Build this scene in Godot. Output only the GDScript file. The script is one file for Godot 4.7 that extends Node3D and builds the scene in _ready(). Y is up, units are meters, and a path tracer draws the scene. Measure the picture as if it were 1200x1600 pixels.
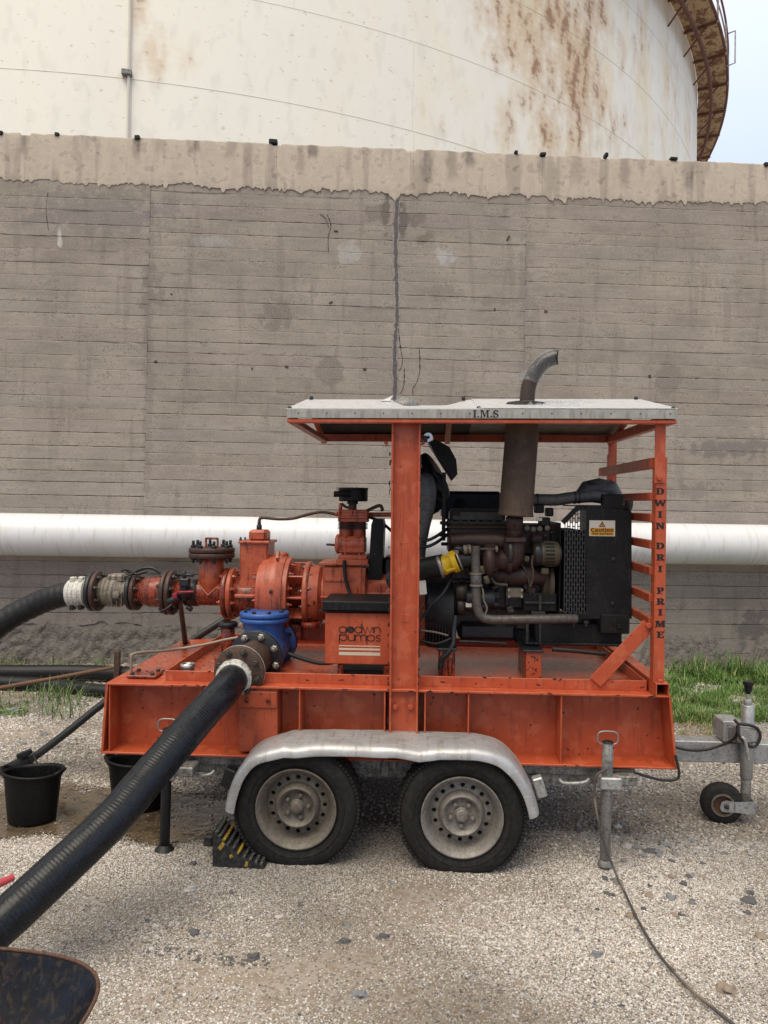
extends Node3D

# ---------------------------------------------------------------- mesh builder
class MB:
	var v := PackedVector3Array()
	var n := PackedVector3Array()
	var t := PackedVector2Array()
	var c := PackedColorArray()
	var has_uv := false

	func tri(a: Vector3, b: Vector3, d: Vector3, na: Vector3, nb: Vector3, nd: Vector3) -> void:
		if has_uv: t.append_array(PackedVector2Array([Vector2(), Vector2(), Vector2()]))
		v.append(a)
		n.append(na)
		if (b - a).cross(d - a).dot(na + nb + nd) > 0.0:
			v.append(d); n.append(nd)
			v.append(b); n.append(nb)
		else:
			v.append(b); n.append(nb)
			v.append(d); n.append(nd)

	func quad(a: Vector3, b: Vector3, d: Vector3, e: Vector3, nr: Vector3) -> void:
		tri(a, b, d, nr, nr, nr)
		tri(a, d, e, nr, nr, nr)

	func quad4(a: Vector3, b: Vector3, d: Vector3, e: Vector3, na: Vector3, nb: Vector3, nd: Vector3, ne: Vector3) -> void:
		tri(a, b, d, na, nb, nd)
		tri(a, d, e, na, nd, ne)

	func box(at: Vector3, size: Vector3, bas := Basis(), bev := 0.003) -> MB:
		var h := size * 0.5
		var b := minf(bev, minf(h.x, minf(h.y, h.z)) * 0.45)
		for i in 3:
			var j := (i + 1) % 3
			var k := (i + 2) % 3
			for s: float in [-1.0, 1.0]:
				var nr := Vector3(); nr[i] = s
				var p: Array = []
				for q in [[-1, -1], [1, -1], [1, 1], [-1, 1]]:
					var w := Vector3(); w[i] = s * h[i]; w[j] = q[0] * (h[j] - b); w[k] = q[1] * (h[k] - b)
					p.append(at + bas * w)
				quad(p[0], p[1], p[2], p[3], bas * nr)
				for s2: float in [-1.0, 1.0]:
					var ne := Vector3(); ne[i] = s; ne[j] = s2
					var e: Array = []
					for q in [[0, -1], [0, 1], [1, 1], [1, -1]]:
						var w := Vector3()
						w[i] = s * (h[i] - (b if q[0] == 1 else 0.0))
						w[j] = s2 * (h[j] - (b if q[0] == 0 else 0.0))
						w[k] = q[1] * (h[k] - b)
						e.append(at + bas * w)
					quad(e[0], e[1], e[2], e[3], (bas * ne).normalized())
		for sx: float in [-1.0, 1.0]:
			for sy: float in [-1.0, 1.0]:
				for sz: float in [-1.0, 1.0]:
					var g := Vector3(sx, sy, sz)
					var nr := (bas * g).normalized()
					tri(at + bas * (g * Vector3(h.x, h.y - b, h.z - b)), at + bas * (g * Vector3(h.x - b, h.y, h.z - b)), at + bas * (g * Vector3(h.x - b, h.y - b, h.z)), nr, nr, nr)
		return self

	func bar(a: Vector3, b: Vector3, w: float, h: float, up := Vector3.UP, bev := 0.003) -> MB:
		var x := (b - a).normalized()
		var z := x.cross(up).normalized()
		var y := z.cross(x).normalized()
		return box((a + b) * 0.5, Vector3(a.distance_to(b), h, w), Basis(x, y, z), bev)

	func lathe(o: Vector3, axis: Vector3, prof: Array, seg := 24, crease := 0.7) -> MB:
		var y := axis.normalized()
		var x := y.cross(Vector3.RIGHT if absf(y.x) < 0.9 else Vector3.UP).normalized()
		var z := x.cross(y)
		var m := prof.size()
		var sn: Array = []
		for i in m - 1:
			var d: Vector2 = prof[i + 1] - prof[i]
			var nn := Vector2(-d.y, d.x)  # (along axis, radial)
			if nn.y < 0.0 and absf(d.x) > 1e-7:
				pass
			sn.append(nn.normalized())
		for i in m - 1:
			var p0: Vector2 = prof[i]
			var p1: Vector2 = prof[i + 1]
			if p0.distance_to(p1) < 1e-7:
				continue
			var n0: Vector2 = sn[i]
			var n1: Vector2 = sn[i]
			if i > 0 and sn[i].dot(sn[i - 1]) > crease: n0 = (sn[i] + sn[i - 1]).normalized()
			if i < m - 2 and sn[i].dot(sn[i + 1]) > crease: n1 = (sn[i] + sn[i + 1]).normalized()
			for k in seg:
				var a := TAU * k / seg
				var b := TAU * (k + 1) / seg
				var ra := x * cos(a) + z * sin(a)
				var rb := x * cos(b) + z * sin(b)
				quad4(o + y * p0.x + ra * p0.y, o + y * p0.x + rb * p0.y, o + y * p1.x + rb * p1.y, o + y * p1.x + ra * p1.y,
					y * n0.x + ra * n0.y, y * n0.x + rb * n0.y, y * n1.x + rb * n1.y, y * n1.x + ra * n1.y)
		return self

	func cyl(a: Vector3, b: Vector3, r: float, r2 := -1.0, seg := 20, ch := 0.003) -> MB:
		if r2 < 0.0: r2 = r
		var l := a.distance_to(b)
		ch = minf(ch, minf(l * 0.3, minf(r, r2) * 0.5))
		return lathe(a, b - a, [Vector2(0, 0), Vector2(0, r - ch), Vector2(ch, r), Vector2(l - ch, r2), Vector2(l, r2 - ch), Vector2(l, 0)], seg)

	func ring(a: Vector3, b: Vector3, ro: float, ri: float, seg := 28, ch := 0.003) -> MB:
		var l := a.distance_to(b)
		return lathe(a, b - a, [Vector2(0, ri), Vector2(0, ro - ch), Vector2(ch, ro), Vector2(l - ch, ro), Vector2(l, ro - ch), Vector2(l, ri), Vector2(0, ri)], seg)

	func tube(pts: Array, r: Variant, seg := 10, caps := true) -> MB:
		var m := pts.size()
		var dirs: Array = []
		for i in m:
			var d: Vector3 = (pts[mini(i + 1, m - 1)] - pts[maxi(i - 1, 0)])
			dirs.append(d.normalized())
		var x: Vector3 = dirs[0].cross(Vector3.UP if absf(dirs[0].y) < 0.9 else Vector3.RIGHT).normalized()
		var rows: Array = []
		for i in m:
			var d: Vector3 = dirs[i]
			x = (x - d * x.dot(d)).normalized()
			var z := d.cross(x)
			var rad: float = r[i] if r is Array else r
			var slope := 0.0
			if r is Array and i > 0 and i < m - 1: slope = (r[i + 1] - r[i - 1]) / maxf(pts[i + 1].distance_to(pts[i - 1]), 1e-5)
			var row: Array = []
			for k in seg:
				var a := TAU * k / seg
				var nr := x * cos(a) + z * sin(a)
				row.append([pts[i] + nr * rad, (nr - d * slope).normalized()])
			rows.append(row)
		for i in m - 1:
			for k in seg:
				var k2 := (k + 1) % seg
				quad4(rows[i][k][0], rows[i][k2][0], rows[i + 1][k2][0], rows[i + 1][k][0], rows[i][k][1], rows[i][k2][1], rows[i + 1][k2][1], rows[i + 1][k][1])
		if caps:
			for e in [0, m - 1]:
				var nr: Vector3 = -dirs[0] if e == 0 else dirs[m - 1]
				for k in seg:
					tri(pts[e], rows[e][k][0], rows[e][(k + 1) % seg][0], nr, nr, nr)
		return self

	# polygon in the plane ex, ey at o, carried through depth along ez = ex x ey
	func prism(poly: PackedVector2Array, o: Vector3, ex: Vector3, ey: Vector3, depth: float) -> MB:
		var ez := ex.cross(ey).normalized()
		var ids := Geometry2D.triangulate_polygon(poly)
		for i in range(0, ids.size(), 3):
			var p: Array = []
			for q in 3: p.append(o + ex * poly[ids[i + q]].x + ey * poly[ids[i + q]].y)
			tri(p[0], p[1], p[2], -ez, -ez, -ez)
			tri(p[0] + ez * depth, p[1] + ez * depth, p[2] + ez * depth, ez, ez, ez)
		var cw := Geometry2D.is_polygon_clockwise(poly)
		for i in poly.size():
			var a := poly[i]
			var b := poly[(i + 1) % poly.size()]
			var d := (b - a).normalized()
			var nn := Vector2(d.y, -d.x)
			if cw == false: nn = nn
			if Geometry2D.is_point_in_polygon((a + b) * 0.5 + nn * 0.0005, poly): nn = -nn
			var nr := (ex * nn.x + ey * nn.y).normalized()
			var pa := o + ex * a.x + ey * a.y
			var pb := o + ex * b.x + ey * b.y
			quad(pa, pb, pb + ez * depth, pa + ez * depth, nr)
		return self

	# rows of points, smooth; thick > 0 gives it a back and edges
	func sheet(g: Array, thick := 0.0, uvs: Array = []) -> MB:
		if uvs.size(): has_uv = true
		var R := g.size()
		var C: int = g[0].size()
		var nm: Array = []
		for i in R:
			var row: Array = []
			for j in C:
				var du: Vector3 = g[i][mini(j + 1, C - 1)] - g[i][maxi(j - 1, 0)]
				var dv: Vector3 = g[mini(i + 1, R - 1)][j] - g[maxi(i - 1, 0)][j]
				row.append(du.cross(dv).normalized())
			nm.append(row)
		for side in ([0] if thick == 0.0 else [0, 1]):
			for i in R - 1:
				for j in C - 1:
					var q: Array = []
					for w in [[i, j], [i, j + 1], [i + 1, j + 1], [i + 1, j]]:
						var nr: Vector3 = nm[w[0]][w[1]]
						q.append([g[w[0]][w[1]] - (nr * thick if side == 1 else Vector3()), -nr if side == 1 else nr])
					if uvs.size():
						tri_uv(q[0], q[1], q[2], uvs[i][j], uvs[i][j + 1], uvs[i + 1][j + 1])
						tri_uv(q[0], q[2], q[3], uvs[i][j], uvs[i + 1][j + 1], uvs[i + 1][j])
					else:
						quad4(q[0][0], q[1][0], q[2][0], q[3][0], q[0][1], q[1][1], q[2][1], q[3][1])
		if thick > 0.0:
			var loop: Array = []
			for j in C: loop.append([0, j])
			for i in range(1, R): loop.append([i, C - 1])
			for j in range(C - 2, -1, -1): loop.append([R - 1, j])
			for i in range(R - 2, 0, -1): loop.append([i, 0])
			var mid: Vector3 = g[R / 2][C / 2]
			for k in loop.size():
				var a: Array = loop[k]
				var b: Array = loop[(k + 1) % loop.size()]
				var pa: Vector3 = g[a[0]][a[1]]
				var pb: Vector3 = g[b[0]][b[1]]
				var na: Vector3 = nm[a[0]][a[1]]
				var nb: Vector3 = nm[b[0]][b[1]]
				var nr := (pb - pa).cross(na).normalized()
				if nr.dot(pa - mid) < 0.0: nr = -nr
				quad(pa, pb, pb - nb * thick, pa - na * thick, nr)
		return self

	func tri_uv(a: Array, b: Array, d: Array, ua: Vector2, ub: Vector2, ud: Vector2) -> void:
		v.append(a[0]); n.append(a[1]); t.append(ua)
		if (b[0] - a[0]).cross(d[0] - a[0]).dot(a[1] + b[1] + d[1]) > 0.0:
			v.append(d[0]); n.append(d[1]); t.append(ud)
			v.append(b[0]); n.append(b[1]); t.append(ub)
		else:
			v.append(b[0]); n.append(b[1]); t.append(ub)
			v.append(d[0]); n.append(d[1]); t.append(ud)

	func hexa(at: Vector3, axis: Vector3, r: float, h: float, turn := 0.0) -> MB:
		var y := axis.normalized()
		var x := y.cross(Vector3.RIGHT if absf(y.x) < 0.9 else Vector3.UP).normalized().rotated(y, turn)
		var z := x.cross(y)
		for k in 6:
			var a := TAU * k / 6
			var b := TAU * (k + 1) / 6
			var pa := at + (x * cos(a) + z * sin(a)) * r
			var pb := at + (x * cos(b) + z * sin(b)) * r
			var ia := at + y * h + (x * cos(a) + z * sin(a)) * r * 0.85
			var ib := at + y * h + (x * cos(b) + z * sin(b)) * r * 0.85
			var ta := pa + y * h * 0.85
			var tb := pb + y * h * 0.85
			var nr := (x * cos((a + b) / 2) + z * sin((a + b) / 2))
			quad(pa, pb, tb, ta, nr)
			quad(ta, tb, ib, ia, (nr + y).normalized())
			tri(at + y * h, ia, ib, y, y, y)
		return self

	func mesh(org: Vector3) -> ArrayMesh:
		var a := []
		a.resize(Mesh.ARRAY_MAX)
		var w := PackedVector3Array()
		w.resize(v.size())
		for i in v.size(): w[i] = v[i] - org
		a[Mesh.ARRAY_VERTEX] = w
		a[Mesh.ARRAY_NORMAL] = n
		if t.size() == v.size(): a[Mesh.ARRAY_TEX_UV] = t
		if c.size() == v.size(): a[Mesh.ARRAY_COLOR] = c
		var m := ArrayMesh.new()
		m.add_surface_from_arrays(Mesh.PRIMITIVE_TRIANGLES, a)
		return m

# ---------------------------------------------------------------- naming and parts
var org := Vector3()
var used := {}
var M := {}
var rng := RandomNumberGenerator.new()

func numbered(called: String, where: Node) -> String:
	var key := "%d/%s" % [where.get_instance_id(), called]
	var k: int = used.get(key, 0)
	used[key] = k + 1
	return called if k == 0 else "%s_%03d" % [called, k]

func thing(called: String, label: String, category: String, at: Vector3, xf := Transform3D(), group := "") -> Node3D:
	var o := Node3D.new()
	o.name = numbered(called, self)
	o.transform = xf * Transform3D(Basis(), at)
	add_child(o)
	org = at
	tag(o, label, category, group)
	return o

func tag(o: Node, label: String, category: String, group := "", kind := "") -> void:
	if label: o.set_meta("label", label)
	if category: o.set_meta("category", category)
	if group: o.set_meta("group", group)
	if kind: o.set_meta("kind", kind)

func part(called: String, mb: MB, mat: Material, par: Node, label := "", kind := "") -> MeshInstance3D:
	var o := MeshInstance3D.new()
	o.name = numbered(called, par)
	o.mesh = mb.mesh(org)
	o.material_override = mat
	par.add_child(o)
	if label: o.set_meta("label", label)
	if kind: o.set_meta("kind", kind)
	return o

func single(called: String, mb: MB, mat: Material, label: String, category: String, at: Vector3, group := "", xf := Transform3D()) -> MeshInstance3D:
	org = at
	var o := part(called, mb, mat, self)
	o.transform = xf * Transform3D(Basis(), at)
	tag(o, label, category, group)
	return o

var bolt_meshes := {}
func bolts(par: Node, at: Vector3, axis: Vector3, R: float, num: int, size: float, mat: Material, called := "bolt", phase := 0.0, stud := 0.5) -> void:
	var key := "%.4f_%.2f" % [size, stud]
	if not bolt_meshes.has(key):
		var mb := MB.new()
		mb.hexa(Vector3(), Vector3.UP, size, size * 1.1)
		if stud > 0.0: mb.cyl(Vector3(0, size * 1.05, 0), Vector3(0, size * (1.1 + stud * 1.6), 0), size * 0.55, -1, 8, 0.001)
		bolt_meshes[key] = mb.mesh(Vector3())
	var y := axis.normalized()
	var x := y.cross(Vector3.RIGHT if absf(y.x) < 0.9 else Vector3.UP).normalized()
	var z := x.cross(y)
	for k in num:
		var a := phase + TAU * k / num
		var o := MeshInstance3D.new()
		o.name = numbered(called, par)
		o.mesh = bolt_meshes[key]
		o.material_override = mat
		var tw := rng.randf() * 1.0
		o.transform = Transform3D(Basis(x, y, z).rotated(y, tw), at + (x * cos(a) + z * sin(a)) * R - org)
		par.add_child(o)

func curve(p: Array, n := 8) -> Array:
	var out: Array = []
	for i in p.size() - 1:
		var a: Vector3 = p[maxi(i - 1, 0)]
		var b: Vector3 = p[i]
		var d: Vector3 = p[i + 1]
		var e: Vector3 = p[mini(i + 2, p.size() - 1)]
		for k in n: out.append(b.cubic_interpolate(d, a, e, float(k) / n))
	out.append(p[-1])
	return out

func flange(par: Node, called: String, at: Vector3, axis: Vector3, r: float, th: float, mat: Material, nb: int, bs: float, bmat: Material, br := 0.8, both := true, seg := 36) -> MeshInstance3D:
	var y := axis.normalized()
	var f := part(called, MB.new().cyl(at - y * th * 0.5, at + y * th * 0.5, r, -1, seg, 0.004), mat, par)
	if nb:
		bolts(f, at + y * th * 0.5, y, r * br, nb, bs, bmat, "bolt", 0.3)
		if both: bolts(f, at - y * th * 0.5, -y, r * br, nb, bs, bmat, "bolt", 0.3)
	return f

func text(par: Node, called: String, txt: String, at: Vector3, size: float, mat: Material, font: String, weight := 700, depth := 0.001, bas := Basis()) -> void:
	var f := SystemFont.new()
	f.font_names = PackedStringArray([font])
	f.font_weight = weight
	var tm := TextMesh.new()
	tm.font = f
	tm.text = txt
	tm.font_size = 64
	tm.pixel_size = size / 64.0
	tm.depth = depth
	var o := MeshInstance3D.new()
	o.name = numbered(called, par)
	o.mesh = tm
	o.material_override = mat
	o.transform = Transform3D(bas, at - org)
	par.add_child(o)

# ---------------------------------------------------------------- textures and materials
func noise_bytes(s: int, sd: int, freq: float, oct := 4, kind := 0, sx := 1, sy := 1) -> PackedByteArray:
	var f := FastNoiseLite.new()
	f.seed = sd
	f.noise_type = [FastNoiseLite.TYPE_SIMPLEX_SMOOTH, FastNoiseLite.TYPE_CELLULAR, FastNoiseLite.TYPE_VALUE][kind]
	f.frequency = freq
	f.fractal_octaves = oct
	f.fractal_type = FastNoiseLite.FRACTAL_FBM if oct > 1 else FastNoiseLite.FRACTAL_NONE
	var im := f.get_seamless_image(s / sx, s / sy)
	im.convert(Image.FORMAT_L8)
	if sx > 1 or sy > 1: im.resize(s, s, Image.INTERPOLATE_CUBIC)
	return im.get_data()

func lin(r: float, g: float, b: float) -> Color:
	return Color(r, g, b).linear_to_srgb()

# layers: [bytes, colour (linear), low, high, amount]; roughness follows as [base, one value per layer]
func mix_tex(s: int, base: Color, layers: Array, rbase := 0.6, rl: Array = []) -> Array:
	var bc := [base.r, base.g, base.b]
	var px := s * s
	var R := PackedFloat32Array(); R.resize(px); R.fill(base.r)
	var G := PackedFloat32Array(); G.resize(px); G.fill(base.g)
	var B := PackedFloat32Array(); B.resize(px); B.fill(base.b)
	var Q := PackedFloat32Array(); Q.resize(px); Q.fill(rbase)
	for li in layers.size():
		var L: Array = layers[li]
		var by: PackedByteArray = L[0]
		var col: Color = L[1]
		var amt: float = L[4]
		var rr: float = rl[li] if li < rl.size() else rbase
		var lut := PackedFloat32Array(); lut.resize(256)
		for i in 256: lut[i] = smoothstep(L[2], L[3], i / 255.0) * amt
		for i in px:
			var w := lut[by[i]]
			if w > 0.003:
				R[i] += (col.r - R[i]) * w
				G[i] += (col.g - G[i]) * w
				B[i] += (col.b - B[i]) * w
				Q[i] += (rr - Q[i]) * w
	var srgb := PackedByteArray(); srgb.resize(1025)
	for i in 1025: srgb[i] = int(clampf(Color(i / 1024.0, 0, 0).linear_to_srgb().r, 0, 1) * 255.0 + 0.5)
	var out := PackedByteArray(); out.resize(px * 3)
	var rou := PackedByteArray(); rou.resize(px)
	for i in px:
		out[i * 3] = srgb[int(clampf(R[i], 0, 1) * 1024)]
		out[i * 3 + 1] = srgb[int(clampf(G[i], 0, 1) * 1024)]
		out[i * 3 + 2] = srgb[int(clampf(B[i], 0, 1) * 1024)]
		rou[i] = int(clampf(Q[i], 0, 1) * 255)
	var rt: Texture2D = null
	if rl.size(): rt = ImageTexture.create_from_image(Image.create_from_data(s, s, false, Image.FORMAT_L8, rou))
	return [ImageTexture.create_from_image(Image.create_from_data(s, s, false, Image.FORMAT_RGB8, out)), rt, rbase]

func bytes_tex(s: int, by: PackedByteArray) -> ImageTexture:
	return ImageTexture.create_from_image(Image.create_from_data(s, s, false, Image.FORMAT_L8, by))

func mat(called: String, tx: Array, scale: float, metal := 0.0, bump: Texture2D = null, bs := 0.1, spec := 0.5) -> StandardMaterial3D:
	var m := StandardMaterial3D.new()
	m.resource_name = called
	m.albedo_texture = tx[0]
	m.roughness = tx[2]
	if tx[1]:
		m.roughness_texture = tx[1]
		m.roughness_texture_channel = BaseMaterial3D.TEXTURE_CHANNEL_GRAYSCALE
		m.roughness = 1.0
	m.metallic = metal
	m.metallic_specular = spec
	if not called in ["pipe_white", "roof_steel", "fender", "galv", "tank_hull", "white_clamp", "orange", "orange_cast"]: m.albedo_color = lin(0.80, 0.80, 0.80)
	elif not called in ["tank_hull"]: m.albedo_color = lin(0.90, 0.90, 0.90)
	m.uv1_triplanar = true
	m.uv1_scale = Vector3.ONE * scale
	if bump:
		m.heightmap_enabled = true
		m.heightmap_texture = bump
		m.heightmap_scale = bs
	M[called] = m
	return m

func plain(called: String, col: Color, rough := 0.6, metal := 0.0) -> StandardMaterial3D:
	var m := StandardMaterial3D.new()
	m.resource_name = called
	m.albedo_color = col
	m.roughness = rough
	m.metallic = metal
	M[called] = m
	return m

var NB := {}
func nz(k: String) -> PackedByteArray:
	return NB[k]

func make_materials() -> void:
	var S := 512
	NB.big = noise_bytes(S, 3, 0.006, 4)
	NB.mid = noise_bytes(S, 7, 0.018, 5)
	NB.mid2 = noise_bytes(S, 17, 0.025, 5)
	NB.fine = noise_bytes(S, 11, 0.09, 3)
	NB.grit = noise_bytes(S, 23, 0.25, 2)
	NB.spot = noise_bytes(S, 31, 0.05, 3)
	NB.spot2 = noise_bytes(S, 37, 0.07, 2)
	NB.streak = noise_bytes(S, 41, 0.05, 4, 0, 1, 8)
	NB.streak2 = noise_bytes(S, 43, 0.03, 4, 0, 1, 8)
	NB.brush = noise_bytes(S, 47, 0.08, 3, 0, 8, 1)
	NB.cell = noise_bytes(S, 51, 0.05, 1, 1)
	var bf := bytes_tex(S, NB.fine)
	var bg := bytes_tex(S, NB.grit)
	var bm := bytes_tex(S, NB.mid2)
	# orange paint: cleaner sheet steel, and the oily pump castings
	var o := Color(0.45, 0.080, 0.027)
	mat("orange", mix_tex(S, o, [[nz("big"), Color(0.40, 0.064, 0.020), 0.4, 0.75, 0.7], [nz("mid"), Color(0.53, 0.135, 0.062), 0.52, 0.78, 0.6], [nz("streak"), Color(0.25, 0.04, 0.018), 0.62, 0.8, 0.45], [nz("grit"), Color(0.40, 0.07, 0.03), 0.6, 0.8, 0.3], [nz("spot"), Color(0.07, 0.02, 0.012), 0.84, 0.87, 0.85]], 0.42, [0.5, 0.4, 0.55, 0.5, 0.7]), 0.9, 0.0, bf, 0.05)
	mat("orange_cast", mix_tex(S, Color(0.44, 0.092, 0.039), [[nz("mid"), Color(0.37, 0.06, 0.024), 0.45, 0.7, 0.7], [nz("big"), Color(0.45, 0.13, 0.07), 0.55, 0.8, 0.5], [nz("streak2"), Color(0.05, 0.018, 0.012), 0.62, 0.82, 0.6], [nz("spot2"), Color(0.03, 0.015, 0.012), 0.78, 0.84, 0.7]], 0.38, [0.4, 0.45, 0.3, 0.4]), 1.7, 0.0, bm, 0.15)
	mat("orange_oily", mix_tex(S, Color(0.40, 0.06, 0.022), [[nz("mid"), Color(0.12, 0.025, 0.015), 0.42, 0.68, 0.75], [nz("streak"), Color(0.018, 0.012, 0.011), 0.5, 0.7, 0.85], [nz("spot2"), Color(0.02, 0.012, 0.01), 0.6, 0.68, 0.8]], 0.32, [0.3, 0.22, 0.25]), 2.0, 0.0, bm, 0.12)
	mat("orange_deck", mix_tex(S, Color(0.47, 0.088, 0.034), [[nz("big"), Color(0.25, 0.055, 0.03), 0.5, 0.8, 0.6], [nz("mid2"), Color(0.5, 0.16, 0.10), 0.55, 0.75, 0.4], [nz("spot"), Color(0.03, 0.02, 0.015), 0.70, 0.78, 0.8], [nz("spot2"), Color(0.02, 0.015, 0.012), 0.74, 0.78, 0.85]], 0.35, [0.3, 0.4, 0.25, 0.3]), 0.8, 0.0, bf, 0.05)
	mat("orange_dull", mix_tex(S, Color(0.44, 0.082, 0.03), [[nz("big"), Color(0.28, 0.048, 0.02), 0.4, 0.7, 0.7], [nz("streak"), Color(0.12, 0.03, 0.015), 0.58, 0.8, 0.5], [nz("spot"), Color(0.05, 0.015, 0.01), 0.80, 0.84, 0.8]], 0.45), 0.9, 0.0, bf, 0.05)
	mat("rust_flange", mix_tex(S, Color(0.055, 0.03, 0.024), [[nz("mid"), Color(0.12, 0.045, 0.028), 0.45, 0.7, 0.7], [nz("spot"), Color(0.018, 0.015, 0.014), 0.5, 0.65, 0.7], [nz("spot2"), Color(0.2, 0.09, 0.06), 0.7, 0.78, 0.5]], 0.5), 2.5, 0.2, bm, 0.12)
	mat("rust_brown", mix_tex(S, Color(0.075, 0.04, 0.028), [[nz("mid"), Color(0.15, 0.07, 0.035), 0.45, 0.75, 0.7], [nz("spot"), Color(0.03, 0.02, 0.017), 0.5, 0.7, 0.7], [nz("streak"), Color(0.11, 0.085, 0.07), 0.6, 0.8, 0.4]], 0.65), 2.0, 0.1, bm, 0.08)
	mat("muffler", mix_tex(S, Color(0.115, 0.075, 0.05), [[nz("big"), Color(0.075, 0.05, 0.035), 0.4, 0.7, 0.7], [nz("mid"), Color(0.15, 0.10, 0.07), 0.55, 0.8, 0.6], [nz("spot"), Color(0.05, 0.03, 0.02), 0.68, 0.76, 0.6]], 0.7), 1.5, 0.1, bf, 0.04)
	mat("engine", mix_tex(S, Color(0.026, 0.017, 0.015), [[nz("mid"), Color(0.045, 0.025, 0.02), 0.45, 0.75, 0.7], [nz("spot"), Color(0.014, 0.012, 0.011), 0.5, 0.7, 0.8], [nz("spot2"), Color(0.09, 0.07, 0.06), 0.7, 0.8, 0.35]], 0.5, [0.5, 0.35, 0.6]), 2.5, 0.1, bm, 0.15)
	mat("engine_red", mix_tex(S, Color(0.045, 0.019, 0.015), [[nz("mid"), Color(0.07, 0.03, 0.024), 0.45, 0.75, 0.6], [nz("spot"), Color(0.02, 0.014, 0.012), 0.5, 0.7, 0.8]], 0.55), 2.5, 0.1, bm, 0.15)
	mat("engine_grey", mix_tex(S, Color(0.05, 0.048, 0.044), [[nz("mid"), Color(0.085, 0.08, 0.07), 0.5, 0.75, 0.6], [nz("spot"), Color(0.02, 0.018, 0.016), 0.5, 0.7, 0.8]], 0.5), 2.5, 0.3, bm, 0.1)
	mat("blueblack", mix_tex(S, Color(0.012, 0.015, 0.019), [[nz("mid"), Color(0.024, 0.026, 0.029), 0.5, 0.75, 0.6], [nz("spot"), Color(0.06, 0.045, 0.035), 0.66, 0.75, 0.5]], 0.42), 2.5, 0.1, bm, 0.12)
	mat("black_paint", mix_tex(S, Color(0.009, 0.0095, 0.010), [[nz("big"), Color(0.016, 0.016, 0.016), 0.45, 0.7, 0.7], [nz("streak"), Color(0.045, 0.042, 0.04), 0.68, 0.85, 0.35], [nz("spot2"), Color(0.07, 0.065, 0.06), 0.82, 0.86, 0.5]], 0.5), 1.2, 0.0, bf, 0.03, 0.35)
	mat("black_rubber", mix_tex(S, Color(0.011, 0.012, 0.0135), [[nz("mid"), Color(0.021, 0.022, 0.025), 0.45, 0.75, 0.7], [nz("spot"), Color(0.055, 0.055, 0.055), 0.74, 0.84, 0.3]], 0.5, [0.55, 0.7]), 2.0, 0.0, bf, 0.03, 0.4)
	mat("tyre", mix_tex(S, Color(0.016, 0.0155, 0.015), [[nz("mid"), Color(0.03, 0.028, 0.025), 0.45, 0.72, 0.8], [nz("spot"), Color(0.055, 0.05, 0.042), 0.62, 0.8, 0.45]], 0.75), 2.5, 0.0, bf, 0.05, 0.35)
	mat("hose_wet", mix_tex(S, Color(0.010, 0.012, 0.016), [[nz("mid"), Color(0.018, 0.022, 0.029), 0.45, 0.72, 0.7], [nz("spot"), Color(0.007, 0.007, 0.008), 0.58, 0.66, 0.9], [nz("spot2"), Color(0.09, 0.095, 0.10), 0.80, 0.86, 0.3]], 0.32, [0.42, 0.14, 0.5]), 2.6, 0.0, bf, 0.03, 0.36)
	mat("galv", mix_tex(S, Color(0.42, 0.43, 0.43), [[nz("cell"), Color(0.50, 0.51, 0.52), 0.3, 0.7, 0.6], [nz("mid"), Color(0.30, 0.30, 0.29), 0.5, 0.72, 0.7], [nz("spot"), Color(0.16, 0.15, 0.14), 0.66, 0.76, 0.6]], 0.45, [0.4, 0.55, 0.6]), 1.6, 0.55, bf, 0.03)
	mat("galv_dirty", mix_tex(S, Color(0.26, 0.255, 0.24), [[nz("mid"), Color(0.13, 0.12, 0.105), 0.42, 0.7, 0.8], [nz("streak"), Color(0.40, 0.40, 0.38), 0.55, 0.75, 0.6], [nz("spot"), Color(0.05, 0.045, 0.04), 0.62, 0.72, 0.7]], 0.55), 1.6, 0.35, bf, 0.05)
	mat("fender", mix_tex(S, Color(0.47, 0.475, 0.48), [[nz("big"), Color(0.29, 0.285, 0.275), 0.45, 0.75, 0.7], [nz("mid"), Color(0.38, 0.37, 0.355), 0.47, 0.7, 0.7], [nz("streak"), Color(0.22, 0.20, 0.18), 0.62, 0.8, 0.5], [nz("brush"), Color(0.60, 0.605, 0.61), 0.55, 0.75, 0.5], [nz("spot"), Color(0.13, 0.12, 0.11), 0.80, 0.85, 0.6]], 0.40, [0.55, 0.5, 0.6, 0.34, 0.6]), 1.0, 0.4, bf, 0.04)
	mat("roof_steel", mix_tex(S, Color(0.66, 0.67, 0.67), [[nz("cell"), Color(0.74, 0.75, 0.76), 0.3, 0.7, 0.5], [nz("mid"), Color(0.42, 0.42, 0.40), 0.5, 0.75, 0.6], [nz("grit"), Color(0.72, 0.73, 0.74), 0.62, 0.75, 0.5], [nz("spot"), Color(0.2, 0.19, 0.18), 0.7, 0.78, 0.5]], 0.32, [0.3, 0.4, 0.15, 0.5]), 1.5, 0.2, bf, 0.02)
	mat("roof_trim", mix_tex(S, Color(0.38, 0.38, 0.345), [[nz("streak"), Color(0.24, 0.24, 0.22), 0.5, 0.75, 0.7], [nz("mid"), Color(0.5, 0.5, 0.47), 0.5, 0.75, 0.5]], 0.5), 1.5, 0.2)
	mat("rim", mix_tex(S, Color(0.27, 0.25, 0.22), [[nz("mid"), Color(0.16, 0.14, 0.115), 0.45, 0.7, 0.7], [nz("spot2"), Color(0.36, 0.35, 0.33), 0.6, 0.78, 0.5], [nz("spot"), Color(0.08, 0.06, 0.045), 0.64, 0.74, 0.6]], 0.55), 2.2, 0.3, bf, 0.05)
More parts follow.
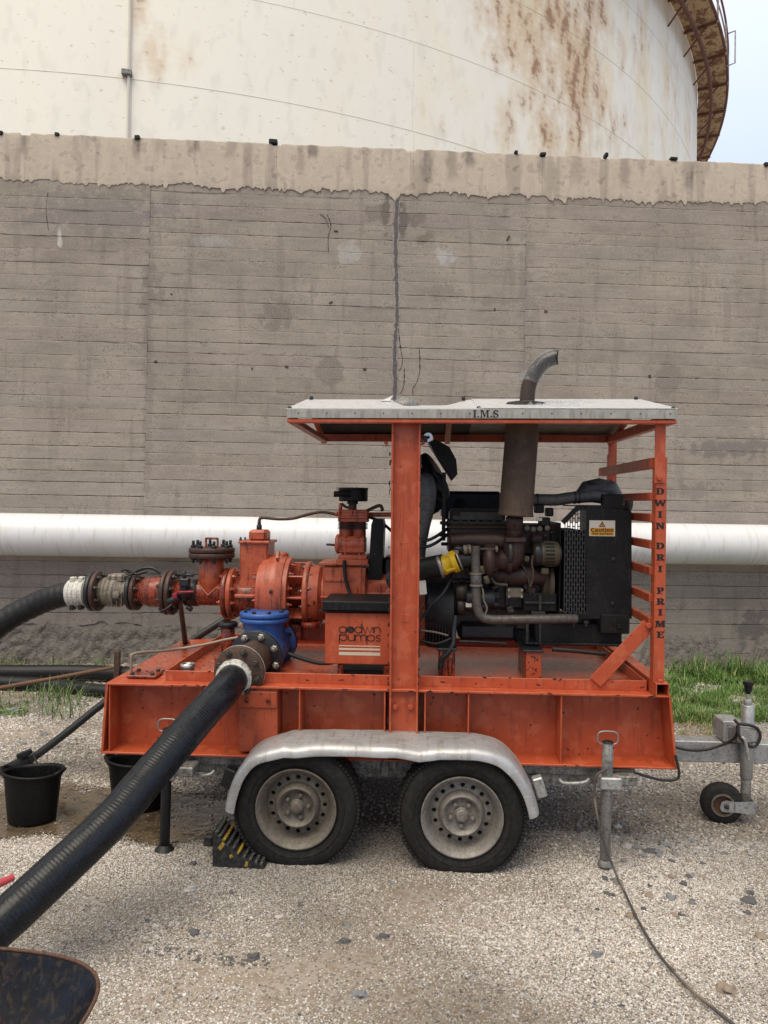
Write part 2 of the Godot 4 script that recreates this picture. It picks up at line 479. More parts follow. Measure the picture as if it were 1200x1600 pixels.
	mat("rim_dirty", mix_tex(S, Color(0.19, 0.165, 0.135), [[nz("mid"), Color(0.11, 0.09, 0.068), 0.42, 0.7, 0.7], [nz("spot2"), Color(0.28, 0.26, 0.23), 0.6, 0.78, 0.45], [nz("spot"), Color(0.06, 0.045, 0.032), 0.6, 0.74, 0.6]], 0.6), 2.2, 0.25, bf, 0.05)
	mat("blue_paint", mix_tex(S, Color(0.032, 0.118, 0.40), [[nz("mid"), Color(0.025, 0.09, 0.31), 0.45, 0.75, 0.6], [nz("spot"), Color(0.01, 0.02, 0.05), 0.68, 0.75, 0.6]], 0.38), 2.0, 0.0, bf, 0.04)
	mat("silicone", mix_tex(S, Color(0.13, 0.13, 0.13), [[nz("mid"), Color(0.075, 0.075, 0.075), 0.45, 0.7, 0.7], [nz("spot"), Color(0.04, 0.038, 0.035), 0.6, 0.7, 0.7]], 0.5), 2.4, 0.2, bf, 0.05)
	mat("coolant", mix_tex(S, Color(0.12, 0.115, 0.108), [[nz("mid"), Color(0.06, 0.052, 0.045), 0.45, 0.7, 0.7], [nz("spot"), Color(0.13, 0.06, 0.03), 0.6, 0.72, 0.7]], 0.5), 2.6, 0.3, bf, 0.06)
	mat("valve_cast", mix_tex(S, Color(0.25, 0.22, 0.17), [[nz("mid"), Color(0.13, 0.105, 0.08), 0.42, 0.7, 0.7], [nz("streak2"), Color(0.05, 0.035, 0.027), 0.52, 0.72, 0.8], [nz("spot2"), Color(0.33, 0.30, 0.25), 0.65, 0.78, 0.5]], 0.6), 2.6, 0.1, bm, 0.15)
	mat("white_clamp", mix_tex(S, Color(0.62, 0.61, 0.56), [[nz("mid"), Color(0.4, 0.38, 0.33), 0.5, 0.72, 0.6], [nz("spot"), Color(0.07, 0.06, 0.05), 0.64, 0.74, 0.7]], 0.45), 2.4, 0.0, bf, 0.05)
	mat("yellow", mix_tex(S, Color(0.72, 0.48, 0.012), [[nz("mid"), Color(0.6, 0.36, 0.01), 0.5, 0.75, 0.5], [nz("spot2"), Color(0.2, 0.12, 0.02), 0.72, 0.78, 0.5]], 0.4), 2.4)
	mat("tar", mix_tex(S, Color(0.007, 0.0075, 0.010), [[nz("mid"), Color(0.014, 0.017, 0.03), 0.5, 0.75, 0.6], [nz("mid2"), Color(0.06, 0.042, 0.025), 0.60, 0.75, 0.75], [nz("spot"), Color(0.09, 0.07, 0.05), 0.8, 0.86, 0.5]], 0.3, [0.22, 0.5, 0.7]), 2.2, 0.0, bm, 0.15, 0.35)
	mat("rust_edge", mix_tex(S, Color(0.10, 0.045, 0.025), [[nz("spot"), Color(0.03, 0.02, 0.015), 0.5, 0.65, 0.8], [nz("spot2"), Color(0.19, 0.08, 0.035), 0.6, 0.75, 0.6]], 0.7), 3.0, 0.0, bm, 0.1)
	mat("rust_platform", mix_tex(S, Color(0.62, 0.47, 0.31), [[nz("mid"), Color(0.26, 0.12, 0.06), 0.52, 0.66, 0.9], [nz("spot"), Color(0.66, 0.54, 0.40), 0.55, 0.75, 0.5], [nz("spot2"), Color(0.14, 0.07, 0.04), 0.66, 0.75, 0.7]], 0.8), 0.16, 0.0, bf, 0.3)
	mat("rust_rail", mix_tex(S, Color(0.20, 0.075, 0.06), [[nz("mid"), Color(0.30, 0.15, 0.12), 0.5, 0.72, 0.6], [nz("spot"), Color(0.07, 0.035, 0.025), 0.55, 0.7, 0.7]], 0.7), 0.6)
	mat("pale_rail", mix_tex(S, Color(0.45, 0.40, 0.37), [[nz("mid"), Color(0.22, 0.11, 0.08), 0.5, 0.66, 0.7]], 0.7), 0.6)
	mat("pipe_white", mix_tex(S, Color(0.74, 0.75, 0.765), [[nz("big"), Color(0.68, 0.68, 0.66), 0.45, 0.75, 0.5], [nz("streak"), Color(0.5, 0.48, 0.42), 0.55, 0.8, 0.4]], 0.35, [0.45, 0.5]), 0.7)
	mat("wood_rust", mix_tex(S, Color(0.20, 0.105, 0.06), [[nz("mid"), Color(0.12, 0.06, 0.035), 0.45, 0.7, 0.7], [nz("spot"), Color(0.28, 0.19, 0.13), 0.6, 0.75, 0.5]], 0.8), 3.0)
	mat("red_handle", mix_tex(S, Color(0.52, 0.05, 0.06), [[nz("mid"), Color(0.42, 0.04, 0.05), 0.5, 0.75, 0.5], [nz("spot"), Color(0.25, 0.06, 0.05), 0.68, 0.75, 0.6]], 0.45), 3.0)
	mat("nut_silver", mix_tex(S, Color(0.45, 0.43, 0.38), [[nz("mid"), Color(0.22, 0.19, 0.15), 0.5, 0.7, 0.7]], 0.4), 6.0, 0.6)
	mat("nut_dark", mix_tex(S, Color(0.05, 0.045, 0.04), [[nz("mid"), Color(0.11, 0.08, 0.055), 0.5, 0.7, 0.7]], 0.5), 6.0, 0.4)
	mat("wheel_chock", mix_tex(S, Color(0.014, 0.014, 0.014), [[nz("mid"), Color(0.05, 0.048, 0.045), 0.45, 0.7, 0.7]], 0.7), 3.0, 0.0, bf, 0.05)
	plain("letter_black", Color(0.045, 0.042, 0.045), 0.6)
	plain("sticker_white", Color(0.80, 0.78, 0.74), 0.5)
	plain("sticker_yellow", Color(0.78, 0.55, 0.10), 0.5)
	plain("cream", Color(0.75, 0.72, 0.64), 0.6)
	plain("chip", Color(0.10, 0.06, 0.05), 0.7)
	plain("dark_hole", Color(0.05, 0.045, 0.045), 0.9)
	plain("cable_black", Color(0.10, 0.095, 0.09), 0.6)
	plain("cable_tan", Color(0.36, 0.29, 0.22), 0.7)
	plain("steel_wire", Color(0.55, 0.52, 0.50), 0.4, 0.5)
	plain("red_lever", Color(0.55, 0.07, 0.12), 0.45)
	plain("chrome", Color(0.78, 0.77, 0.74), 0.25, 0.9)
	plain("alternator", Color(0.30, 0.27, 0.21), 0.55, 0.3)
	plain("plate_grey", Color(0.42, 0.39, 0.34), 0.6)
	var pl := plain("plastic_film", Color(0.88, 0.88, 0.88, 0.5), 0.3)
	pl.transparency = BaseMaterial3D.TRANSPARENCY_ALPHA
	mat("exhaust_rust", mix_tex(S, Color(0.05, 0.032, 0.026), [[nz("mid"), Color(0.085, 0.045, 0.027), 0.45, 0.7, 0.7], [nz("spot"), Color(0.035, 0.026, 0.024), 0.5, 0.7, 0.7]], 0.65), 3.0, 0.1, bm, 0.06)
	mat("cable_black_hose", mix_tex(S, Color(0.016, 0.016, 0.017), [[nz("mid"), Color(0.03, 0.03, 0.03), 0.45, 0.7, 0.7]], 0.45), 3.0)
	mat("cable_mixed", mix_tex(S, Color(0.075, 0.065, 0.055), [[nz("big"), Color(0.28, 0.21, 0.15), 0.55, 0.7, 0.8]], 0.6), 0.6)
	mat("bucket_black", mix_tex(S, Color(0.0075, 0.0075, 0.008), [[nz("mid"), Color(0.013, 0.013, 0.0135), 0.45, 0.7, 0.7], [nz("spot"), Color(0.005, 0.005, 0.005), 0.5, 0.65, 0.8]], 0.45, [0.5, 0.25]), 2.5, 0.0, bm, 0.08, 0.3)
	mat("yellow_dirty", mix_tex(S, Color(0.52, 0.33, 0.03), [[nz("mid"), Color(0.16, 0.11, 0.04), 0.45, 0.65, 0.8]], 0.6), 6.0)
	var fw := plain("film_wrap", Color(0.74, 0.75, 0.76, 0.08), 0.25)
	fw.metallic_specular = 0.25
	fw.transparency = BaseMaterial3D.TRANSPARENCY_ALPHA
	plain("guard_grey", Color(0.20, 0.205, 0.21), 0.5)
	plain("weld_grey", Color(0.84, 0.82, 0.77), 0.7)
	mat("exhaust_tip", mix_tex(S, Color(0.035, 0.033, 0.034), [[nz("mid"), Color(0.075, 0.068, 0.064), 0.45, 0.7, 0.7]], 0.3), 3.0, 0.5)
	mat("chock_grey", mix_tex(S, Color(0.05, 0.05, 0.05), [[nz("mid"), Color(0.16, 0.155, 0.145), 0.45, 0.65, 0.8]], 0.6), 6.0)
	plain("tube_pale", Color(0.55, 0.50, 0.44), 0.5, 0.3)
	mat("lining_black", mix_tex(S, Color(0.012, 0.011, 0.010), [[nz("mid"), Color(0.03, 0.026, 0.022), 0.5, 0.75, 0.7]], 0.8), 1.0)
	mat("lining_grey", mix_tex(S, Color(0.15, 0.14, 0.125), [[nz("mid"), Color(0.08, 0.075, 0.065), 0.45, 0.7, 0.8], [nz("streak"), Color(0.24, 0.23, 0.21), 0.6, 0.8, 0.5]], 0.6), 1.0)


const WU := Vector3(0.994429, 0.0, -0.105409)
const WN := Vector3(0.105409, 0.0, 0.994429)
const WO := Vector3(0.0, 0.0, -5.389)
const TC := Vector3(-12.673, 0.0, -37.91)
const TR := 25.686

var gn := FastNoiseLite.new()
func gh(x: float, z: float) -> float:
	return gn.get_noise_2d(x * 60.0, z * 60.0) * 0.018 - 0.004

func _ready() -> void:
	var cam := Camera3D.new()
	cam.name = "camera"
	cam.transform = Transform3D(Vector3(0.998368, 0.016498, -0.054679), Vector3(-0.015707, 0.999766, 0.014861), Vector3(0.054912, -0.013978, 0.998393), Vector3(0.00000, 1.71000, 3.67000))
	cam.fov = 68.73
	cam.near = 0.05
	cam.far = 900.0
	add_child(cam)
	cam.current = true
	var env := Environment.new()
	var sky := Sky.new()
	var ps := ProceduralSkyMaterial.new()
	ps.sky_top_color = Color(1.0, 0.985, 0.965)
	ps.sky_horizon_color = Color(0.47, 0.575, 0.725)
	ps.sky_curve = 0.9
	ps.sky_energy_multiplier = 1.0
	ps.ground_bottom_color = Color(0.42, 0.40, 0.37)
	ps.ground_horizon_color = Color(0.62, 0.64, 0.66)
	ps.sun_angle_max = 2.0
	sky.sky_material = ps
	env.background_mode = Environment.BG_SKY
	env.sky = sky
	env.tonemap_mode = Environment.TONE_MAPPER_LINEAR
	env.tonemap_exposure = 1.8
	env.sdfgi_enabled = true
	env.ssao_enabled = true
	env.ssil_enabled = true
	var we := WorldEnvironment.new()
	we.name = "environment"
	we.environment = env
	add_child(we)
	var sun := DirectionalLight3D.new()
	sun.name = "sun"
	sun.light_energy = 0.55
	sun.light_color = Color(1.0, 0.96, 0.90)
	sun.light_angular_distance = 45.0
	sun.shadow_enabled = true
	sun.rotation_degrees = Vector3(-62, -24, 0)
	add_child(sun)
	rng.seed = 4711
	gn.seed = 5
	gn.frequency = 0.011
	gn.fractal_octaves = 3
	make_materials()
	build_ground()
	build_wall()
	build_tank()
	build_pipeline()
	build_pump_set()
	build_trailer()
	build_loose()
	build_gravel()
	build_plants()

# ---------------------------------------------------------------- ground
func axis_points(a: float, b: float, st: float) -> Array:
	var out: Array = [-320.0, -120.0, -50.0, -24.0, -14.0]
	var far: Array = [14.0, 24.0, 50.0, 120.0, 320.0]
	var q: Array = []
	for f in out:
		if f < a - 0.5: q.append(f)
	var x := a
	while x <= b + 0.001:
		q.append(x)
		x += st
	for f in far:
		if f > b + 0.5: q.append(f)
	return q

func tone(x: float, z: float) -> Color:
	var w := 0.5 + gn.get_noise_2d(x * 38.0 + 300.0, z * 60.0) * 0.9
	var c := Color(0.31, 0.275, 0.235).lerp(Color(0.58, 0.54, 0.49), clampf(w, 0, 1))
	# the wet mud left of the trailer and a darker strip of ground under it
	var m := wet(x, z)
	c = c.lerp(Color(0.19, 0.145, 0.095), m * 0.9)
	var darken := exp(-pow((z + 0.45) / 0.5, 2.0)) * smoothstep(-1.9, -1.2, x) * (1.0 - smoothstep(0.7, 1.4, x))
	c = c.lerp(Color(0.20, 0.17, 0.14), darken * 0.75)
	return c

func wet(x: float, z: float) -> float:
	var e := sqrt(pow((x + 1.75) / 1.15, 2.0) + pow((z + 0.62) / 0.42, 2.0)) + gn.get_noise_2d(x * 150.0, z * 150.0) * 0.35
	return 1.0 - smoothstep(0.8, 1.1, e)

func build_ground() -> void:
	var S := 1024
	var c1 := FastNoiseLite.new()
	c1.noise_type = FastNoiseLite.TYPE_CELLULAR
	c1.cellular_return_type = FastNoiseLite.RETURN_CELL_VALUE
	c1.frequency = 0.085
	c1.fractal_type = FastNoiseLite.FRACTAL_NONE
	var im := c1.get_seamless_image(S, S, false, false, 0.05)
	im.convert(Image.FORMAT_L8)
	var cells := im.get_data()
	c1.cellular_return_type = FastNoiseLite.RETURN_DISTANCE
	var im2 := c1.get_seamless_image(S, S, false, false, 0.05)
	im2.convert(Image.FORMAT_L8)
	var dist := im2.get_data()
	var big := noise_bytes(S, 81, 0.008, 4)
	var fine := noise_bytes(S, 83, 0.2, 2)
	var t := mix_tex(S, Color(0.78, 0.74, 0.68), [[cells, Color(0.52, 0.44, 0.36), 0.35, 0.5, 0.7], [cells, Color(0.88, 0.85, 0.8), 0.55, 0.6, 0.8], [cells, Color(0.25, 0.24, 0.235), 0.84, 0.88, 0.75], [big, Color(0.58, 0.50, 0.41), 0.5, 0.7, 0.7], [dist, Color(0.30, 0.25, 0.20), 0.6, 0.9, 0.4], [fine, Color(0.55, 0.48, 0.40), 0.5, 0.7, 0.4]], 0.85)
	var m := mat("ground", t, 1.1, 0.0, ImageTexture.create_from_image(im2), 0.25)
	m.heightmap_flip_texture = true
	m.vertex_color_use_as_albedo = true
	var xs := axis_points(-6.0, 6.0, 0.08)
	var zs := axis_points(-6.4, 4.0, 0.08)
	var g: Array = []
	var cols: Array = []
	for z: float in zs:
		var row: Array = []
		var cr: Array = []
		for x: float in xs:
			var near := absf(x) < 8.0 and z > -8.0 and z < 6.0
			row.append(Vector3(x, gh(x, z) - 0.01 * wet(x, z) if near else -0.004, z))
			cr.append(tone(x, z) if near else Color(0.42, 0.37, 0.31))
		g.append(row)
		cols.append(cr)
	var mb := MB.new()
	for i in zs.size() - 1:
		for j in xs.size() - 1:
			for q in [[0, 0], [0, 1], [1, 1], [0, 0], [1, 1], [1, 0]]:
				mb.v.append(g[i + q[0]][j + q[1]])
				mb.n.append(Vector3.UP)
				mb.c.append(cols[i + q[0]][j + q[1]])
	org = Vector3()
	var o := part("ground", mb, m, self)
	tag(o, "pale crushed gravel yard the trailer stands on", "ground", "", "structure")
	# wet film in the low spot
	var wm := mat("wet_mud", mix_tex(512, Color(0.135, 0.10, 0.062), [[nz("mid"), Color(0.075, 0.055, 0.036), 0.4, 0.7, 0.8], [nz("spot"), Color(0.2, 0.16, 0.11), 0.6, 0.75, 0.5]], 0.2, [0.08, 0.4]), 1.0, 0.0, bytes_tex(512, NB.mid), 0.2)
	var pm := MB.new()
	var st := 0.05
	var ix := 0
	for a in 56:
		for b in 26:
			var x := -3.1 + a * st
			var z := -1.2 + b * st
			if wet(x + st / 2, z + st / 2) > 0.55 + gn.get_noise_2d(x * 300, z * 300) * 0.5:
				pm.quad(Vector3(x, gh(x, z) - 0.002, z), Vector3(x + st, gh(x + st, z) - 0.002, z), Vector3(x + st, gh(x + st, z + st) - 0.002, z + st), Vector3(x, gh(x, z + st) - 0.002, z + st), Vector3.UP)
	org = Vector3(-1.75, 0, -0.6)
	var w := part("wet_mud", pm, wm, self)
	w.position = org
	tag(w, "wet brown mud patch around the black buckets", "mud", "", "structure")

# ---------------------------------------------------------------- bund wall
func wuv(u: float, v: float) -> Vector2:
	return Vector2((u + 6.4) / 12.8, 1.0 - v / 6.4)

func wall_texture() -> Array:
	var W := 2048
	var H := 1024
	var a := FastNoiseLite.new(); a.seed = 2; a.frequency = 0.006; a.fractal_octaves = 5
	var big := a.get_image(W, H); big.convert(Image.FORMAT_L8)
	a.seed = 9; a.frequency = 0.035; a.fractal_octaves = 4
	var mid := a.get_image(W, H); mid.convert(Image.FORMAT_L8)
	a.seed = 12; a.frequency = 0.35; a.fractal_octaves = 2
	var fine := a.get_image(W, H); fine.convert(Image.FORMAT_L8)
	a.seed = 15; a.frequency = 0.03; a.fractal_octaves = 4
	var ver := a.get_image(W, H / 8); ver.resize(W, H, Image.INTERPOLATE_CUBIC); ver.convert(Image.FORMAT_L8)
	a.seed = 18; a.frequency = 0.05; a.fractal_octaves = 4
	var hor := a.get_image(W / 8, H); hor.resize(W, H, Image.INTERPOLATE_CUBIC); hor.convert(Image.FORMAT_L8)
	var B := big.get_data(); var D := mid.get_data(); var F := fine.get_data(); var V := ver.get_data(); var O := hor.get_data()
	var acc := PackedFloat32Array(); acc.resize(W * H * 3)
	# patches: [centre in wall metres, half sizes, colour, amount]
	var P: Array = [
		[Vector3(-1.1814, 3.5189, 0.0), 0.17, 0.17, Color(0.225, 0.197, 0.172), 0.85, 0],
		[Vector3(-1.829, 4.1794, 0.0), 0.22, 0.18, Color(0.215, 0.187, 0.162), 0.85, 1],
		[Vector3(-3.3245, 4.363, 0.0), 0.17, 0.14, Color(0.215, 0.187, 0.162), 0.85, 1],
		[Vector3(-3.3062, 4.5703, 0.0), 0.12, 0.2, Color(0.21, 0.185, 0.165), 0.7, 1],
		[Vector3(2.9699, 3.5353, 0.0), 0.16, 0.2, Color(0.225, 0.197, 0.172), 0.85, 0],
		[Vector3(3.7624, 2.7, 0.0), 0.55, 0.14, Color(0.19, 0.17, 0.155), 0.85, 1],
		[Vector3(3.2835, 2.1375, 0.0), 0.3, 0.1, Color(0.20, 0.18, 0.165), 0.6, 1],
		[Vector3(-0.9753, 4.958, 0.0), 0.14, 0.14, Color(0.40, 0.39, 0.37), 0.7, 1],
		[Vector3(0.198, 4.9599, 0.0), 0.14, 0.10, Color(0.42, 0.42, 0.41), 0.75, 1],
		[Vector3(-2.6592, 5.0378, 0.0), 0.22, 0.07, Color(0.36, 0.36, 0.35), 0.6, 1],
		[Vector3(-4.3989, 5.0138, 0.0), 0.03, 0.13, Color(0.58, 0.57, 0.55), 0.8, 1],
		[Vector3(-0.5344, 5.4409, 0.0), 0.05, 0.22, Color(0.13, 0.115, 0.10), 0.8, 1],
		[Vector3(-0.3156, 5.371, 0.0), 0.06, 0.25, Color(0.13, 0.115, 0.10), 0.85, 1],
		[Vector3(-0.1683, 5.4155, 0.0), 0.12, 0.12, Color(0.17, 0.14, 0.115), 0.7, 1],
		[Vector3(-0.0553, 5.1697, 0.0), 0.10, 0.08, Color(0.18, 0.15, 0.115), 0.7, 1],
		[Vector3(-0.6352, 5.4371, 0.0), 0.16, 0.1, Color(0.17, 0.145, 0.12), 0.6, 1],
		[Vector3(-3.9817, 5.3497, 0.0), 0.9, 0.3, Color(0.20, 0.185, 0.175), 0.55, 1],
		[Vector3(0.1578, 4.5289, 0.0), 0.25, 0.1, Color(0.2, 0.17, 0.14), 0.5, 1],
		[Vector3(0.7863, 4.4317, 0.0), 0.3, 0.06, Color(0.2, 0.17, 0.14), 0.5, 1],
		[Vector3(3.6984, 4.9617, 0.0), 0.1, 0.35, Color(0.34, 0.31, 0.28), 0.5, 1],
		[Vector3(4.1093, 0.4547, 0.0), 0.25, 0.25, Color(0.13, 0.115, 0.105), 0.8, 1],
		[Vector3(1.1836, 4.209, 0.0), 0.08, 1.3, Color(0.21, 0.185, 0.165), 0.45, 1],
		[Vector3(-3.3316, 3.6139, 0.0), 0.07, 1.9, Color(0.20, 0.175, 0.155), 0.45, 1]]
	for y in H:
		var v := 6.4 * (1.0 - (y + 0.5) / H)
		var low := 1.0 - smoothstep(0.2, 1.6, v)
		for x in W:
			var i := y * W + x
			var b := B[i] / 255.0
			var d := D[i] / 255.0
			var f := F[i] / 255.0
			var h := O[i] / 255.0
			var s := V[i] / 255.0
			var k := 0.80 + 0.26 * b + 0.22 * (d - 0.5) + 0.58 * (f - 0.5) + 0.26 * (h - 0.5)
			var dark := smoothstep(0.62, 0.8, s) * 0.25 + smoothstep(0.66, 0.85, d) * 0.22
			var r := 0.340 * k
			var g := 0.298 * k
			var bl := 0.257 * k
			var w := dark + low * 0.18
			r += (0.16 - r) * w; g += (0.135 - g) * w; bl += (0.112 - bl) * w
			if h > 0.66 and f > 0.5 and d > 0.4:
				var pit := 1.0 - 0.55 * smoothstep(0.5, 0.75, f)
				r *= pit; g *= pit; bl *= pit
			if f > 0.74 and d > 0.42:
				r *= 0.62; g *= 0.6; bl *= 0.58
			elif f < 0.2:
				r *= 1.18; g *= 1.18; bl *= 1.18
			acc[i * 3] = r; acc[i * 3 + 1] = g; acc[i * 3 + 2] = bl
	for p in P:
		var c: Vector3 = p[0]
		var x0 := int((c.x - p[1] * 1.6 + 6.4) * 160); var x1 := int((c.x + p[1] * 1.6 + 6.4) * 160)
		var y0 := int((6.4 - c.y - p[2] * 1.6) * 160); var y1 := int((6.4 - c.y + p[2] * 1.6) * 160)
		var pc: Color = p[3]
		for y in range(maxi(0, y0), mini(H, y1)):
			for x in range(maxi(0, x0), mini(W, x1)):
				var i := y * W + x
				var e := sqrt(pow(((x / 160.0 - 6.4) - c.x) / p[1], 2.0) + pow(((6.4 - y / 160.0) - c.y) / p[2], 2.0))
				e += (D[i] / 255.0 - 0.5) * (0.6 if p[5] == 0 else 1.8) + (F[i] / 255.0 - 0.5) * 0.3
				var w: float = (1.0 - (smoothstep(0.9, 1.05, e) if p[5] == 0 else smoothstep(0.5, 1.15, e))) * p[4]
				if w > 0.0:
					var g2 := 0.55 + 0.9 * F[i] / 255.0
					acc[i * 3] += (pc.r * g2 - acc[i * 3]) * w
					acc[i * 3 + 1] += (pc.g * g2 - acc[i * 3 + 1]) * w
					acc[i * 3 + 2] += (pc.b * g2 - acc[i * 3 + 2]) * w
	return [pack(acc, W, H)]

var lut := PackedByteArray()
func pack(acc: PackedFloat32Array, W: int, H: int) -> ImageTexture:
	if lut.is_empty():
		lut.resize(2049)
		for i in 2049: lut[i] = int(clampf(Color(i / 2048.0, 0, 0).linear_to_srgb().r, 0, 1) * 255.0 + 0.5)
	var out := PackedByteArray(); out.resize(W * H * 3)
	for i in W * H * 3: out[i] = lut[int(clampf(acc[i], 0, 1) * 2048)]
	return ImageTexture.create_from_image(Image.create_from_data(W, H, false, Image.FORMAT_RGB8, out))

func coping_texture() -> ImageTexture:
	var W := 2048
	var H := 128
	var a := FastNoiseLite.new(); a.seed = 62; a.frequency = 0.02; a.fractal_octaves = 4
	var ver := a.get_image(W, 16); ver.resize(W, H, Image.INTERPOLATE_CUBIC); ver.convert(Image.FORMAT_L8)
	a.seed = 63; a.frequency = 0.03; a.fractal_octaves = 5
	var mid := a.get_image(W, H); mid.convert(Image.FORMAT_L8)
	a.seed = 64; a.frequency = 0.3; a.fractal_octaves = 2
	var fine := a.get_image(W, H); fine.convert(Image.FORMAT_L8)
	var V := ver.get_data(); var D := mid.get_data(); var F := fine.get_data()
	var acc := PackedFloat32Array(); acc.resize(W * H * 3)
	# dark run-off stains: [u, half width, length]
	var st: Array = [[Vector3(-1.4206, 6.1843, 0.0), 0.06, 0.22, 0.85], [Vector3(0.4694, 6.185, 0.0), 0.06, 0.25, 0.8], [Vector3(-2.8101, 6.1647, 0.0), 0.04, 0.2, 0.6], [Vector3(-0.0385, 6.0856, 0.0), 0.08, 0.6, 0.4], [Vector3(0.26, 6.0194, 0.0), 0.07, 0.5, 0.55], [Vector3(1.7921, 6.1607, 0.0), 0.08, 0.5, 0.4], [Vector3(2.393, 6.106, 0.0), 0.07, 0.5, 0.5], [Vector3(3.1994, 6.0989, 0.0), 0.08, 0.5, 0.5], [Vector3(-2.1857, 6.1135, 0.0), 0.05, 0.5, 0.4], [Vector3(-3.5114, 6.1351, 0.0), 0.05, 0.4, 0.5], [Vector3(-4.8175, 6.1563, 0.0), 0.05, 0.4, 0.5], [Vector3(-4.2211, 6.0669, 0.0), 0.05, 0.5, 0.3], [Vector3(1.3542, 6.1822, 0.0), 0.05, 0.4, 0.5], [Vector3(-1.5757, 6.2555, 0.0), 0.05, 0.5, 0.4], [Vector3(-2.4126, 6.0268, 0.0), 0.06, 0.3, 0.4]]
	for y in H:
		var top := 1.0 - (y + 0.5) / H   # 1 at the top edge
		for x in W:
			var i := y * W + x
			var d := D[i] / 255.0
			var f := F[i] / 255.0
			var s := V[i] / 255.0
			var k := 0.86 + 0.2 * (d - 0.5) + 0.22 * (f - 0.5) + 0.12 * (s - 0.5)
			var r := 0.57 * k; var g := 0.49 * k; var b := 0.40 * k
			var w := smoothstep(0.55, 0.8, s) * 0.4 + smoothstep(0.6, 0.8, d) * 0.35
			var u := (x + 0.5) / W * 12.8 - 6.4
			for q in st:
				var du: float = absf(u - q[0].x) / q[1]
				if du < 1.6:
					w += q[3] * (1.0 - smoothstep(0.3, 1.4, du + (d - 0.5))) * (1.0 - smoothstep(q[2] * 0.5, q[2], (1.0 - top) * 0.7)) * (0.6 + 0.6 * f)
			w = clampf(w, 0, 0.92)
			r += (0.17 - r) * w; g += (0.145 - g) * w; b += (0.125 - b) * w
			if f > 0.84: r *= 0.6; g *= 0.58; b *= 0.56
			acc[i * 3] = r; acc[i * 3 + 1] = g; acc[i * 3 + 2] = b
	return pack(acc, W, H)

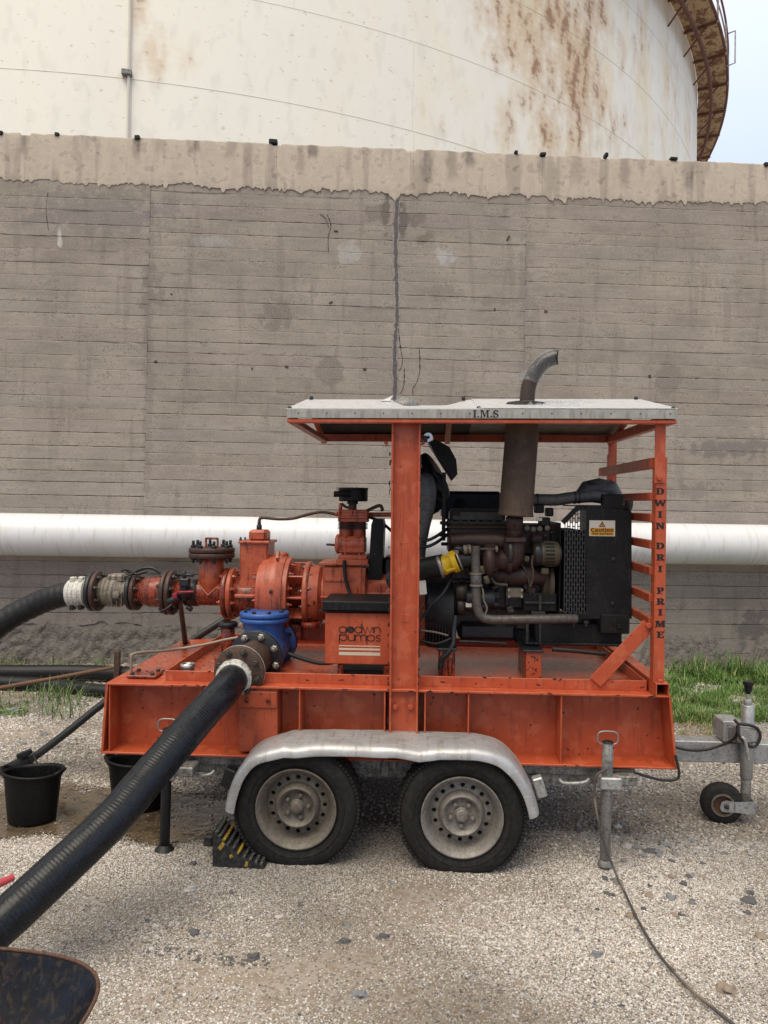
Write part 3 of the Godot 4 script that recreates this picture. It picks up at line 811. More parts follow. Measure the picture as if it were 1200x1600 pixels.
func build_wall() -> void:
	var xf := Transform3D(Basis(WU, Vector3.UP, WN), WO)
	var wall := thing("concrete_wall", "tall board marked grey concrete wall with a paler rendered top band and a vertical crack", "wall", Vector3(), xf)
	var m := StandardMaterial3D.new()
	m.resource_name = "board_concrete"
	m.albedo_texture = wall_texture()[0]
	m.roughness = 0.9
	m.vertex_color_use_as_albedo = true
	m.heightmap_enabled = true
	m.heightmap_texture = m.albedo_texture
	m.heightmap_scale = 0.8
	var rough := mat("broken_concrete", mix_tex(512, Color(0.27, 0.24, 0.205), [[nz("mid2"), Color(0.16, 0.14, 0.12), 0.42, 0.65, 0.8], [nz("spot"), Color(0.27, 0.245, 0.22), 0.55, 0.75, 0.6], [nz("grit"), Color(0.10, 0.09, 0.08), 0.55, 0.75, 0.6]], 0.9), 0.9, 0.0, bytes_tex(512, NB.spot), 1.5)
	var core := mat("plain_concrete", mix_tex(512, Color(0.40, 0.345, 0.295), [[nz("mid"), Color(0.31, 0.27, 0.23), 0.45, 0.7, 0.7], [nz("grit"), Color(0.27, 0.235, 0.20), 0.55, 0.8, 0.5]], 0.9), 0.8)
	var capm := mat("plain_render", mix_tex(512, Color(0.56, 0.485, 0.40), [[nz("mid"), Color(0.42, 0.36, 0.30), 0.45, 0.7, 0.7], [nz("streak"), Color(0.3, 0.26, 0.22), 0.6, 0.8, 0.5]], 0.9), 0.8)
	part("wall_core", MB.new().box(Vector3(0, 2.95, -0.19), Vector3(34, 6.4, 0.32), Basis(), 0.01), core, wall)
	# the casts of the shuttering boards, course by course, in three bays
	var jn := FastNoiseLite.new(); jn.seed = 77; jn.frequency = 1.0; jn.fractal_octaves = 3
	var bays: Array = [[-9.6, Vector3(-3.3485, 4.0717, 0.0).x, 0.44], [Vector3(-3.3485, 4.0717, 0.0).x, Vector3(1.1836, 4.209, 0.0).x, 0.42], [Vector3(1.1836, 4.209, 0.0).x, 9.6, 0.02]]
	for bi in 3:
		var u0: float = bays[bi][0]
		var u1: float = bays[bi][1]
		var v: float = bays[bi][2]
		var row := 0
		while v < 5.72:
			var hgt := rng.randf_range(0.13, 0.185)
			if v + hgt > 5.66: hgt = 5.78 - v
			var pieces: Array = [[u0, u1]]
			var bump := rng.randf_range(-0.003, 0.003)
			var tn := rng.randf_range(0.93, 1.05)
			var tint := Color(tn, tn * rng.randf_range(0.985, 1.01), tn * rng.randf_range(0.97, 1.02))
			if rng.randf() < 0.25:
				var cut := rng.randf_range(u0 + 0.6, u1 - 0.6)
				pieces = [[u0, cut], [cut, u1]]
			for pc in pieces:
				course(wall, pc[0], pc[1], v, v + hgt, bump + rng.randf_range(-0.002, 0.002), tint, m, jn, row * 13.7 + bi * 131.0, row == 0 and bi < 2)
			v += hgt
			row += 1
	# rendered top band, in lengths between its joints
	var cm := StandardMaterial3D.new()
	cm.resource_name = "render_band"
	cm.albedo_texture = coping_texture()
	cm.roughness = 0.88
	cm.heightmap_enabled = true
	cm.heightmap_texture = cm.albedo_texture
	cm.heightmap_scale = 1.0
	var joints: Array = [-9.6, Vector3(-4.8124, 5.9277, 0.0).x, Vector3(-1.862, 5.972, 0.0).x, Vector3(-0.2472, 5.9597, 0.0).x, Vector3(1.3733, 5.9462, 0.0).x, Vector3(2.154, 5.9774, 0.0).x, 6.3, 9.6]
	for k in joints.size() - 1:
		var g: Array = []
		var uv: Array = []
		var a: float = joints[k] + 0.001
		var b: float = joints[k + 1] - 0.001
		var num := int((b - a) / 0.022)
		for rowi in 7:
			var gr: Array = []
			var ur: Array = []
			for i in num + 1:
				var u := lerpf(a, b, float(i) / num)
				var base := lerpf(5.70, 5.76, clampf((u + 5.0) / 9.4, 0, 1))
				var j1 := jn.get_noise_2d(u * 1.6, 3.0) * 0.055
				var j2 := -absf(jn.get_noise_2d(u * 5.0, 9.0)) * 1.4
				var drip := maxf(0.0, jn.get_noise_2d(u * 13.0, 29.0) - 0.10) * 0.10 + maxf(0.0, jn.get_noise_2d(u * 26.0, 39.0)) * 0.03
				var lo := base + j1 + j2 * 0.03 - drip
				var cd := absf(u - (-0.43))
				if cd < 0.05: lo -= 0.10 * (1.0 - cd / 0.05)
				var hi := 6.243 + jn.get_noise_2d(u * 4.0, 55.0) * 0.012
				if absf(u - joints[k]) < 0.05 or absf(u - joints[k + 1]) < 0.05: hi -= 0.03
				var tt := [0.0, 0.08, 0.25, 0.5, 0.75, 0.96, 1.0][rowi] as float
				var vv := lerpf(lo, hi, tt)
				var zz := 0.016 + jn.get_noise_2d(u * 3.0, vv * 3.0) * 0.005
				if rowi == 0: zz = 0.011
				if rowi == 6: zz -= 0.008
				gr.append(Vector3(u, vv, zz))
				ur.append(Vector2((u + 6.4) / 12.8, 1.0 - clampf((vv - 5.6) / 0.65, 0, 1)))
			g.append(gr)
			uv.append(ur)
		part("render_band", MB.new().sheet(g, 0.02, uv), cm, wall)
	part("wall_cap", MB.new().box(Vector3(0, 6.09, -0.176), Vector3(34, 0.29, 0.345), Basis(), 0.012), capm, wall)
	# sealed movement joint and finer cracks
	var seal := mat("joint_sealant", mix_tex(512, Color(0.085, 0.075, 0.075), [[nz("mid2"), Color(0.15, 0.14, 0.14), 0.45, 0.7, 0.7], [nz("spot"), Color(0.3, 0.29, 0.28), 0.62, 0.72, 0.5]], 0.7), 2.0)
	var pale := mat("joint_margin", mix_tex(512, Color(0.36, 0.34, 0.33), [[nz("mid2"), Color(0.26, 0.235, 0.215), 0.4, 0.6, 0.9]], 0.8), 2.0)
	ribbon(wall, "joint_margin", [Vector3(-0.3975, 5.6255, 0.0), Vector3(-0.4095, 5.4065, 0.0), Vector3(-0.4097, 4.9388, 0.0), Vector3(-0.3878, 4.5502, 0.0), Vector3(-0.3815, 4.1616, 0.0), Vector3(-0.3997, 3.8503, 0.0), Vector3(-0.3895, 3.23, 0.0), Vector3(-0.3796, 2.147, 0.0), Vector3(-0.3542, 1.0677, 0.0), Vector3(-0.3367, -0.0084, 0.0)], 0.065, 0.007, 0.03, pale, jn)
	ribbon(wall, "joint_sealant", [Vector3(-0.3978, 5.6411, 0.0), Vector3(-0.4095, 5.4065, 0.0), Vector3(-0.4097, 4.9388, 0.0), Vector3(-0.3878, 4.5502, 0.0), Vector3(-0.3815, 4.1616, 0.0), Vector3(-0.3997, 3.8503, 0.0), Vector3(-0.3895, 3.23, 0.0), Vector3(-0.3796, 2.147, 0.0), Vector3(-0.3542, 1.0677, 0.0), Vector3(-0.3367, -0.0084, 0.0)], 0.040, 0.011, 0.018, seal, jn)
	for cr in [[Vector3(-0.3644, 4.0688, 0.0), Vector3(-0.3292, 3.8135, 0.0), Vector3(-0.3035, 3.6589, 0.0), Vector3(-0.3403, 3.5414, 0.0)], [Vector3(-0.104, 3.8198, 0.0), Vector3(-0.0925, 3.5869, 0.0), Vector3(-0.1211, 3.4308, 0.0), Vector3(-0.1739, 3.3285, 0.0), Vector3(-0.1649, 3.2511, 0.0)], [Vector3(-0.2789, 3.5819, 0.0), Vector3(-0.2835, 3.3878, 0.0), Vector3(-0.3204, 3.2705, 0.0)], [Vector3(-1.2454, 5.4142, 0.0), Vector3(-1.1969, 5.284, 0.0), Vector3(-1.2252, 5.1432, 0.0), Vector3(-1.2218, 4.9494, 0.0)], [Vector3(-1.33, 5.411, 0.0), Vector3(-1.2676, 5.3668, 0.0), Vector3(-1.2194, 5.2521, 0.0)], [Vector3(-4.5446, 5.5572, 0.0), Vector3(-4.5617, 5.3278, 0.0), Vector3(-4.527, 5.1006, 0.0)]]:
		ribbon(wall, "crack", cr, 0.006, 0.0065, 0.009, M["chip"], jn)
	# stubs of old fixings along the top and on the face
	for s in [[Vector3(-4.4483, 6.2409, 0.0), 0.05, 0.04], [Vector3(-3.5136, 6.2426, 0.0), 0.06, 0.05], [Vector3(-1.9057, 6.2648, 0.0), 0.10, 0.05], [Vector3(1.3771, 6.2464, 0.0), 0.07, 0.04], [Vector3(2.1664, 6.2713, 0.0), 0.04, 0.05], [Vector3(3.0115, 6.2586, 0.0), 0.09, 0.035], [Vector3(1.0441, 6.2561, 0.0), 0.04, 0.04], [Vector3(4.1834, 6.2348, 0.0), 0.05, 0.05], [Vector3(-5.1002, 6.2281, 0.0), 0.05, 0.05]]:
		part("steel_stub", MB.new().box(s[0] + Vector3(0, 0.0, -0.01), Vector3(s[1], s[2], 0.09), Basis(Vector3(0, 0, 1), rng.randf_range(-0.15, 0.15)), 0.006), M["black_paint"], wall)
	for s in [[Vector3(-1.134, 5.2164, 0.0), 0.07, 0.03, 0.0], [Vector3(0.9642, 5.2063, 0.0), 0.03, 0.10, -0.5], [Vector3(-1.1805, 4.3463, 0.0), 0.07, 0.04, 0.5], [Vector3(-3.2483, 3.5781, 0.0), 0.05, 0.04, 0.5], [Vector3(-0.7584, 3.5535, 0.0), 0.06, 0.05, 0.0], [Vector3(-1.6955, 3.5591, 0.0), 0.06, 0.04, -0.2], [Vector3(0.8115, 4.3229, 0.0), 0.03, 0.06, 0.0], [Vector3(1.4431, 4.3189, 0.0), 0.06, 0.045, 0.0], [Vector3(2.7446, 3.5609, 0.0), 0.05, 0.05, 0.2], [Vector3(-3.0768, 4.3863, 0.0), 0.04, 0.03, 0.0], [Vector3(-2.1064, 3.5249, 0.0), 0.03, 0.03, 0.1], [Vector3(2.4107, 1.4005, 0.0), 0.05, 0.05, 0.1]]:
		part("timber_plug", MB.new().box(s[0] + Vector3(0, 0, -0.004), Vector3(s[1], s[2], 0.03) * 0.7, Basis(Vector3(0, 0, 1), s[3]), 0.004), M["rust_brown"], wall)
	# broken foot of the wall
	var g: Array = []
	for i in 15:
		var row: Array = []
		for j in 394:
			var u := -9.6 + j * 0.0487
			var left := 1.0 - smoothstep(-2.2, -1.2, u)
			var right := smoothstep(2.6, 2.8, u) * (1.0 - smoothstep(3.5, 3.9, u)) + smoothstep(4.0, 4.2, u)
			var top := 0.13 + left * (0.32 + 0.10 * jn.get_noise_2d(u * 1.1, 71.0)) + right * 0.28 + 0.05 * jn.get_noise_2d(u * 5.0, 72.0)
			var t := i / 14.0
			var v := lerpf(-0.2, top, t) + jn.get_noise_2d(u * 7.0, t * 9.0 + 40.0) * 0.02
			var ridg := absf(jn.get_noise_2d(u * 2.6, v * 5.0 + 11.0))
			var z := 0.035 + 0.07 * (1.0 - t) + left * (ridg * 0.13 - 0.05) + (1.0 - left) * ridg * 0.05 + jn.get_noise_2d(u * 16.0, v * 16.0) * 0.02
			if i == 14: z = minf(z, 0.0) - 0.02
			row.append(Vector3(u, v, z))
		g.append(row)
	part("broken_footing", MB.new().sheet(g), rough, wall)

func course(wall: Node, u0: float, u1: float, v0: float, v1: float, z: float, tint: Color, m: Material, jn: FastNoiseLite, sd: float, torn: bool) -> void:
	var num := maxi(4, int((u1 - u0) / 0.045))
	var g: Array = []
	var uv: Array = []
	var prof: Array = [[0.0, -0.03], [0.0, -0.002], [0.04, 0.0], [0.96, 0.0], [1.0, -0.002], [1.0, -0.03]]
	var gap := rng.randf_range(0.002, 0.008)
	for p in prof:
		var row: Array = []
		var ur: Array = []
		for i in num + 1:
			var u := lerpf(u0 + 0.0005, u1 - 0.0005, float(i) / num)
			var e: float = p[0]
			var lo := v0 + gap + jn.get_noise_2d(u * 3.0, sd) * 0.003 + jn.get_noise_2d(u * 14.0, sd + 5.0) * 0.005
			if torn: lo += jn.get_noise_2d(u * 2.2, 600.0) * 0.10
			var hi := v1 + 0.001 + jn.get_noise_2d(u * 7.0, sd + 9.0) * 0.004
			var vv := lerpf(lo, hi, e)
			var zz: float = z + p[1] + jn.get_noise_2d(u * 0.9, sd + e * 2.0) * 0.004 + (e - 0.5) * 0.005
			row.append(Vector3(u, vv, zz))
			ur.append(wuv(u, vv))
		g.append(row)
		uv.append(ur)
	var mb := MB.new().sheet(g, 0.0, uv)
	# thin fins of grout that bled between the boards
	var f := int(rng.randf_range(0.0, 2.6))
	for k in f:
		var a := rng.randf_range(u0, u1 - 0.3)
		var len := minf(rng.randf_range(0.25, 1.3), u1 - a - 0.02)
		var steps := maxi(3, int(len / 0.06))
		var fg: Array = [[], [], []]
		var fu: Array = [[], [], []]
		for i in steps + 1:
			var u := a + len * i / steps
			var tp := sin(PI * i / steps)
			var hgt := (0.004 + 0.005 * absf(jn.get_noise_2d(u * 14.0, sd))) * minf(1.0, tp * 2.0)
			var vv := v1 + jn.get_noise_2d(u * 5.0, sd + 19.0) * 0.005
			fg[0].append(Vector3(u, vv - hgt, z - 0.003)); fg[1].append(Vector3(u, vv, z + 0.006 * tp)); fg[2].append(Vector3(u, vv + hgt, z - 0.003))
			for q in 3: fu[q].append(wuv(u, vv - 0.05))
		mb.sheet(fg, 0.0, fu)
	mb.c.resize(mb.v.size())
	mb.c.fill(tint)
	part("concrete_course", mb, m, wall)

func ribbon(par: Node, called: String, pts: Array, w: float, z: float, jit: float, m: Material, jn: FastNoiseLite) -> void:
	var p := curve(pts, 10)
	var l: Array = []
	var r: Array = []
	var c: Array = []
	for i in p.size():
		var d: Vector3 = (p[mini(i + 1, p.size() - 1)] - p[maxi(i - 1, 0)]).normalized()
		var s := Vector3(-d.y, d.x, 0)
		var e := 1.0 if i > 0 and i < p.size() - 1 else 0.3
		var k1 := w * 0.5 * e + jn.get_noise_2d(i * 3.1, z * 9000.0) * jit
		var k2 := w * 0.5 * e + jn.get_noise_2d(i * 3.1, z * 9000.0 + 70.0) * jit
		l.append(p[i] + s * maxf(k1, 0.002) + Vector3(0, 0, z - 0.004)); r.append(p[i] - s * maxf(k2, 0.002) + Vector3(0, 0, z - 0.004)); c.append(p[i] + Vector3(0, 0, z))
	part(called, MB.new().sheet([l, c, r]), m, par)

# ---------------------------------------------------------------- storage tank
func tp(s: float, y: float, r := TR) -> Vector3:
	return TC + Vector3(sin(s / TR) * r, y, cos(s / TR) * r)

func build_tank() -> void:
	var tank := thing("storage_tank", "huge white cylindrical storage tank with rust streaks behind the concrete wall", "storage tank", TC)
	var W := 2048
	var H := 1024
	# texture spans s -6..42, y 8..21
	var a := FastNoiseLite.new(); a.seed = 102; a.frequency = 0.012; a.fractal_octaves = 5
	var im := a.get_image(W, H / 4); im.resize(W, H, Image.INTERPOLATE_CUBIC); im.convert(Image.FORMAT_L8)
	var B := im.get_data()
	a.seed = 103; a.frequency = 0.05
	im = a.get_image(W, H / 4); im.resize(W, H, Image.INTERPOLATE_CUBIC); im.convert(Image.FORMAT_L8)
	var D := im.get_data()
	a.seed = 104; a.frequency = 0.07; a.fractal_octaves = 5
	im = a.get_image(W, H); im.convert(Image.FORMAT_L8)
	var F := im.get_data()
	a.seed = 105; a.frequency = 0.02; a.fractal_octaves = 4
	im = a.get_image(W, H / 16); im.resize(W, H, Image.INTERPOLATE_CUBIC); im.convert(Image.FORMAT_L8)
	var V := im.get_data()
	# rust: centre (s, y), half sizes, strength
	var P: Array = [[Vector2(18.6321, 15.25), 1.3, 2.6, 1.0], [Vector2(17.5941, 16.3475), 1.2, 1.2, 1.0], [Vector2(15.8389, 15.4768), 1.4, 1.6, 0.8], [Vector2(16.9501, 15.1681), 1.2, 2.0, 0.8], [Vector2(19.3855, 17.4155), 1.0, 0.9, 0.9], [Vector2(17.2546, 12.9747), 0.7, 1.2, 0.9], [Vector2(18.5223, 13.1999), 0.9, 1.2, 0.75], [Vector2(15.6612, 12.5774), 0.5, 1.0, 0.6], [Vector2(14.6155, 15.5583), 0.5, 1.0, 0.5], [Vector2(20.8544, 16.7775), 0.4, 0.9, 0.6], [Vector2(21.6967, 16.7414), 0.3, 0.6, 0.5], [Vector2(21.3142, 14.7052), 0.9, 1.0, 0.35], [Vector2(6.0356, 13.2556), 0.25, 0.7, 0.6], [Vector2(6.4476, 12.3524), 0.35, 0.6, 0.7], [Vector2(6.9313, 12.2737), 0.5, 0.35, 0.4], [Vector2(6.0299, 12.1491), 0.25, 0.4, 0.4], [Vector2(25.5036, 17.3942), 0.8, 1.6, 0.5], [Vector2(27.6131, 17.4195), 0.8, 1.6, 0.5], [Vector2(24.1147, 15.4003), 0.6, 0.8, 0.35], [Vector2(20.5276, 14.1001), 0.8, 1.0, 0.6], [Vector2(22.1288, 17.7879), 0.8, 1.4, 0.55], [Vector2(24.7164, 17.714), 0.7, 1.4, 0.55], [Vector2(19.6099, 14.852), 0.6, 1.2, 0.8], [Vector2(16.3505, 13.6844), 0.7, 0.9, 0.55], [Vector2(13.5613, 12.1672), 0.15, 0.4, 0.4], [Vector2(12.9849, 12.3515), 0.1, 0.3, 0.4]]
	var acc := PackedFloat32Array(); acc.resize(W * H * 3)
	var buf := PackedFloat32Array(); buf.resize(W * H)
	for p in P:
		var x0 := int((p[0].x - p[1] * 1.8 + 6.0) / 48.0 * W); var x1 := int((p[0].x + p[1] * 1.8 + 6.0) / 48.0 * W)
		var y0 := int((21.0 - p[0].y - p[2] * 1.8) / 13.0 * H); var y1 := int((21.0 - p[0].y + p[2] * 1.8) / 13.0 * H)
		for y in range(maxi(0, y0), mini(H, y1)):
			for x in range(maxi(0, x0), mini(W, x1)):
				var i := y * W + x
				var e := sqrt(pow((x * 48.0 / W - 6.0 - p[0].x) / p[1], 2.0) + pow((21.0 - y * 13.0 / H - p[0].y) / p[2], 2.0))
				var w: float = (1.0 - smoothstep(0.2, 1.6, e)) * p[3]
				buf[i] = maxf(buf[i], w)
	for y in H:
		for x in W:
			var i := y * W + x
			var b := B[i] / 255.0
			var d := D[i] / 255.0
			var f := F[i] / 255.0
			var v := V[i] / 255.0
			var sx := x * 48.0 / W - 6.0
			var far := smoothstep(9.0, 17.0, sx)
			var k := 0.97 + 0.06 * (b - 0.5)
			var r := 0.90 * k; var g := 0.88 * k; var bl := 0.79 * k
			var bei := (smoothstep(0.45, 0.75, v) * 0.8 * far + smoothstep(0.5, 0.75, b) * (0.2 + 0.5 * far))
			bei *= 0.8
			r += (0.84 - r) * bei; g += (0.77 - g) * bei; bl += (0.60 - bl) * bei
			var gr := smoothstep(0.58, 0.8, d) * 0.18
			r += (0.55 - r) * gr; g += (0.53 - g) * gr; bl += (0.50 - bl) * gr
			var w := buf[i]
			if w > 0.0:
				var cloud := smoothstep(0.28, 0.66, d * 0.5 + f * 0.2 + w * 0.36) * w
				r += (0.62 - r) * cloud * 0.85; g += (0.44 - g) * cloud * 0.85; bl += (0.26 - bl) * cloud * 0.85
				var hard := smoothstep(0.60, 0.80, d * 0.50 + f * 0.22 + w * 0.30)
				r += (0.27 - r) * hard * 0.8; g += (0.125 - g) * hard * 0.8; bl += (0.055 - bl) * hard * 0.8
			elif f > 0.83:
				r *= 0.8; g *= 0.75; bl *= 0.7
			acc[i * 3] = r; acc[i * 3 + 1] = g; acc[i * 3 + 2] = bl
	var m := StandardMaterial3D.new()
	m.resource_name = "tank_paint"
	m.albedo_texture = pack(acc, W, H)
	m.roughness = 0.6
	m.texture_repeat = false
	var hull := mat("tank_hull", mix_tex(512, Color(0.68, 0.65, 0.58), [[nz("streak2"), Color(0.5, 0.43, 0.33), 0.5, 0.8, 0.6]], 0.7), 0.1)
	var hm := MB.new()
	hm.lathe(TC, Vector3.UP, [Vector2(0, 0), Vector2(0, TR - 0.03), Vector2(21.2, TR - 0.03), Vector2(22.4, 0)], 160)
	part("tank_hull", hm, hull, tank)
	var rows: Array = [[9.4, 11.71, 5.9, 6.85], [11.71, 14.01, 5.8, 6.9], [14.01, 16.21, 19.55, 10.0], [16.21, 18.45, 15.0, 7.5], [18.45, 20.6, 18.0, 7.5]]
	for r in rows:
		var s: float = r[2]
		while s > -4.0: s -= r[3]
		while s < 40.0:
			var off := rng.randf_range(0.0, 0.002)
			var g: Array = []
			var uv: Array = []
			for q in 2:
				var y: float = r[0] + 0.002 if q == 0 else r[1] - 0.002
				var gr: Array = []
				var ur: Array = []
				for i in 25:
					var ss: float = s + 0.003 + (r[3] - 0.006) * i / 24.0
					gr.append(tp(ss, y, TR + off))
					ur.append(Vector2((ss + 6.0) / 48.0, (21.0 - y) / 13.0))
				g.append(gr); uv.append(ur)
			part("shell_plate", MB.new().sheet(g, 0.0, uv), m, tank)
			part("weld_seam", MB.new().tube([tp(s, r[0], TR + 0.0), tp(s, r[1], TR + 0.0)], 0.006, 6), M["weld_grey"], tank)
			s += r[3]
		var wl: Array = []
		for i in 90: wl.append(tp(-4.0 + i * 0.5, r[1], TR + 0.0))
		part("weld_seam", MB.new().tube(wl, 0.008, 6), M["weld_grey"], tank)
	# conduit up the shell
	var cs := Vector2(5.838, 12.6398)
	var cpt: Array = []
	for i in 9: cpt.append(tp(cs.x, 9.0 + i * 1.2, TR + 0.06))
	part("conduit", MB.new().tube(cpt, 0.035, 8), hull, tank)
	var cb := Vector2(5.7994, 11.7971)
	part("conduit_bracket", MB.new().box(tp(cb.x, cb.y, TR + 0.08), Vector3(0.22, 0.12, 0.14), Basis(Vector3.UP, cb.x / TR), 0.01), M["galv_dirty"], tank)
	# walkway round the top
	var py := 20.4
	var ro := 26.85
	var s2 := 14.0
	while s2 < 50.0:
		var st := 2.1
		var g: Array = []
		for q in 2:
			var gr: Array = []
			for i in 7:
				gr.append(tp(s2 + 0.01 + (st - 0.02) * i / 6.0, py, TR + 0.02 if q == 0 else ro))
			g.append(gr)
		part("walkway_panel", MB.new().sheet(g, 0.06), M["rust_platform"], tank)
		# bracket under each joint: arm, strut
		part("bracket_arm", MB.new().bar(tp(s2, py - 0.09, TR + 0.02), tp(s2, py - 0.09, ro - 0.02), 0.07, 0.10), M["rust_rail"], tank)
		part("bracket_strut", MB.new().bar(tp(s2, py - 1.0, TR + 0.02), tp(s2, py - 0.13, ro - 0.35), 0.05, 0.05), M["rust_rail"], tank)
		part("railing_post", MB.new().bar(tp(s2, py - 0.12, ro + 0.03), tp(s2, py + 1.15, ro + 0.03), 0.06, 0.06, Vector3.RIGHT), M["pale_rail"], tank)
		s2 += st
	for q in [[ro + 0.03, py + 1.15, 0.04, "rust_rail", "top_rail"], [ro + 0.03, py + 0.6, 0.03, "pale_rail", "middle_rail"], [ro + 0.02, py + 0.02, 0.055, "rust_rail", "edge_rail"], [TR + 0.55, py - 0.5, 0.075, "rust_rail", "ring_pipe"]]:
		var rp: Array = []
		for i in 74: rp.append(tp(13.0 + i * 0.5, q[1], q[0]))
		part(q[4], MB.new().tube(rp, q[2], 7), M[q[3]], tank)
	# a rail frame that stands out from the edge
	var fs := Vector2(27.425, 20.564).x + 2.0
	part("rail_bracket", MB.new().tube([tp(fs, py + 1.15, ro), tp(fs, py + 1.2, ro + 0.32), tp(fs, py - 0.1, ro + 0.32), tp(fs, py - 0.15, ro)], 0.03, 6), M["pale_rail"], tank)

# ---------------------------------------------------------------- pipeline along the wall
func build_pipeline() -> void:
	var xf := Transform3D(Basis(WU, Vector3.UP, WN), WO)
	var a := (Vector3(-4.8629, 1.7495, 0.33) + Vector3(-4.8517, 1.2649, 0.33)) * 0.5
	var b := (Vector3(4.0681, 1.7577, 0.33) + Vector3(4.0727, 1.2777, 0.33)) * 0.5
	var r := (Vector3(-0.5135, 1.7498, 0.33).y - Vector3(-0.5055, 1.2675, 0.33).y) * 0.5 * 0.995
	var base := Vector3(0, 0, 0.33)
	var d := (b - a).normalized()
	var p := thing("pipeline", "thick white pipe running level along the foot of the concrete wall", "pipe", base, xf)
	var mid := (a + b) * 0.5
	var L := 6.0
	for k in range(-2, 2):
		part("pipe_length", MB.new().lathe(mid + d * (k * L + 0.8), d, [Vector2(0.002, 0), Vector2(0.002, r), Vector2(L - 0.002, r), Vector2(L - 0.002, 0)], 56), M["pipe_white"], p)
	for u in [Vector3(0.1628, 1.4704, 0.33).x, -8.0, 8.0]:
		var c: Vector3 = mid + d * ((u - mid.x) / d.x)
		part("saddle_support", MB.new().box(Vector3(c.x, (c.y - r) * 0.5 - 0.03, 0.33), Vector3(0.3, c.y - r + 0.06, 0.34), Basis(), 0.01), M["broken_concrete"], p)

# ---------------------------------------------------------------- the skid mounted pump set
func slab(par: Node, called: String, c: Vector3, s: Vector3, m: String, bev := 0.003, bas := Basis()) -> MeshInstance3D:
	return part(called, MB.new().box(c, s, bas, bev), M[m], par)

func pipe(par: Node, called: String, pts: Array, r: float, m: String, n := 6, seg := 10) -> MeshInstance3D:
	return part(called, MB.new().tube(curve(pts, n), r, seg), M[m], par)

func rod(par: Node, called: String, a: Vector3, b: Vector3, r: float, m: String, r2 := -1.0, seg := 20, ch := 0.003) -> MeshInstance3D:
	return part(called, MB.new().cyl(a, b, r, r2, seg, ch), M[m], par)

func build_pump_set() -> void:
	var base := Vector3(-0.2, 0.463, -0.85)
	var P := thing("pump_set", "orange diesel pump set with canopy on a steel skid above the twin wheels", "pump", base, Transform3D(Vector3(0.999982, 0.006019, 0.000086), Vector3(-0.006019, 0.999614, 0.027126), Vector3(0.000077, -0.027126, 0.999632), Vector3(0.01061, 0.00025, -0.04775)))
	build_skid(P)
	build_canopy(P)
	build_ladder(P)
	build_pump(P)
	build_compressor(P)
	build_discharge(P)
	build_toolbox(P)
	build_engine(P)
	build_radiator(P)
	build_intake(P)
	build_exhaust(P)

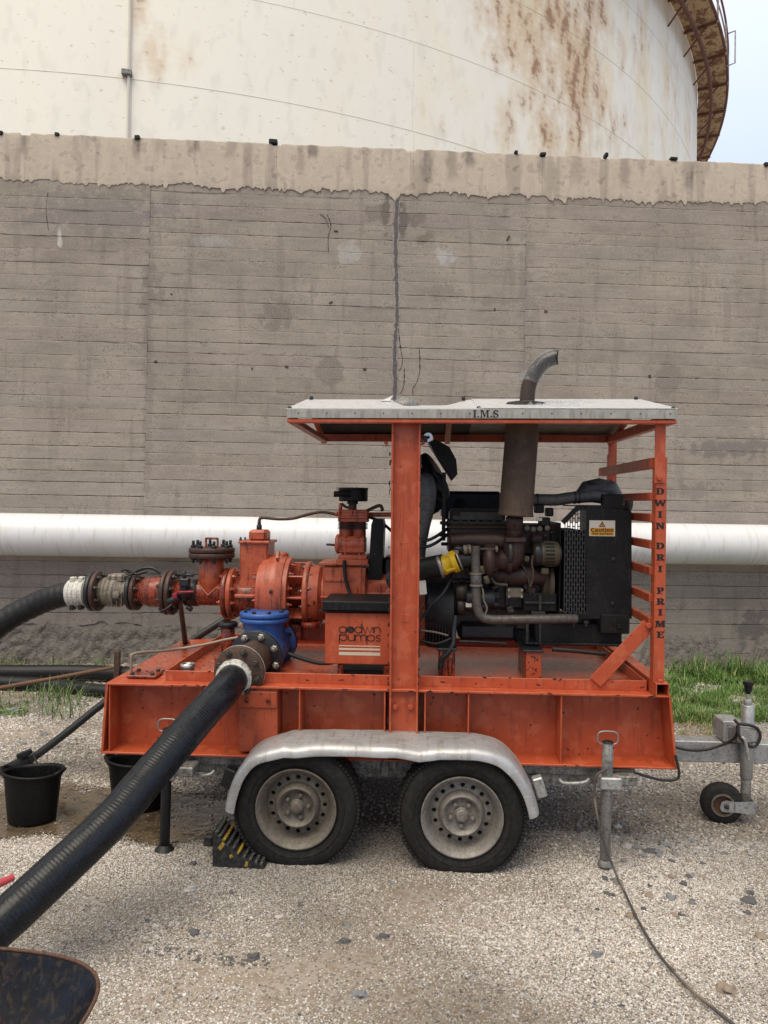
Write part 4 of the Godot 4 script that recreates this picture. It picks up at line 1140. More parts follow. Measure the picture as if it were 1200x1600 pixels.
func build_skid(P: Node) -> void:
	var yb := 0.463
	var yt := 0.834
	for q in [["front_web", -0.36], ["rear_web", -1.345]]:
		part(q[0], MB.new().prism(PackedVector2Array([Vector2(-1.703, 0.467), Vector2(1.279, 0.467), Vector2(1.244, 0.829), Vector2(-1.680, 0.829)]), Vector3(0, 0, q[1] - 0.005), Vector3.RIGHT, Vector3.UP, 0.010), M["orange"], P)
	slab(P, "bottom_flange", Vector3(-0.2125, yb + 0.005, -0.2785), Vector3(2.99, 0.011, 0.157), "orange", 0.002)
	slab(P, "top_flange", Vector3(-0.2185, yt, -0.2785), Vector3(2.925, 0.012, 0.157), "orange", 0.002)
	slab(P, "bottom_flange", Vector3(-0.2125, yb + 0.005, -1.423), Vector3(2.99, 0.011, 0.157), "orange_dull", 0.002)
	slab(P, "top_flange", Vector3(-0.2185, yt, -1.423), Vector3(2.925, 0.012, 0.157), "orange", 0.002)
	for q in [[-1.682, -1.708, -1.0], [1.246, 1.283, 1.0]]:
		for z in [[-0.201, -0.356], [-1.35, -1.5]]:
			var g: Array = []
			for k in 2: g.append([Vector3(q[k], yt + 0.005 - k * 0.376, z[0]), Vector3(q[k] - 0.004 * q[2], yt + 0.005 - k * 0.376, z[1])])
			part("end_plate", MB.new().sheet(g, 0.012), M["orange"], P)
		slab(P, "end_beam", Vector3(q[0] - 0.03 * q[2], 0.648, -0.852), Vector3(0.012, 0.36, 0.97), "orange_dull")
	slab(P, "corner_angle", Vector3(-1.6762, 0.6062, -0.351), Vector3(0.0159, 0.3421, 0.012), "orange_dull")
	# deck tray with its lips, and the side plates outside it
	slab(P, "deck_plate", Vector3(-0.115, 0.834, -0.852), Vector3(2.55, 0.010, 0.985), "orange_deck", 0.002)
	slab(P, "side_plate", Vector3(-1.535, 0.836, -0.852), Vector3(0.285, 0.011, 0.984), "orange_deck", 0.002)
	slab(P, "side_plate", Vector3(1.203, 0.836, -0.852), Vector3(0.082, 0.011, 0.984), "orange_deck", 0.002)
	slab(P, "deck_lip", Vector3(-0.115, 0.867, -0.285), Vector3(2.55, 0.055, 0.008), "orange", 0.002)
	slab(P, "deck_lip", Vector3(-0.115, 0.867, -1.42), Vector3(2.55, 0.055, 0.008), "orange", 0.002)
	slab(P, "deck_lip", Vector3(-1.386, 0.867, -0.853), Vector3(0.008, 0.055, 1.12), "orange", 0.002)
	slab(P, "deck_lip", Vector3(1.156, 0.867, -0.853), Vector3(0.008, 0.055, 1.12), "orange", 0.002)
	# stiffeners of the front beam
	for x in [-0.6471, -0.2005, 0.0091, 0.234, 0.7087, -1.6646]:
		slab(P, "stiffener", Vector3(x, 0.648, -0.281), Vector3(0.008, 0.356, 0.148), "orange", 0.002)
	slab(P, "doubler", Vector3(-0.8668, 0.6592, -0.2845), Vector3(0.2033, 0.3398, 0.139), "orange_dull")
	var st := slab(P, "strap", Vector3(-0.8687, 0.7682, -0.2125), Vector3(0.2009, 0.0863, 0.015), "orange_dull")
	for p in [Vector3(-0.9246, 0.7651, -0.205), Vector3(-0.8126, 0.7677, -0.205)]: bolts(st, p, Vector3.BACK, 0.0, 1, 0.013, M["orange_oily"], "bolt", 0, 0.0)
	# the tall post
	var post := slab(P, "post", Vector3(-0.1037, 1.365, -0.236), Vector3(0.1389, 1.735, 0.010), "orange")
	slab(post, "post_flange", Vector3(-0.1733 + 0.002, 1.365, -0.240), Vector3(0.011, 1.735, 0.098), "orange", 0.003)
	slab(post, "post_flange", Vector3(-0.0326, 1.365, -0.240), Vector3(0.011, 1.735, 0.098), "orange", 0.003)
	for p in [Vector3(-0.1467, 0.7433, -0.23), Vector3(-0.0647, 0.7452, -0.23)]: bolts(post, p, Vector3.BACK, 0.0, 1, 0.016, M["orange"], "bolt", 0, 0.0)
	for p in [Vector3(-0.1982, 2.1211, -0.24), Vector3(-0.0213, 2.122, -0.24)]: bolts(post, p, Vector3.RIGHT if p.x > -0.1 else Vector3.LEFT, 0.0, 1, 0.011, M["orange"], "bolt", 0, 0.4)
	slab(post, "nameplate", Vector3(-0.0991, 1.207, -0.2303), Vector3(0.0471, 0.0393, 0.0035), "orange", 0.001)
	var jn := FastNoiseLite.new(); jn.seed = 5; jn.frequency = 1.0
	for c in [[Vector3(-0.1276, 1.7509, -0.2305), Vector3(-0.1306, 1.7108, -0.2305), Vector3(-0.1336, 1.6741, -0.2305)], [Vector3(-0.1119, 1.8611, -0.2305), Vector3(-0.111, 1.7611, -0.2305), Vector3(-0.1135, 1.6743, -0.2305), Vector3(-0.1195, 1.5942, -0.2305), Vector3(-0.1222, 1.5273, -0.2305), Vector3(-0.1248, 1.4504, -0.2305)], [Vector3(-0.1045, 1.4207, -0.2305), Vector3(-0.1038, 1.3438, -0.2305), Vector3(-0.1065, 1.2769, -0.2305)]]:
		ribbon(post, "paint_crack", c, 0.0035, 0.0005, 0.003, M["chip"], jn)
	# chips in the paint of the lip and flange edges
	var cm := MB.new()
	for k in 46:
		var x := rng.randf_range(-1.6, 1.2)
		var y: float = [0.892, 0.834, 0.468, 0.862, 0.836][k % 5]
		var z: float = [-0.2805, -0.1985, -0.1995, -0.2805, -0.1985][k % 5]
		cm.box(Vector3(x, y + rng.randf_range(-0.004, 0.003), z), Vector3(rng.randf_range(0.006, 0.028), rng.randf_range(0.003, 0.007), 0.002), Basis(Vector3(0, 0, 1), rng.randf_range(-0.3, 0.3)), 0.0008)
	for k in 60:
		var x: float = [-0.1833, -0.0244][k % 2]
		cm.box(Vector3(x + rng.randf_range(-0.002, 0.002), rng.randf_range(0.5, 2.15), -0.1905), Vector3(rng.randf_range(0.004, 0.009), rng.randf_range(0.006, 0.03), 0.002), Basis(Vector3(0, 0, 1), rng.randf_range(-0.2, 0.2)), 0.0008)
	for k in 40:
		cm.box(Vector3(rng.randf_range(-1.6, 1.2), rng.randf_range(0.48, 0.82), -0.3545), Vector3(rng.randf_range(0.004, 0.012), rng.randf_range(0.004, 0.012), 0.002), Basis(Vector3(0, 0, 1), rng.randf_range(-0.8, 0.8)), 0.0008)
	part("paint_chips", cm, M["chip"], P, "", "stuff")
	# left end: hinge plate, filler cap, bent vent tube, small sight pipe
	var hp := slab(P, "bolted_plate", Vector3(-1.5282, 0.852, -0.36), Vector3(0.16, 0.016, 0.13), "orange_oily")
	for s in [[-0.055, -0.045], [0.055, -0.045], [-0.055, 0.045], [0.055, 0.045]]: bolts(hp, Vector3(-1.5282 + s[0], 0.86, -0.36 + s[1]), Vector3.UP, 0, 1, 0.012, M["nut_dark"], "bolt", 0, 0.0)
	var fc := Vector3(-1.3249, 0.8471, -0.46)
	var cap := rod(P, "filler_neck", Vector3(fc.x, 0.838, fc.z), Vector3(fc.x, 0.872, fc.z), 0.037, "galv_dirty")
	part("filler_cap", MB.new().lathe(Vector3(fc.x, 0.868, fc.z), Vector3.UP, [Vector2(0, 0.03), Vector2(0.006, 0.043), Vector2(0.022, 0.043), Vector2(0.028, 0.038), Vector2(0.028, 0.024), Vector2(0.02, 0.02), Vector2(0.02, 0)], 28), M["chrome"], cap)
	pipe(P, "vent_tube", [Vector3(-1.608, 0.8637, -0.36), Vector3(-1.6084, 0.9414, -0.36), Vector3(-1.6017, 0.9607, -0.37), Vector3(-1.5596, 0.9622, -0.42), Vector3(-1.486, 0.9511, -0.52), Vector3(-1.4074, 0.9478, -0.62), Vector3(-1.2749, 0.9729, -0.62), Vector3(-1.1617, 1.0012, -0.62), Vector3(-1.0788, 1.0177, -0.62)], 0.008, "tube_pale", 5)
	var vt := Vector3(-1.1967, 1.0566, -0.85)
	var vb := Vector3(vt.x, 0.838, vt.z)
	var drain := rod(P, "drain_pipe", vb, Vector3(-1.2007, 1.0526, -0.85), 0.042, "orange_oily")
	rod(drain, "drain_flange", vb, vb + Vector3(0, 0.016, 0), 0.085, "orange_oily")
	rod(drain, "drain_collar", Vector3(-1.2006, 1.0408, -0.85), Vector3(-1.2008, 1.0683, -0.85), 0.060, "blueblack")
	rod(drain, "clear_bowl", Vector3(-1.0774, 1.0607, -0.72), Vector3(-1.0624, 1.1182, -0.72), 0.03, "chrome")
	# rear cross member under the pump and a black hose lying on the deck
	slab(P, "cross_member", Vector3(-0.6937, 0.9869, -1.1), Vector3(0.1792, 0.1056, 0.2), "orange")
	slab(P, "pump_foot", Vector3(-0.8179, 1.0059, -1.0), Vector3(0.1201, 0.0967, 0.2), "orange_oily")
	pipe(P, "deck_hose", [Vector3(-0.7743, 0.9309, -0.6), Vector3(-0.6806, 0.9137, -0.55), Vector3(-0.5818, 0.9045, -0.5), Vector3(-0.5071, 0.914, -0.48)], 0.012, "cable_black")
	for p in [[Vector3(0.098, 0.8868, -0.42), 1], [Vector3(0.6001, 0.8906, -0.42), 1]]:
		pass

func build_canopy(P: Node) -> void:
	var x0 := -0.715
	var x1 := 1.252
	var yf := 2.283
	var jn := FastNoiseLite.new(); jn.seed = 15; jn.frequency = 1.0
	var seam := 0.2792
	# frame
	slab(P, "front_rail", Vector3((x0 + x1) / 2, 2.226, -0.175), Vector3(x1 - x0, 0.018, 0.045), "orange")
	slab(P, "rear_rail", Vector3((x0 + x1) / 2 + 0.0, 2.250, -1.44), Vector3(x1 - x0 - 0.02, 0.05, 0.045), "orange_dull")
	slab(P, "end_rail", Vector3(x0 + 0.022, 2.232, -0.81), Vector3(0.04, 0.032, 1.21), "orange_dull")
	slab(P, "end_rail", Vector3(x1 - 0.022, 2.243, -0.81), Vector3(0.04, 0.055, 1.21), "orange")
	for x in [x0 + 0.02, 0.1444, x1 - 0.02, 0.55]:
		for s in [[-0.17, yf - 0.02, -0.79, 2.40], [-0.81, 2.40, -1.43, yf - 0.02]]:
			part("rafter", MB.new().bar(Vector3(x, s[1] - 0.022, s[0]), Vector3(x, s[3] - 0.045, s[2]), 0.035, 0.02), M["orange_dull"], P)
	# fascia in two lengths with its rivets
	for q in [[x0, seam, 0.0], [seam + 0.001, x1, 0.003]]:
		var f := slab(P, "fascia", Vector3((q[0] + q[1]) / 2, 2.263, -0.152 + q[2]), Vector3(q[1] - q[0], 0.047, 0.006), "roof_trim", 0.0015)
		var x: float = q[0] + 0.06
		var rv := MB.new()
		while x < q[1] - 0.02:
			rv.cyl(Vector3(x, 2.265, -0.150 + q[2]), Vector3(x, 2.265, -0.1472 + q[2]), 0.0038, -1, 8, 0.002)
			x += 0.146
		part("rivets", rv, M["rust_brown"], f, "", "stuff")
		if q[2] > 0: text(f, "lettering", "I.M.S", Vector3(0.3012, 2.2625, -0.1455), 0.052, M["letter_black"], "Droid Serif", 700, 0.001)
	# four sheets of roofing: two to the front, two to the rear
	for half in 2:
		for q in [[x0 - 0.004, seam + 0.012, 0], [seam - 0.012, x1 + 0.004, 1]]:
			var g: Array = []
			var num := 24
			for i in 9:
				var row: Array = []
				for j in num + 1:
					var x := lerpf(q[0], q[1], float(j) / num)
					var t := i / 8.0
					var rid := 2.424
					if q[2] == 0:
						var d := smoothstep(-0.22, -0.12, x) * (1.0 - smoothstep(0.10, 0.27, x))
						rid -= 0.035 * d
					var y := lerpf(yf + 0.006, rid, t) if half == 0 else lerpf(rid, yf + 0.004, t)
					y += jn.get_noise_2d(x * 2.2, t * 2.0 + half * 9.0) * 0.006 * sin(PI * t) + (0.004 if q[2] == 1 else 0.0)
					var z := lerpf(-0.15, -0.80, t) if half == 0 else lerpf(-0.798, -1.455, t)
					row.append(Vector3(x, y, z))
				g.append(row)
			part("roof_sheet", MB.new().sheet(g, 0.003), M["roof_steel"], P)
			var lg: Array = []
			for row in g:
				var lr: Array = []
				for p in row: lr.append(p + Vector3(0, -0.011, 0))
				lg.append(lr)
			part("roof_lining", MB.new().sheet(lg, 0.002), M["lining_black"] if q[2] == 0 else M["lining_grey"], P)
	for p in [Vector3(x0 + 0.03, 2.435, -0.78), Vector3(x0 + 0.012, 2.295, -0.165), Vector3(seam - 0.06, 2.436, -0.78), Vector3(seam - 0.01, 2.30, -0.19), Vector3(x1 - 0.03, 2.435, -0.78), Vector3(x1 - 0.014, 2.297, -0.165)]:
		rod(P, "roof_screw", p - Vector3(0, 0.02, 0), p + Vector3(0, 0.006, 0), 0.011, "blueblack", -1, 8)
	# bent up tongue of sheet and the round dome behind it
	var g2: Array = []
	for i in 4:
		var row: Array = []
		for j in 4: row.append(Vector3(-0.2711, 2.3929, -0.62) + Vector3(0.02 * j + i * 0.006, i * 0.010 * (0.4 + j * 0.3), -0.02 * i))
		g2.append(row)
	part("bent_flap", MB.new().sheet(g2, 0.002), M["roof_steel"], P)
	var dc := Vector3(-0.1255, 2.3872, -0.8)
	part("roof_dome", MB.new().lathe(dc, Vector3.UP, [Vector2(-0.03, 0.085), Vector2(0.0, 0.088), Vector2(0.02, 0.078), Vector2(0.038, 0.055), Vector2(0.05, 0.025), Vector2(0.053, 0)], 28, 0.3), M["galv_dirty"], P)

func build_ladder(P: Node) -> void:
	var xf := 1.1977
	var y0 := 0.84
	# foot tube, open at the front
	var ft := MB.new()
	var tx := 1.2041
	var ty := 0.875
	for q in [[0, 0.031, 0.066, 0.005], [0, -0.031, 0.066, 0.005], [0.0305, 0, 0.005, 0.057], [-0.0305, 0, 0.005, 0.057]]:
		ft.box(Vector3(tx + q[0], ty + q[1], -0.81), Vector3(q[2], q[3], 1.29), Basis(), 0.001)
	var tube := part("foot_tube", ft, M["orange"], P)
	slab(tube, "tube_plug", Vector3(tx, ty, -0.75), Vector3(0.056, 0.056, 0.9), "chip")
	bolts(tube, Vector3(tx - 0.005, 0.909, -0.19), Vector3.UP, 0, 1, 0.014, M["orange"], "bolt", 0, 0.0)
	# lower frame: two uprights and the rungs between them
	var up := slab(P, "front_upright", Vector3(xf + 0.001, 0.905 + (2.0537 - 0.905) / 2, -0.213), Vector3(0.0531, 2.0537 - 0.905, 0.008), "orange")
	slab(up, "upright_flange", Vector3(1.1737, 0.905 + (2.0537 - 0.905) / 2, -0.240), Vector3(0.007, 2.0537 - 0.907, 0.062), "orange", 0.002)
	var ru := slab(P, "rear_upright", Vector3(1.2429, 1.5, -1.43), Vector3(0.05, 1.29, 0.05), "orange")
	var yr: Array = [2.0242, 1.8524, 1.7433, 1.6043, 1.4685, 1.3292, 1.2098]
	for i in 7:
		slab(P, "rung", Vector3(1.1761 - 0.002, yr[i], -0.83), Vector3(0.04, 0.055 if i == 0 else 0.042, 1.16), "orange_dull" if i > 1 else "orange")
	# upper uprights to the canopy, lapped and bolted
	var u2 := slab(P, "upper_upright", Vector3(1.187, 2.0741, -0.2037), Vector3(0.0535, 0.3076, 0.0075), "orange")
	slab(u2, "upright_flange", Vector3(1.2098 - 0.003, (2.216 + 1.9201) / 2, -0.2305), Vector3(0.007, 2.216 - 1.9201, 0.045), "orange", 0.002)
	bolts(u2, Vector3(1.1832, 1.946, -0.2), Vector3.BACK, 0, 1, 0.014, M["orange"], "bolt", 0, 0.0)
	var u3 := slab(P, "upper_upright", Vector3(1.2429, 1.98, -1.40), Vector3(0.055, 0.50, 0.008), "orange")
	bolts(u3, Vector3(1.2436, 1.9688, -1.396), Vector3.BACK, 0, 1, 0.014, M["orange"], "bolt", 0, 0.0)
	# diagonal brace
	var br := part("brace", MB.new().bar(Vector3(1.1583, 1.1919, -0.255), Vector3(0.8931, 0.8831, -0.275), 0.010, 0.072, Vector3.UP, 0.002), M["orange"], P)
	bolts(br, Vector3(1.153, 1.1896, -0.248), Vector3.BACK, 0, 1, 0.016, M["orange"], "bolt", 0, 0.0)
	# stencilled letters, one under another
	var ch := "DWINDRIPRIME"
	var ys: Array = [768, 786, 804, 822, 853, 871, 889, 923, 940, 957, 975, 992]
	var ta := Vector3(1.1899, 1.8781, -0.2085)
	var tb := Vector3(1.2013, 1.148, -0.2085)
	for i in ch.length():
		var t: float = (ys[i] - 768.0) / 224.0
		text(P, "letter", ch[i], ta.lerp(tb, t) + Vector3(-0.001, 0, 0.0005), 0.044, M["letter_black"], "Droid Serif", 800, 0.001, Basis().scaled(Vector3(1.3, 1, 1)))
		text(P, "letter", ch[i], ta.lerp(tb, t) + Vector3(0.0025, 0.0008, 0.0008), 0.044, M["letter_black"], "Droid Serif", 800, 0.001, Basis().scaled(Vector3(1.3, 1, 1)))

func build_pump(P: Node) -> void:
	var z := -1.0
	var y := 1.2268
	var X := Vector3.RIGHT
	var at := func(px: float) -> Vector3: return Vector3(0, y, z)
	# suction line from the left: hose tail, check valve, spool, branch
	var f1a := Vector3(-2.1121, y, z)
	rod(P, "hose_tail", Vector3(-2.1708, y, z), Vector3(-2.1205, y, z), 0.065, "orange_oily")
	flange(P, "suction_flange", f1a, X, 0.128, 0.026, M["blueblack"], 0, 0.012, M["nut_dark"])
	var f1 := flange(P, "suction_flange", f1a + X * 0.032, X, 0.128, 0.028, M["rust_flange"], 8, 0.014, M["nut_dark"], 0.8)
	var vb := MB.new()
	vb.lathe(Vector3(-2.0661, y, z), X, [Vector2(0, 0.07), Vector2(0.02, 0.085), Vector2(0.055, 0.095), Vector2(0.062, 0.098), Vector2(0.13, 0.098), Vector2(0.138, 0.09), Vector2(0.19, 0.08), Vector2(0.22, 0.075)], 28, 0.8)
	var valve := part("check_valve", vb, M["valve_cast"], P)
	slab(valve, "valve_cover", Vector3(-1.9455, y + 0.088, z), Vector3(0.11, 0.05, 0.12), "valve_cast", 0.012)
	rod(valve, "valve_boss", Vector3(-1.9237, y - 0.01, z + 0.06), Vector3(-1.9237, y - 0.01, z + 0.108), 0.024, "valve_cast")
	for k in 3: slab(valve, "casting_rib", Vector3(-1.9523 + 0.03 * k, y - 0.04, z + 0.085), Vector3(0.006, 0.09, 0.02), "valve_cast", 0.002)
	pipe(valve, "wire_loop", [Vector3(-1.9083, 1.3634, -0.95), Vector3(-1.851, 1.3758, -0.91), Vector3(-1.8143, 1.3613, -0.9), Vector3(-1.8346, 1.346, -0.89), Vector3(-1.8673, 1.3636, -0.91), Vector3(-1.8176, 1.3445, -0.95), Vector3(-1.7437, 1.3617, -0.95)], 0.007, "cable_black")
	pipe(P, "bypass_hose", [Vector3(-1.857, 1.3509, -1.05), Vector3(-1.8025, 1.3723, -1.05), Vector3(-1.748, 1.373, -1.05), Vector3(-1.6976, 1.3449, -1.05), Vector3(-1.6722, 1.3041, -1.05)], 0.010, "blueblack")
	var f2a := Vector3(-1.8575, y, z)
	flange(P, "valve_flange", f2a, X, 0.118, 0.024, M["blueblack"], 0, 0.012, M["nut_dark"])
	flange(P, "valve_flange", f2a + X * 0.030, X, 0.118, 0.026, M["rust_flange"], 8, 0.013, M["nut_dark"], 0.8)
	part("reducer", MB.new().lathe(Vector3(-1.8284, y, z), X, [Vector2(0, 0.075), Vector2(0.05, 0.085), Vector2(0.09, 0.098), Vector2(0.17, 0.1), Vector2(0.2, 0.1)], 28, 0.8), M["orange_oily"], P)
	part("spool", MB.new().lathe(Vector3(-1.7494, y, z), X, [Vector2(0, 0.088), Vector2(0.035, 0.098), Vector2(0.12, 0.098)], 28, 0.8), M["orange_cast"], P)
	var f3a := Vector3(-1.6292, y, z)
	flange(P, "branch_flange", f3a, X, 0.142, 0.026, M["rust_flange"], 8, 0.014, M["nut_dark"], 0.8)
	flange(P, "branch_flange", f3a + X * 0.034, X, 0.142, 0.028, M["rust_flange"], 8, 0.015, M["nut_dark"], 0.8)
	rod(P, "branch_pipe", f3a + X * 0.04, Vector3(-1.2582, y, z), 0.079, "orange_oily", -1, 32)
	rod(P, "branch_sleeve", Vector3(-1.5093, y, z), Vector3(-1.4269, y, z), 0.086, "blueblack", -1, 32)
	# drain cock with its red lever, and the prop beneath
	var dk := MB.new()
	dk.cyl(Vector3(-1.5516, 1.2174, -0.87), Vector3(-1.4312, 1.243, -0.87), 0.024)
	dk.cyl(Vector3(-1.5766, 1.184, -0.85), Vector3(-1.5047, 1.2127, -0.85), 0.022)
	dk.cyl(Vector3(-1.4864, 1.3231, -0.89), Vector3(-1.4856, 1.1921, -0.89), 0.028)
	dk.box(Vector3(-1.4757, 1.3056, -0.87), Vector3(0.06, 0.05, 0.05), Basis(), 0.006)
	dk.cyl(Vector3(-1.5107, 1.3506, -0.89), Vector3(-1.4261, 1.3478, -0.89), 0.009)
	dk.cyl(Vector3(-1.4866, 1.3708, -0.89), Vector3(-1.4864, 1.3231, -0.89), 0.012)
	dk.cyl(Vector3(-1.4693, 1.1526, -0.89), Vector3(-1.4369, 1.1333, -0.89), 0.016)
	dk.tube(curve([Vector3(-1.5365, 1.1886, -0.85), Vector3(-1.5694, 1.1514, -0.83), Vector3(-1.6172, 1.127, -0.83)], 6), 0.008, 8)
	var cock := part("drain_cock", dk, M["blueblack"], P)
	var lev := MB.new()
	lev.bar(Vector3(-1.5022, 1.2506, -0.83), Vector3(-1.4067, 1.254, -0.83), 0.022, 0.010)
	lev.bar(Vector3(-1.526, 1.2385, -0.83), Vector3(-1.4942, 1.2546, -0.83), 0.022, 0.012)
	lev.box(Vector3(-1.522, 1.2268, -0.83), Vector3(0.026, 0.03, 0.024))
	part("lever", lev, M["red_lever"], cock)
	var prop := part("pipe_prop", MB.new().cyl(Vector3(-1.513, 1.1624, -0.9), Vector3(-1.6216, 0.8254, -1.34), 0.014, 0.019, 10), M["rust_brown"], P)
	rod(prop, "prop_foot", Vector3(-1.6142, 0.8486, -1.31), Vector3(-1.6232, 0.82, -1.345), 0.032, "orange_oily")
	# upright branch with blank flange
	var bx := -1.3452
	var btop := 1.4641
	var br := part("inlet_branch", MB.new().cyl(Vector3(bx, y, z), Vector3(bx, btop + 0.01, z), 0.080, -1, 32), M["orange_cast"], P)
	var wp: Array = []
	for k in 25:
		var a := TAU * k / 24
		wp.append(Vector3(bx + 0.082 * cos(a), y + maxf(absf(0.080 * cos(a)) , 0.0) - 0.005, z + 0.081 * sin(a)))
	part("saddle_weld", MB.new().tube(wp, 0.006, 6, false), M["orange_cast"], br)
	var bf := rod(P, "blank_flange", Vector3(bx, btop - 0.012, z), Vector3(bx, btop + 0.018, z), 0.143, "rust_flange", -1, 40)
	rod(bf, "cover_plate", Vector3(bx, btop + 0.022, z), Vector3(bx, btop + 0.050, z), 0.143, "rust_flange", -1, 40)
	bolts(bf, Vector3(bx, btop + 0.05, z), Vector3.UP, 0.115, 8, 0.017, M["blueblack"], "bolt", 0.4, 1.0)
	bolts(bf, Vector3(bx, btop - 0.012, z), Vector3.DOWN, 0.115, 8, 0.016, M["blueblack"], "bolt", 0.4, 0.6)
	pipe(bf, "lift_handle", [Vector3(-1.3773, 1.5055, -0.98), Vector3(-1.3777, 1.5701, -0.98), Vector3(-1.3736, 1.5742, -0.98), Vector3(-1.3081, 1.5729, -0.98), Vector3(-1.304, 1.571, -0.98), Vector3(-1.3036, 1.5024, -0.98)], 0.007, "orange_oily", 3, 8)
	# air separation box and its flange to the branch
	flange(P, "separator_flange", Vector3(-1.2377, y, z), X, 0.163, 0.03, M["orange_oily"], 10, 0.013, M["orange_cast"], 0.86)
	flange(P, "separator_flange", Vector3(-1.2049, y, z), X, 0.163, 0.028, M["orange_cast"], 10, 0.013, M["orange_cast"], 0.86)
	var box := slab(P, "separator", Vector3(-1.0583, 1.391, -1.02), Vector3(0.1786, 0.3387, 0.22), "orange_cast", 0.012)
	slab(box, "separator_lid", Vector3(-1.054, 1.5563, -1.0175), Vector3(0.1957, 0.0174, 0.245), "orange_cast", 0.004)
	part("separator_cap", MB.new().box(Vector3(-1.0402, 1.5964, -1.0), Vector3(0.113, 0.0703, 0.14), Basis(), 0.016), M["orange_cast"], box)
	for p in [Vector3(-1.1396, 1.5644, -0.91), Vector3(-1.1455, 1.5572, -1.05), Vector3(-0.9635, 1.5664, -0.91), Vector3(-1.0117, 1.5562, -1.1)]: bolts(box, p, Vector3.UP, 0, 1, 0.010, M["rust_flange"], "bolt", 0, 0.8)
	slab(box, "cast_rib", Vector3(-1.079, 1.2274, -0.99), Vector3(0.1665, 0.0209, 0.28), "orange_cast", 0.004)
	part("separator_shoulder", MB.new().prism(PackedVector2Array([Vector2(-0.10, 0.0), Vector2(-0.085, 0.085), Vector2(0.085, 0.085), Vector2(0.10, 0.0), Vector2(0.11, -0.02), Vector2(-0.11, -0.02)]), Vector3(-1.0553, y + 0.0, -1.13), Vector3.RIGHT, Vector3.UP, 0.235), M["orange_cast"], box)
	rod(box, "lower_body", Vector3(-1.1926, y - 0.02, z), Vector3(-1.0209, y - 0.02, z), 0.125, "orange_oily", -1, 32)
	var fit := rod(P, "float_fitting", Vector3(-1.044, 1.6255, -1.0), Vector3(-1.0442, 1.6619, -1.0), 0.017, "blueblack", -1, 10)
	rod(fit, "elbow_nut", Vector3(-1.0442, 1.6538, -1.0), Vector3(-1.0444, 1.6821, -1.0), 0.012, "blueblack", -1, 8)
	pipe(fit, "air_line", [Vector3(-1.0443, 1.6699, -1.0), Vector3(-1.0404, 1.6982, -1.0), Vector3(-1.0201, 1.7065, -1.0), Vector3(-0.9223, 1.6994, -1.0), Vector3(-0.8254, 1.7049, -0.98), Vector3(-0.732, 1.7303, -0.95), Vector3(-0.6441, 1.7471, -0.95), Vector3(-0.5641, 1.7359, -0.95), Vector3(-0.5401, 1.7322, -0.95)], 0.010, "rust_brown", 5)
	pipe(box, "grease_nipple", [Vector3(-1.0556, 1.3363, -0.9), Vector3(-1.0271, 1.3427, -0.88), Vector3(-1.0134, 1.338, -0.89)], 0.006, "nut_silver", 2, 8)
	# volute: wide drum with a proud rim at each side
	var v := MB.new()
	v.lathe(Vector3(-1.0249, y, z), X, [Vector2(0, 0.10), Vector2(0, 0.205), Vector2(0.004, 0.212), Vector2(0.020, 0.215), Vector2(0.022, 0.235), Vector2(0.060, 0.244), Vector2(0.090, 0.25), Vector2(0.105, 0.253), Vector2(0.125, 0.25), Vector2(0.165, 0.240), Vector2(0.168, 0.232), Vector2(0.192, 0.232), Vector2(0.196, 0.228), Vector2(0.196, 0.13), Vector2(0.17, 0.12), Vector2(0.17, 0.08)], 56, 0.75)
	var vol := part("volute", v, M["orange_cast"], P)
	bolts(vol, Vector3(-1.0249 + 0.004, y, z), Vector3.LEFT, 0.192, 14, 0.011, M["orange_cast"], "bolt", 0.1, 0.7)
	bolts(vol, Vector3(-1.0249 + 0.196, y, z), X, 0.19, 12, 0.013, M["orange_cast"], "bolt", 0.3, 0.7)
	part("volute_rib", MB.new().prism(PackedVector2Array([Vector2(0, 0), Vector2(0.07, 0.0), Vector2(0.055, 0.035), Vector2(0.012, 0.035)]), Vector3(-0.8866, 1.4478, -0.77), Vector3(0, 0.9, -0.43).normalized(), Vector3(0, 0.43, 0.9).normalized(), 0.016), M["orange_cast"], vol)
	rod(vol, "volute_boss", Vector3(-0.888, y + 0.235, z), Vector3(-0.888, y + 0.262, z), 0.032, "orange_cast")
	rod(vol, "drain_plug", Vector3(-0.9161, 1.2731, -0.75) , Vector3(-0.913, 1.2749, -0.735), 0.012, "rust_flange", -1, 8)
	# bearing bracket between volute and drive flange
	part("bearing_cone", MB.new().lathe(Vector3(-0.862, y, z), X, [Vector2(-0.02, 0.10), Vector2(0.05, 0.10), Vector2(0.09, 0.12), Vector2(0.14, 0.13)], 28), M["orange_oily"], P)
	for a in [0.0, 0.28, 0.5, 0.72, 1.0, 1.5]:
		var d := Vector3(0, cos(a * PI), sin(a * PI))
		part("bracket_web", MB.new().box(Vector3(-0.8051, y, z) + d * 0.16, Vector3(0.14, 0.085, 0.012), Basis(X, d, X.cross(d)), 0.003), M["orange_cast"], P)
	var df := flange(P, "drive_flange", Vector3(-0.7239, y, z), X, 0.208, 0.032, M["orange_cast"], 12, 0.012, M["orange_oily"], 0.88)
	rod(df, "inspection_hole", Vector3(-0.6671, y - 0.025, -0.81), Vector3(-0.6671 + 0.004, y - 0.025, -0.81), 0.014, "dark_hole")
	rod(df, "flange_lug", Vector3(-0.6875, 1.0775, -0.85), Vector3(-0.6873, 1.0462, -0.85), 0.06, "orange_oily")
	part("bell_housing", MB.new().lathe(Vector3(-0.7077, y, z), X, [Vector2(0, 0.19), Vector2(0.06, 0.182), Vector2(0.08, 0.155), Vector2(0.47, 0.155), Vector2(0.5, 0.17), Vector2(0.56, 0.17)], 36, 0.8), M["orange_cast"], P)
